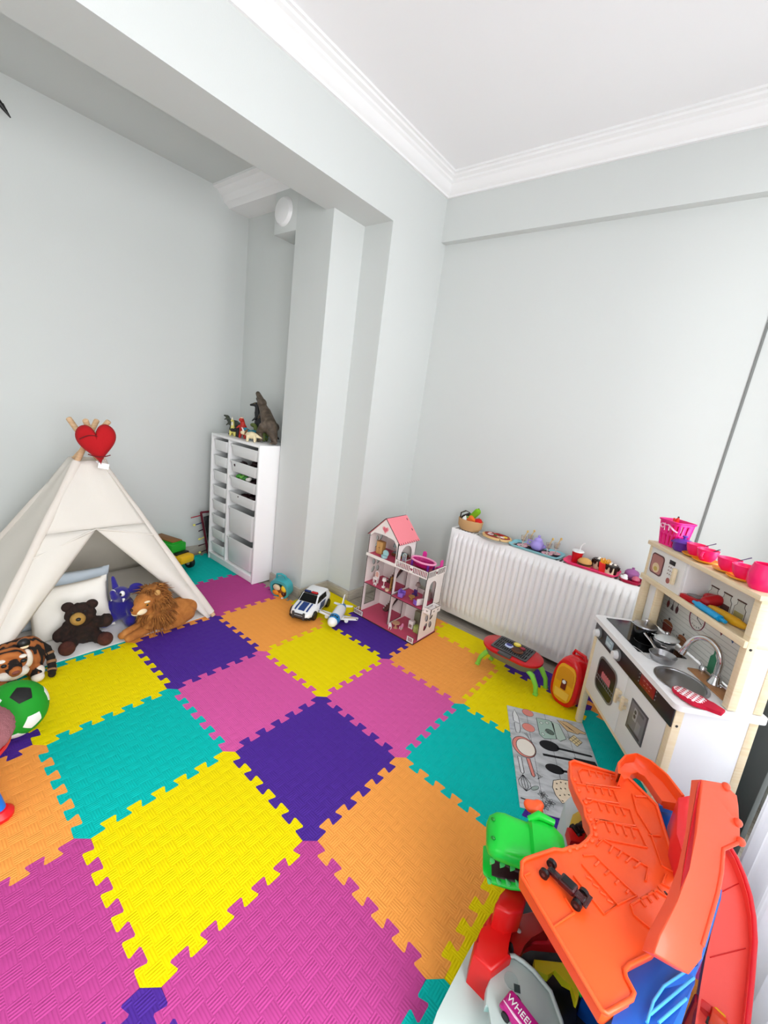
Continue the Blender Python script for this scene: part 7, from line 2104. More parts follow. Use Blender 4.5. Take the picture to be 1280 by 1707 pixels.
m = MB(); m.lathe([(0.0, 0.0), (0.03, 0.0), (0.042, 0.02), (0.044, 0.05), (0.036, 0.078), (0.034, 0.085), (0.031, 0.085), (0.033, 0.076), (0.04, 0.05), (0.0, 0.01)], seg=32); m.build('body', CUPM, t, 50)
m = MB(); m.tube([(0.036, 0, 0.074), (0.06, 0, 0.07), (0.064, 0, 0.04), (0.04, 0, 0.026)], 0.005, 10); m.build('handle', CUPM, t)
# ------------------------------------------------------------------ toy garage with dinosaur in the foreground
G = {
    'deck': [(1.106, -0.038, 0.45), (1.114, -0.02, 0.45), (1.227, 0.03, 0.45), (1.258, 0.041, 0.45), (1.333, -0.005, 0.45), (1.367, -0.1, 0.45), (1.395, -0.183, 0.45), (1.415, -0.241, 0.45), (1.409, -0.309, 0.45), (1.377, -0.409, 0.45), (1.341, -0.471, 0.45), (1.336, -0.487, 0.45), (1.34, -0.497, 0.45), (1.356, -0.511, 0.45), (1.354, -0.524, 0.45), (1.324, -0.577, 0.45), (1.317, -0.58, 0.45), (1.125, -0.469, 0.45), (1.113, -0.438, 0.45), (1.116, -0.424, 0.45), (1.159, -0.349, 0.45), (1.175, -0.337, 0.45), (1.186, -0.316, 0.45), (1.203, -0.295, 0.45), (1.212, -0.267, 0.45), (1.217, -0.24, 0.45), (1.211, -0.22, 0.45), (1.193, -0.2, 0.45), (1.182, -0.17, 0.45), (1.151, -0.135, 0.45), (1.127, -0.098, 0.45)],
    'ridges': [[(1.155, -0.088, 0.451), (1.135, -0.053, 0.451), (1.14, -0.032, 0.451), (1.225, 0.018, 0.451), (1.243, -0.018, 0.451)], [(1.155, -0.088, 0.451), (1.243, -0.018, 0.451)], [(1.143, -0.104, 0.451), (1.228, -0.044, 0.451), (1.251, -0.08, 0.451)], [(1.178, -0.135, 0.451), (1.251, -0.08, 0.451)], [(1.188, -0.145, 0.451), (1.194, -0.127, 0.451), (1.277, -0.079, 0.451), (1.298, -0.123, 0.451)], [(1.212, -0.187, 0.451), (1.298, -0.123, 0.451)], [(1.218, -0.197, 0.451), (1.224, -0.177, 0.451), (1.305, -0.128, 0.451), (1.331, -0.168, 0.451)], [(1.235, -0.241, 0.451), (1.242, -0.229, 0.451), (1.331, -0.168, 0.451)], [(1.234, -0.261, 0.451), (1.242, -0.231, 0.451), (1.34, -0.223, 0.451), (1.341, -0.265, 0.451)], [(1.216, -0.312, 0.451), (1.236, -0.29, 0.451), (1.331, -0.317, 0.451), (1.301, -0.371, 0.451)], [(1.219, -0.336, 0.451), (1.301, -0.369, 0.451), (1.284, -0.412, 0.451), (1.212, -0.378, 0.451)], [(1.274, -0.015, 0.451), (1.295, -0.072, 0.451), (1.332, -0.116, 0.451), (1.366, -0.193, 0.451), (1.391, -0.19, 0.451)], [(1.324, -0.348, 0.451), (1.363, -0.268, 0.451), (1.398, -0.268, 0.451)], [(1.324, -0.348, 0.451), (1.333, -0.365, 0.451), (1.364, -0.367, 0.451)], [(1.135, -0.446, 0.451), (1.128, -0.462, 0.451), (1.209, -0.517, 0.451), (1.235, -0.456, 0.451), (1.212, -0.441, 0.451)], [(1.281, -0.017, 0.451), (1.306, 0.006, 0.451)], [(1.329, -0.125, 0.451), (1.353, -0.105, 0.451)], [(1.376, -0.209, 0.451), (1.371, -0.243, 0.451), (1.398, -0.237, 0.451)], [(1.158, -0.024, 0.451), (1.167, -0.042, 0.451)], [(1.165, -0.084, 0.451), (1.178, -0.106, 0.451)], [(1.208, -0.124, 0.451), (1.22, -0.144, 0.451)], [(1.236, -0.172, 0.451), (1.251, -0.195, 0.451)], [(1.265, -0.23, 0.451), (1.262, -0.255, 0.451)], [(1.243, -0.317, 0.451), (1.248, -0.299, 0.451)], [(1.246, -0.356, 0.451), (1.234, -0.357, 0.451)], [(1.336, -0.317, 0.451), (1.35, -0.327, 0.451)], [(1.175, -0.013, 0.451), (1.184, -0.03, 0.451)], [(1.182, -0.072, 0.451), (1.195, -0.094, 0.451)], [(1.226, -0.114, 0.451), (1.237, -0.133, 0.451)], [(1.254, -0.16, 0.451), (1.268, -0.184, 0.451)], [(1.285, -0.228, 0.451), (1.28, -0.253, 0.451)], [(1.266, -0.321, 0.451), (1.271, -0.305, 0.451)], [(1.262, -0.362, 0.451), (1.25, -0.363, 0.451)], [(1.346, -0.297, 0.451), (1.359, -0.307, 0.451)], [(1.193, -0.002, 0.451), (1.201, -0.019, 0.451)], [(1.199, -0.06, 0.451), (1.212, -0.083, 0.451)], [(1.243, -0.103, 0.451), (1.254, -0.122, 0.451)], [(1.272, -0.148, 0.451), (1.286, -0.173, 0.451)], [(1.305, -0.226, 0.451), (1.298, -0.25, 0.451)], [(1.289, -0.325, 0.451), (1.293, -0.312, 0.451)], [(1.278, -0.368, 0.451), (1.267, -0.369, 0.451)], [(1.355, -0.277, 0.451), (1.369, -0.288, 0.451)], [(1.21, 0.008, 0.451), (1.218, -0.007, 0.451)], [(1.216, -0.048, 0.451), (1.228, -0.071, 0.451)], [(1.26, -0.093, 0.451), (1.271, -0.111, 0.451)], [(1.29, -0.137, 0.451), (1.303, -0.163, 0.451)], [(1.324, -0.224, 0.451), (1.316, -0.248, 0.451)], [(1.312, -0.328, 0.451), (1.314, -0.318, 0.451)], [(1.293, -0.373, 0.451), (1.282, -0.375, 0.451)], [(1.365, -0.255, 0.451), (1.379, -0.268, 0.451)]],
    'lane': [(1.225, 0.019, 0.45), (1.28, -0.007, 0.45), (1.333, -0.12, 0.45), (1.366, -0.192, 0.45), (1.391, -0.189, 0.45), (1.398, -0.267, 0.45), (1.363, -0.267, 0.45), (1.325, -0.347, 0.45), (1.301, -0.368, 0.45), (1.331, -0.316, 0.45), (1.344, -0.261, 0.45), (1.34, -0.218, 0.45), (1.331, -0.167, 0.45), (1.305, -0.127, 0.45), (1.277, -0.078, 0.45)],
    'bumps': [(1.131, -0.094, 0.45), (1.151, -0.124, 0.45), (1.177, -0.15, 0.45), (1.19, -0.172, 0.45), (1.199, -0.196, 0.45), (1.214, -0.213, 0.45), (1.221, -0.232, 0.45), (1.218, -0.256, 0.45), (1.208, -0.283, 0.45), (1.194, -0.305, 0.45), (1.183, -0.324, 0.45)],
    'arc_out': [(1.228, -0.03, 0.5), (1.218, 0.014, 0.5), (1.228, 0.067, 0.5), (1.252, 0.103, 0.5), (1.289, 0.104, 0.5), (1.333, 0.08, 0.5), (1.377, 0.028, 0.5)],
    'arc_in': [(1.255, 0.038, 0.452), (1.258, 0.063, 0.452), (1.271, 0.086, 0.452), (1.289, 0.086, 0.452), (1.307, 0.067, 0.452), (1.324, 0.045, 0.452), (1.342, 0.023, 0.452)],
    'red_block': [(1.367, -0.018, 0.52), (1.403, 0.033, 0.52), (1.409, 0.026, 0.52), (1.393, -0.208, 0.52), (1.374, -0.149, 0.52)],
    'blue_in': [(1.343, 0.042, 0.41), (1.384, 0.084, 0.41), (1.415, -0.073, 0.41), (1.399, -0.089, 0.41)],
    'blue_bar': [(1.337, 0.03, 0.44), (1.374, 0.058, 0.44), (1.377, 0.045, 0.44), (1.34, 0.018, 0.44)],
    'wall': [(1.379, -0.173, 0.703), (1.417, -0.14, 0.699), (1.424, -0.141, 0.695), (1.447, -0.137, 0.686), (1.453, -0.153, 0.674), (1.455, -0.185, 0.656), (1.461, -0.185, 0.652), (1.465, -0.21, 0.635), (1.438, -0.251, 0.627), (1.442, -0.285, 0.602), (1.442, -0.317, 0.579), (1.438, -0.362, 0.547), (1.435, -0.394, 0.522), (1.44, -0.405, 0.508), (1.426, -0.437, 0.49), (1.367, -0.47, 0.513), (1.369, -0.446, 0.534), (1.383, -0.388, 0.57), (1.39, -0.332, 0.605), (1.389, -0.273, 0.645)],
    'wall_side': [(1.373, -0.184, 0.7), (1.38, -0.169, 0.7), (1.389, -0.273, 0.645), (1.39, -0.332, 0.605), (1.384, -0.389, 0.567), (1.393, -0.316, 0.5), (1.383, -0.294, 0.56), (1.378, -0.234, 0.6)],
    'ramp_out': [(1.494, 0.023, 0.42), (1.515, 0.005, 0.408), (1.533, -0.022, 0.394), (1.548, -0.053, 0.378), (1.558, -0.088, 0.361), (1.564, -0.13, 0.342), (1.565, -0.194, 0.312), (1.565, -0.257, 0.28), (1.565, -0.302, 0.254)],
    'ramp_in': [(1.489, -0.018, 0.409), (1.492, -0.046, 0.4), (1.492, -0.088, 0.385), (1.491, -0.136, 0.368), (1.485, -0.184, 0.351), (1.481, -0.233, 0.332), (1.48, -0.284, 0.308), (1.481, -0.336, 0.28), (1.483, -0.379, 0.254)],
    'blue_side': [(1.484, -0.092, 0.4), (1.494, -0.09, 0.4), (1.492, -0.119, 0.4), (1.464, -0.301, 0.4), (1.457, -0.315, 0.4), (1.457, -0.287, 0.4)],
    'tower_top': [(1.34, -0.47, 0.43), (1.354, -0.434, 0.43), (1.38, -0.394, 0.43), (1.438, -0.382, 0.43), (1.449, -0.351, 0.43), (1.448, -0.389, 0.43), (1.416, -0.493, 0.43), (1.411, -0.55, 0.43), (1.336, -0.619, 0.43), (1.335, -0.569, 0.43)],
    'tower_face': [(1.447, -0.365, 0.45), (1.416, -0.412, 0.44), (1.398, -0.446, 0.43), (1.388, -0.495, 0.42), (1.386, -0.532, 0.41), (1.438, -0.465, 0.38), (1.446, -0.395, 0.42)],
    'tower_ribs': [[(1.445, -0.361, 0.44), (1.399, -0.449, 0.44), (1.387, -0.489, 0.44), (1.382, -0.531, 0.44)], [(1.443, -0.39, 0.44), (1.385, -0.514, 0.44)], [(1.434, -0.439, 0.44), (1.398, -0.516, 0.44)]],
    'neck': [(1.084, -0.353, 0.27), (1.107, -0.334, 0.27), (1.133, -0.348, 0.27), (1.137, -0.39, 0.27), (1.113, -0.42, 0.27), (1.083, -0.429, 0.27), (1.078, -0.42, 0.27), (1.079, -0.399, 0.27)],
    'body': [(1.075, -0.381, 0.2), (1.071, -0.402, 0.2), (1.066, -0.433, 0.2), (1.075, -0.446, 0.2), (1.076, -0.463, 0.2), (1.066, -0.481, 0.2), (1.076, -0.508, 0.2), (1.123, -0.508, 0.2), (1.147, -0.447, 0.2), (1.123, -0.43, 0.2), (1.125, -0.389, 0.2), (1.129, -0.343, 0.2), (1.102, -0.366, 0.2)],
    'arch': [(1.124, -0.322, 0.17), (1.148, -0.289, 0.17), (1.198, -0.289, 0.17), (1.197, -0.301, 0.17), (1.175, -0.323, 0.17), (1.161, -0.352, 0.17), (1.159, -0.384, 0.17), (1.16, -0.419, 0.17), (1.148, -0.428, 0.17), (1.142, -0.403, 0.17), (1.125, -0.404, 0.17), (1.121, -0.365, 0.17)],
    'arch2': [(1.159, -0.322, 0.13), (1.173, -0.292, 0.13), (1.196, -0.27, 0.13), (1.228, -0.284, 0.13), (1.172, -0.33, 0.13), (1.157, -0.355, 0.13)],
    'black': [(1.168, -0.283, 0.07), (1.224, -0.237, 0.07), (1.264, -0.254, 0.07), (1.294, -0.294, 0.07), (1.296, -0.329, 0.07), (1.307, -0.384, 0.07), (1.278, -0.411, 0.07), (1.239, -0.36, 0.07), (1.193, -0.35, 0.07), (1.167, -0.355, 0.07), (1.151, -0.352, 0.07), (1.153, -0.312, 0.07)],
    'yellow': [(1.186, -0.356, 0.12), (1.265, -0.292, 0.12), (1.293, -0.329, 0.12), (1.294, -0.364, 0.12), (1.29, -0.364, 0.12), (1.274, -0.34, 0.12), (1.256, -0.346, 0.12), (1.232, -0.338, 0.12), (1.225, -0.364, 0.12), (1.194, -0.376, 0.12)],
    'ramp_l': [(1.052, -0.416, 0.1), (1.063, -0.444, 0.1), (1.095, -0.442, 0.1), (1.113, -0.444, 0.1), (1.117, -0.483, 0.1), (1.129, -0.514, 0.1), (1.14, -0.506, 0.1), (1.166, -0.555, 0.1), (1.058, -0.657, 0.1), (1.052, -0.602, 0.1), (1.051, -0.537, 0.1), (1.051, -0.453, 0.1)],
    'tray': [(1.125, -0.449, 0.17), (1.149, -0.426, 0.17), (1.171, -0.421, 0.17), (1.196, -0.42, 0.17), (1.239, -0.429, 0.17), (1.273, -0.462, 0.17), (1.288, -0.484, 0.17), (1.17, -0.594, 0.17), (1.145, -0.547, 0.17), (1.136, -0.554, 0.17), (1.124, -0.525, 0.17), (1.123, -0.495, 0.17)],
    'chip': [(1.073, -0.457, 0.12), (1.097, -0.455, 0.12), (1.1, -0.502, 0.12), (1.077, -0.501, 0.12)],
    'green_bit': [(1.273, -0.364, 0.2), (1.284, -0.365, 0.2), (1.3, -0.385, 0.2), (1.294, -0.393, 0.2)],
    'far_deck': [(1.121, -0.019, 0.3), (1.129, 0.017, 0.3), (1.15, 0.021, 0.3), (1.226, -0.03, 0.3), (1.246, -0.097, 0.3), (1.193, -0.162, 0.3), (1.167, -0.164, 0.3)],
    'far_rim': [(1.154, -0.063, 0.315), (1.164, -0.036, 0.315), (1.18, -0.03, 0.315), (1.201, -0.047, 0.315), (1.213, -0.098, 0.315), (1.175, -0.137, 0.315), (1.157, -0.105, 0.315)],
}
ORG = mat('orange_plastic', '#fd5a22', 0.35, coat=0.15)
REDP = mat('red_plastic_track', '#f0242e', 0.35, coat=0.15)
REDD = mat('deep_red_plastic', '#d51412', 0.35)
CORAL = mat('coral_plastic', '#fb5b4e', 0.35)
BLUP = mat('royal_blue_plastic', '#0d55b4', 0.35)
BLUB = mat('bright_blue_edge', '#3d86e8', 0.35)
GRNP = mat('bright_green_plastic', '#17c93a', 0.3)
GRYP = mat('pale_grey_plastic', '#c3d2ce', 0.4)
BLKP = mat('black_part', '#0d0d10', 0.4)
YELP = mat('yellow_plastic_part', '#f6df1e', 0.4)
gar = thing('toy_garage', 'large orange, red and blue toy garage with green dinosaur head', 'toy garage', (1.25, -0.25, 0.0))
GO = Vector((1.25, -0.25, 0.0))


def slab(m, poly, t, bev=0.0, down=None):
    P = [Vector(p) - GO for p in poly]
    a = sum(P[i].x * P[(i + 1) % len(P)].y - P[(i + 1) % len(P)].x * P[i].y for i in range(len(P)))
    if a < 0:
        P.reverse()
    b = bmesh.new()
    n = len(P)
    d = Vector(down) * t if down is not None else Vector((0, 0, -t))
    hi = [b.verts.new(p) for p in P]
    lo = [b.verts.new(p + d) for p in P]
    top = b.faces.new(hi)
    bot = b.faces.new(list(reversed(lo)))
    for i in range(n):
        j = (i + 1) % n
        b.faces.new((hi[i], lo[i], lo[j], hi[j]))
    if bev:
        bmesh.ops.bevel(b, geom=list(top.edges), offset=bev, segments=2, profile=0.5, affect='EDGES')
    bmesh.ops.triangulate(b, faces=[f for f in b.faces if len(f.verts) > 4])
    return m.merge(b)


def gpart(name, key, t, mt, par=None, bev=0.002, down=None):
    m = MB(); slab(m, G[key] if isinstance(key, str) else key, t, bev, down); return m.build(name, mt, par or gar, 40)


def gl(pts):
    return [Vector(p) - GO for p in pts]


deck = gpart('parking_deck', 'deck', 0.03, ORG, None, 0.003)
m = MB()
D_ = gl(G['deck'])
m.tube([p + Vector((0, 0, 0.002)) for p in D_], 0.0045, 8, closed=True)
m.build('deck_rim', ORG, deck, 60)
for r in G['ridges']:
    m = MB(); m.tube([p + Vector((0, 0, 0.001)) for p in gl(r)], 0.0026, 6); m.build('bay_ridge', ORG, deck, 60)
m = MB()
for k, p in enumerate(gl(G['bumps'])):
    m.ell(p + Vector((0.003, 0.002, 0.001)), (0.0075, 0.0075, 0.0055), None, 10, 8)
m.build('scale_bumps', ORG, deck, 60)
for s, (x, y) in enumerate(((1.385, -0.262), (1.397, -0.277))):
    m = MB(); m.box((x - GO.x, y - GO.y, 0.4508), (0.018, 0.0035, 0.0015), 0, rot=(0, 0, -0.6)); m.build('slot', BLKP, deck)
# spiral ramp behind the deck
m = MB()
ao, ai = gl(G['arc_out']), gl(G['arc_in'])
n = len(ao)
vs = []
for k in range(n):
    vs += [ao[k], ao[k] + Vector((0.006, 0.004, 0.0)), ao[k] - Vector((0, 0, 0.03)), ai[k] + Vector((0, 0, 0.002)), ai[k] - Vector((0, 0, 0.02)), ao[k] + Vector((0.006, 0.004, -0.06))]
fs = []
for k in range(n - 1):
    a, b = k * 6, (k + 1) * 6
    for (i, j) in ((1, 0), (0, 2), (2, 3), (3, 4), (4, 5), (5, 1)):
        fs.append((a + i, b + i, b + j, a + j))
fs.append((0, 1, 5, 4, 3, 2)); fs.append(tuple(6 * (n - 1) + i for i in (2, 3, 4, 5, 1, 0)))
m.add(vs, fs); bmesh.ops.recalc_face_normals(m.bm, faces=list(m.bm.faces)); m.build('spiral_ramp', ORG, gar, 50)
gpart('red_block', 'red_block', 0.1, REDP)
gpart('inner_blue_wall', 'blue_in', 0.12, BLUP)
gpart('blue_bar', 'blue_bar', 0.02, BLUB)
# tall curved launch track
wdir = (-0.55, 0.35, -0.75)
tk = gpart('launch_track', 'wall', 0.028, mat('orange_coral_plastic', '#fb5a36', 0.35, coat=0.15), None, 0.003, wdir)
gpart('track_side', 'wall_side', 0.014, mat('dark_red_side', '#b81420', 0.4), tk, 0.001, (0.3, -0.2, -0.9))
W_L = gl(G['wall'])
m = MB(); m.tube([W_L[k] for k in (7, 8, 9, 10, 11, 12)], 0.004, 8); m.build('track_rim', mat('orange_coral_plastic', '#fb5a36', 0.35), tk, 60)
for k, p in enumerate((5, 7, 2)):
    m = MB(); m.ell(W_L[p], (0.009, 0.009, 0.009), None, 12, 8); m.build('track_lug', mat('orange_coral_plastic', '#fb5a36', 0.35), tk, 60)
tb = gl([(1.3702, -0.5746, 0.47)])
# red downhill ramp on the right
m = MB()
ro, ri = gl(G['ramp_out']), gl(G['ramp_in'])
n = len(ro)
vs, fs = [], []
for k in range(n):
    up = Vector((0, 0, 0.02))
    inn = (ri[k] - ro[k]).normalized() * 0.008
    vs += [ro[k] + up, ro[k] - Vector((0, 0, 0.02)), ri[k] - Vector((0, 0, 0.02)), ri[k] + up * 0.6, ri[k] - inn * 0.8 + up * 0.6, ri[k] - inn, ro[k] + inn, ro[k] + inn + up]
for k in range(n - 1):
    a, b = k * 8, (k + 1) * 8
    for i in range(8):
        j = (i + 1) % 8
        fs.append((a + i, a + j, b + j, b + i))
fs.append(tuple(range(8))); fs.append(tuple(8 * (n - 1) + i for i in reversed(range(8))))
m.add(vs, fs); bmesh.ops.recalc_face_normals(m.bm, faces=list(m.bm.faces)); rr_ = m.build('downhill_ramp', CORAL, gar, 40)
for k in (2, 5):
    m = MB(); m.tube([ri[k].lerp(ro[k], 0.12) + Vector((0, 0, 0.0008)), ri[k].lerp(ro[k], 0.86) + Vector((0, 0, 0.0008))], 0.0012, 6); m.build('ramp_seam', REDD, rr_)
m = MB()
m.tube([p + Vector((0, 0, 0.02)) for p in ro], 0.0055, 8); m.build('ramp_rim', REDP, rr_, 60)
for p, lab in (((1.52, -0.02, 0.0), 0), ((1.50, -0.30, 0.0), 1)):
    q = Vector(p) - GO
    m = MB(); m.box((q.x - 0.01, q.y, 0.15), (0.03, 0.02, 0.3), 0.004); m.build('ramp_pillar', REDD, gar)
gpart('blue_side_panel', 'blue_side', 0.2, BLUB)
# blue tower carrying the deck
tw = gpart('tower', 'tower_top', 0.40, BLUP, None, 0.004)
gpart('tower_face', 'tower_face', 0.2, mat('mid_blue_plastic', '#1468cc', 0.35), tw, 0.002)
for r in G['tower_ribs']:
    m = MB(); m.tube(gl(r), 0.0025, 8); m.build('face_rib', mat('light_blue_edge', '#4fb0f2', 0.35), tw, 60)
m = MB(); m.box((0.095, 0.02, 0.21), (0.09, 0.2, 0.42), 0.006); m.build('rear_tower', BLUP, gar)
m = MB(); m.box((0.0, -0.05, 0.02), (0.36, 0.52, 0.032), 0.008); m.build('base', mat('dark_base', '#20242c', 0.5), gar)
# lower ramps and trays
rl = gpart('entry_ramp', 'ramp_l', 0.085, GRYP, None, 0.003)
gpart('yellow_sign', 'chip', 0.01, YELP, rl, 0.001)
ty = gpart('launch_tray', 'tray', 0.02, GRYP, None, 0.004)
T_ = gl(G['tray'])
m = MB(); m.tube([p + Vector((0, 0, 0.006)) for p in T_[:8]], 0.005, 8); m.build('tray_rim', GRYP, ty, 60)
m = MB(); m.box((1.178 - GO.x, -0.476 - GO.y, 0.171), (0.014, 0.014, 0.002), 0, rot=(0, 0, 0.5)); m.build('dark_recess', mat('slate_part', '#3a4a4c', 0.4), ty)
m = MB(); m.cyl((1.162 - GO.x, -0.472 - GO.y, 0.168), (1.162 - GO.x, -0.472 - GO.y, 0.1715), 0.016, None, 24); m.build('round_recess', mat('pale_recess', '#a5b8b4', 0.4), ty)
m = MB(); m.tube([T_[3] + Vector((0, 0, -0.02)), T_[3] + Vector((0, 0.03, -0.16))], 0.012, 10); m.build('tray_support', GRYP, ty)
gpart('dark_pit', 'black', 0.06, BLKP)
gpart('yellow_gate', 'yellow', 0.02, YELP, None, 0.002)
gpart('green_strip', 'green_bit', 0.02, GRNP, None, 0.001)
fd = gpart('rear_ramp', 'far_deck', 0.16, mat('cool_grey_plastic', '#c9d6d9', 0.4), None, 0.003)
m = MB(); slab(m, G['far_rim'], 0.014, 0.002); m.build('yellow_surround', mat('mustard_plastic', '#d9b822', 0.4), fd)
m = MB(); slab(m, [(1.155, -0.135, 0.33), (1.20, -0.10, 0.33), (1.205, -0.15, 0.33), (1.175, -0.17, 0.33)], 0.03, 0.003); m.build('red_stop', REDD, fd)
# dinosaur body in red, with the green head
bd = MB(); slab(bd, G['body'], 0.14, 0.008); bd.build('dinosaur_body', REDD, gar, 50)
m = MB(); slab(m, G['neck'], 0.07, 0.008); m.build('dinosaur_neck', REDD, gar, 50)
m = MB(); slab(m, G['arch'], 0.05, 0.006); ar = m.build('dinosaur_arm', mat('brown_red_plastic', '#b3201c', 0.35), gar, 50)
m = MB(); slab(m, G['arch2'], 0.03, 0.004); m.build('dinosaur_belly', REDP, gar, 50)
A_ = gl(G['arch'])
m = MB(); m.ell(A_[0].lerp(A_[8], 0.35) + Vector((0.004, -0.004, 0.0)), (0.006, 0.006, 0.0025), None, 14, 8); m.build('rivet', mat('rivet_grey', '#c9c4c0', 0.4), ar)
m = MB(); m.tube([A_[8] + Vector((-0.008, 0.002, 0.001)), A_[10].lerp(A_[8], 0.4) + Vector((0, 0, 0.001)), A_[9] + Vector((-0.01, 0, 0.001))], [0.006, 0.009, 0.004], 8, flat=0.4); m.build('dark_slot', BLKP, ar)
HD = MB
hm = TR(1.172 - GO.x, -0.282 - GO.y, 0.372) @ RZ(math.radians(207)) @ RX(-0.12)


def headloft(m, secs, p=2.6):
    vs, fs = [], []
    N = 24
    for (x, hw, zb, zt) in secs:
        for k in range(N):
            a = 2 * PI * k / N
            c, s = math.cos(a), math.sin(a)
            vs.append((x, hw * math.copysign(abs(c) ** (2 / p), c), (zt + zb) / 2 + (zt - zb) / 2 * math.copysign(abs(s) ** (2 / p), s)))
    for i in range(len(secs) - 1):
        for k in range(N):
            l = (k + 1) % N
            fs.append((i * N + k, i * N + l, (i + 1) * N + l, (i + 1) * N + k))
    fs.append(tuple(reversed(range(N)))); fs.append(tuple((len(secs) - 1) * N + k for k in range(N)))
    m.add(vs, fs, hm)
    bmesh.ops.recalc_face_normals(m.bm, faces=list(m.bm.faces))


m = MB(); headloft(m, [(-0.005, 0.05, -0.03, 0.03), (0.02, 0.06, -0.03, 0.046), (0.05, 0.064, -0.028, 0.05), (0.078, 0.062, -0.024, 0.046), (0.084, 0.054, -0.024, 0.034), (0.12, 0.055, -0.022, 0.036), (0.145, 0.056, -0.02, 0.04), (0.165, 0.054, -0.018, 0.036), (0.182, 0.046, -0.012, 0.022), (0.188, 0.03, -0.006, 0.012)], 3.2)
hd = m.build('dinosaur_head', GRNP, gar, 50)
m = MB(); hm_keep = hm; hm = hm @ TR(0.005, 0.0, -0.028) @ RY(0.36)
headloft(m, [(0.0, 0.045, -0.028, -0.002), (0.06, 0.056, -0.03, -0.012), (0.12, 0.056, -0.03, -0.012), (0.165, 0.05, -0.026, -0.008), (0.186, 0.034, -0.018, 0.004)], 3.0)
jw = m.build('dinosaur_jaw', GRNP, hd, 50)
for k in range(5):
    for s in (-1, 1):
        m = MB(); q0 = hm @ Vector((0.075 + 0.024 * k, s * 0.046, -0.014)); q1 = hm @ Vector((0.079 + 0.024 * k, s * 0.047, 0.004)); m.cyl(q0, q1, 0.007, 0.0008, 8); m.build('tooth', mat('pale_green_tooth', '#58cf78', 0.3), jw, 60)
m = MB(); headloft(m, [(0.02, 0.04, -0.016, -0.006), (0.1, 0.044, -0.018, -0.009), (0.165, 0.036, -0.014, -0.007)], 2.4); m.build('mouth_inside', mat('dark_mouth', '#2b0b10', 0.4), jw, 50)
hm = hm_keep
for k in range(5):
    m = MB(); q0 = hm @ Vector((0.07 + 0.025 * k, 0.05, -0.014)); q1 = hm @ Vector((0.072 + 0.025 * k, 0.05, -0.03)); m.cyl(q0, q1, 0.007, 0.001, 8); m.build('tooth', mat('pale_green_tooth', '#8fe0a4', 0.3), hd, 60)
m = MB(); headloft(m, [(0.012, 0.047, -0.05, -0.02), (0.11, 0.05, -0.034, -0.02), (0.16, 0.042, -0.026, -0.018)], 2.4); m.build('palate', mat('dark_mouth', '#2b0b10', 0.4), hd, 50)
m = MB(); m.ell(hm @ Vector((0.048, 0.058, 0.018)), (0.017, 0.008, 0.009), (0.3, 0.1, math.radians(207) - 0.5), 16, 10); ey = m.build('eye', BLKP, hd, 60)
m = MB(); m.ell(hm @ Vector((0.05, 0.0635, 0.019)), (0.011, 0.005, 0.006), (0.3, 0.1, math.radians(207) - 0.5), 14, 8); m.build('iris', mat('amber_iris', '#d98a2a', 0.3), ey, 60)
for s in (-1, 1):
    m = MB(); a, b, c_ = (hm @ Vector((0.084, s * 0.05, 0.035)), hm @ Vector((0.06, s * 0.058, 0.05)), hm @ Vector((0.02, s * 0.052, 0.047))); m.tube([a, b, c_], [0.007, 0.011, 0.008], 10); m.build('brow_ridge', GRNP, hd, 60)
    m = MB(); m.ell(hm @ Vector((0.176, s * 0.024, 0.03)), (0.006, 0.004, 0.004)); m.build('nostril', mat('dark_green_part', '#0c7a22', 0.4), hd, 60)
m = MB(); m.blob([('e', (0, 0, 0), (0.026, 0.02, 0.014)), ('e', (0.014, 0.008, 0.004), (0.015, 0.014, 0.012)), ('e', (-0.014, 0.002, 0.003), (0.014, 0.013, 0.012))], 0.004, 2)
o = m.build('orange_claw', ORG, gar, 60, Vector((1.072, -0.225, 0.405)) - GO); o.rotation_euler = (0, 0, 0.5)
m = MB(); m.tube([Vector((1.08, -0.2, 0.39)) - GO, Vector((1.12, -0.13, 0.2)) - GO, Vector((1.16, -0.10, 0.03)) - GO], [0.012, 0.014, 0.016], 10); m.build('claw_arm', REDD, gar, 60)


# ------------------------------------------------------------------ toy cars on the garage
def wheel(m, x, y, z, r, w):
    m.cyl((x, y - w / 2, z), (x, y + w / 2, z), r, None, 20)


MRN = mat('maroon_car', '#3a0d12', 0.25, coat=0.3)
t = thing('toy_car', 'dark maroon open-wheel toy car parked on the orange deck', 'toy car', (1.2035, -0.423, 0.4525), math.radians(171))
m = MB(); m.box((0.0, 0, 0.012), (0.08, 0.016, 0.01), 0.003); m.box((-0.005, 0, 0.017), (0.036, 0.026, 0.014), 0.004); m.box((-0.033, 0, 0.014), (0.026, 0.02, 0.008), 0.003); m.build('body', MRN, t)
m = MB(); m.box((-0.005, 0, 0.0245), (0.026, 0.018, 0.004), 0.001); m.build('cockpit', BLKP, t)
m = MB(); m.box((0.03, 0, 0.013), (0.012, 0.012, 0.012), 0.002); m.build('engine', BLKP, t)
m = MB(); m.box((-0.048, 0, 0.02), (0.008, 0.034, 0.003), 0.001); m.box((-0.048, 0, 0.014), (0.004, 0.006, 0.012)); m.build('rear_wing', MRN, t)
for x, r in ((0.04, 0.0105), (-0.034, 0.0105)):
    for y in (-0.0175, 0.0175):
        m = MB(); wheel(m, x, y, r, r, 0.009); wh = m.build('wheel', BLKP, t)
        m = MB(); m.cyl((x, y - 0.005, r), (x, y + 0.005, r), 0.004, None, 12); m.build('hub', mat('dark_hub', '#5a4a4a', 0.3, 0.5), wh)
MAG = mat('magenta_car', '#c01d84', 0.25, coat=0.4)
t = thing('toy_car', 'magenta toy car with white lettering on the grey launch tray', 'toy car', (1.216, -0.531, 0.1715), math.radians(-12))
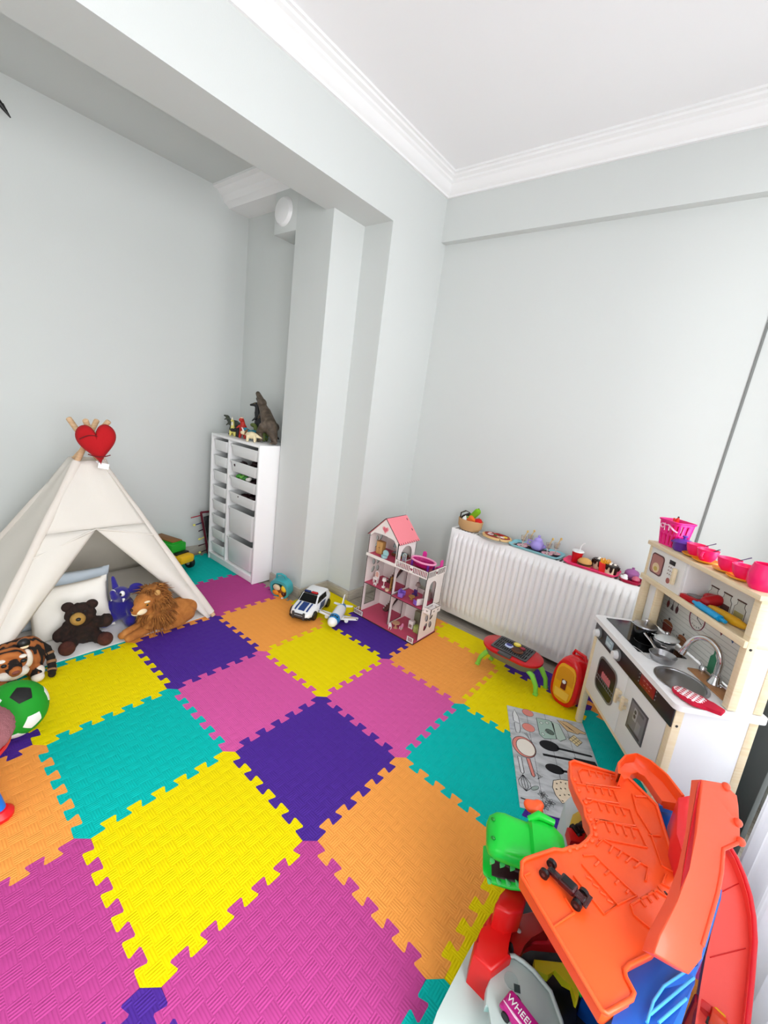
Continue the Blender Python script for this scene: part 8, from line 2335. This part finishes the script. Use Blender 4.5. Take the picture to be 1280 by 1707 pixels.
prof = [(-0.055, 0.008), (-0.053, 0.018), (-0.046, 0.024), (0.022, 0.026), (0.036, 0.019), (0.056, 0.016), (0.06, 0.008)]
m = MB(); m.prism(prof, -0.0215, 0.0215, MXZ, 0.004, 2); m.build('body', MAG, t)
m = MB(); m.prism([(0.02, 0.0268), (0.024, 0.0272), (0.038, 0.0202), (0.034, 0.0196)], -0.0165, 0.0165, MXZ, 0.001, 1); m.build('windscreen', BLKP, t)
for x in (-0.034, 0.034):
    for y in (-0.021, 0.021):
        m = MB(); wheel(m, x, y, 0.0095, 0.0095, 0.008); m.build('wheel', BLKP, t)
m = MB(); m.text('WHEELS', 0.0185, TR(-0.014, 0.002, 0.0258) @ RY(-0.02), 0.0008); m.build('lettering', PLAST_W, t)
m = MB(); m.text('COM', 0.010, TR(0.048, 0.002, 0.0178), 0.0008); m.build('lettering', mat('pale_pink_letter', '#f3c9e2', 0.4), t)
m = MB(); m.tube([(-0.05, -0.012, 0.0245), (-0.02, -0.0135, 0.0255), (0.01, -0.012, 0.026), (0.02, -0.016, 0.026)], [0.001, 0.003, 0.0025, 0.0008], 6, flat=0.4); m.build('body_stripe', mat('pale_pink_letter', '#f3c9e2', 0.4), t)
t = thing('toy_car', 'black and red toy car nose-up on the rear grey ramp', 'toy car', (1.186, -0.113, 0.318), math.radians(60))
m = MB(); m.box((0, 0, 0.013), (0.05, 0.024, 0.013), 0.004); m.box((-0.004, 0, 0.022), (0.024, 0.02, 0.01), 0.004); m.build('body', BLKP, t)
m = MB(); m.box((0.018, 0, 0.0205), (0.014, 0.014, 0.003), 0.001); m.build('vent_panel', mat('grey_vent', '#8a8a8c', 0.4), t)
for x in (-0.017, 0.017):
    for y in (-0.013, 0.013):
        m = MB(); wheel(m, x, y, 0.009, 0.009, 0.007); m.build('wheel', BLKP, t)
t = thing('toy_car', 'small yellow and orange toy car at the bottom of the red ramp', 'toy car', (1.515, -0.315, 0.286), math.radians(70), None, (0.0, 0.42, math.radians(80)))
m = MB(); m.prism([(-0.03, 0.006), (-0.03, 0.016), (-0.012, 0.024), (0.012, 0.024), (0.02, 0.016), (0.032, 0.013), (0.032, 0.006)], -0.013, 0.013, MXZ, 0.003, 2); m.build('body', mat('orange_car', '#e0461e', 0.3), t)
m = MB(); m.box((0.022, 0, 0.0165), (0.018, 0.02, 0.006), 0.002); m.build('bonnet', mat('yellow_car', '#f7d21c', 0.3), t)
for x in (-0.019, 0.019):
    for y in (-0.013, 0.013):
        m = MB(); wheel(m, x, y, 0.007, 0.007, 0.006); m.build('wheel', BLKP, t)
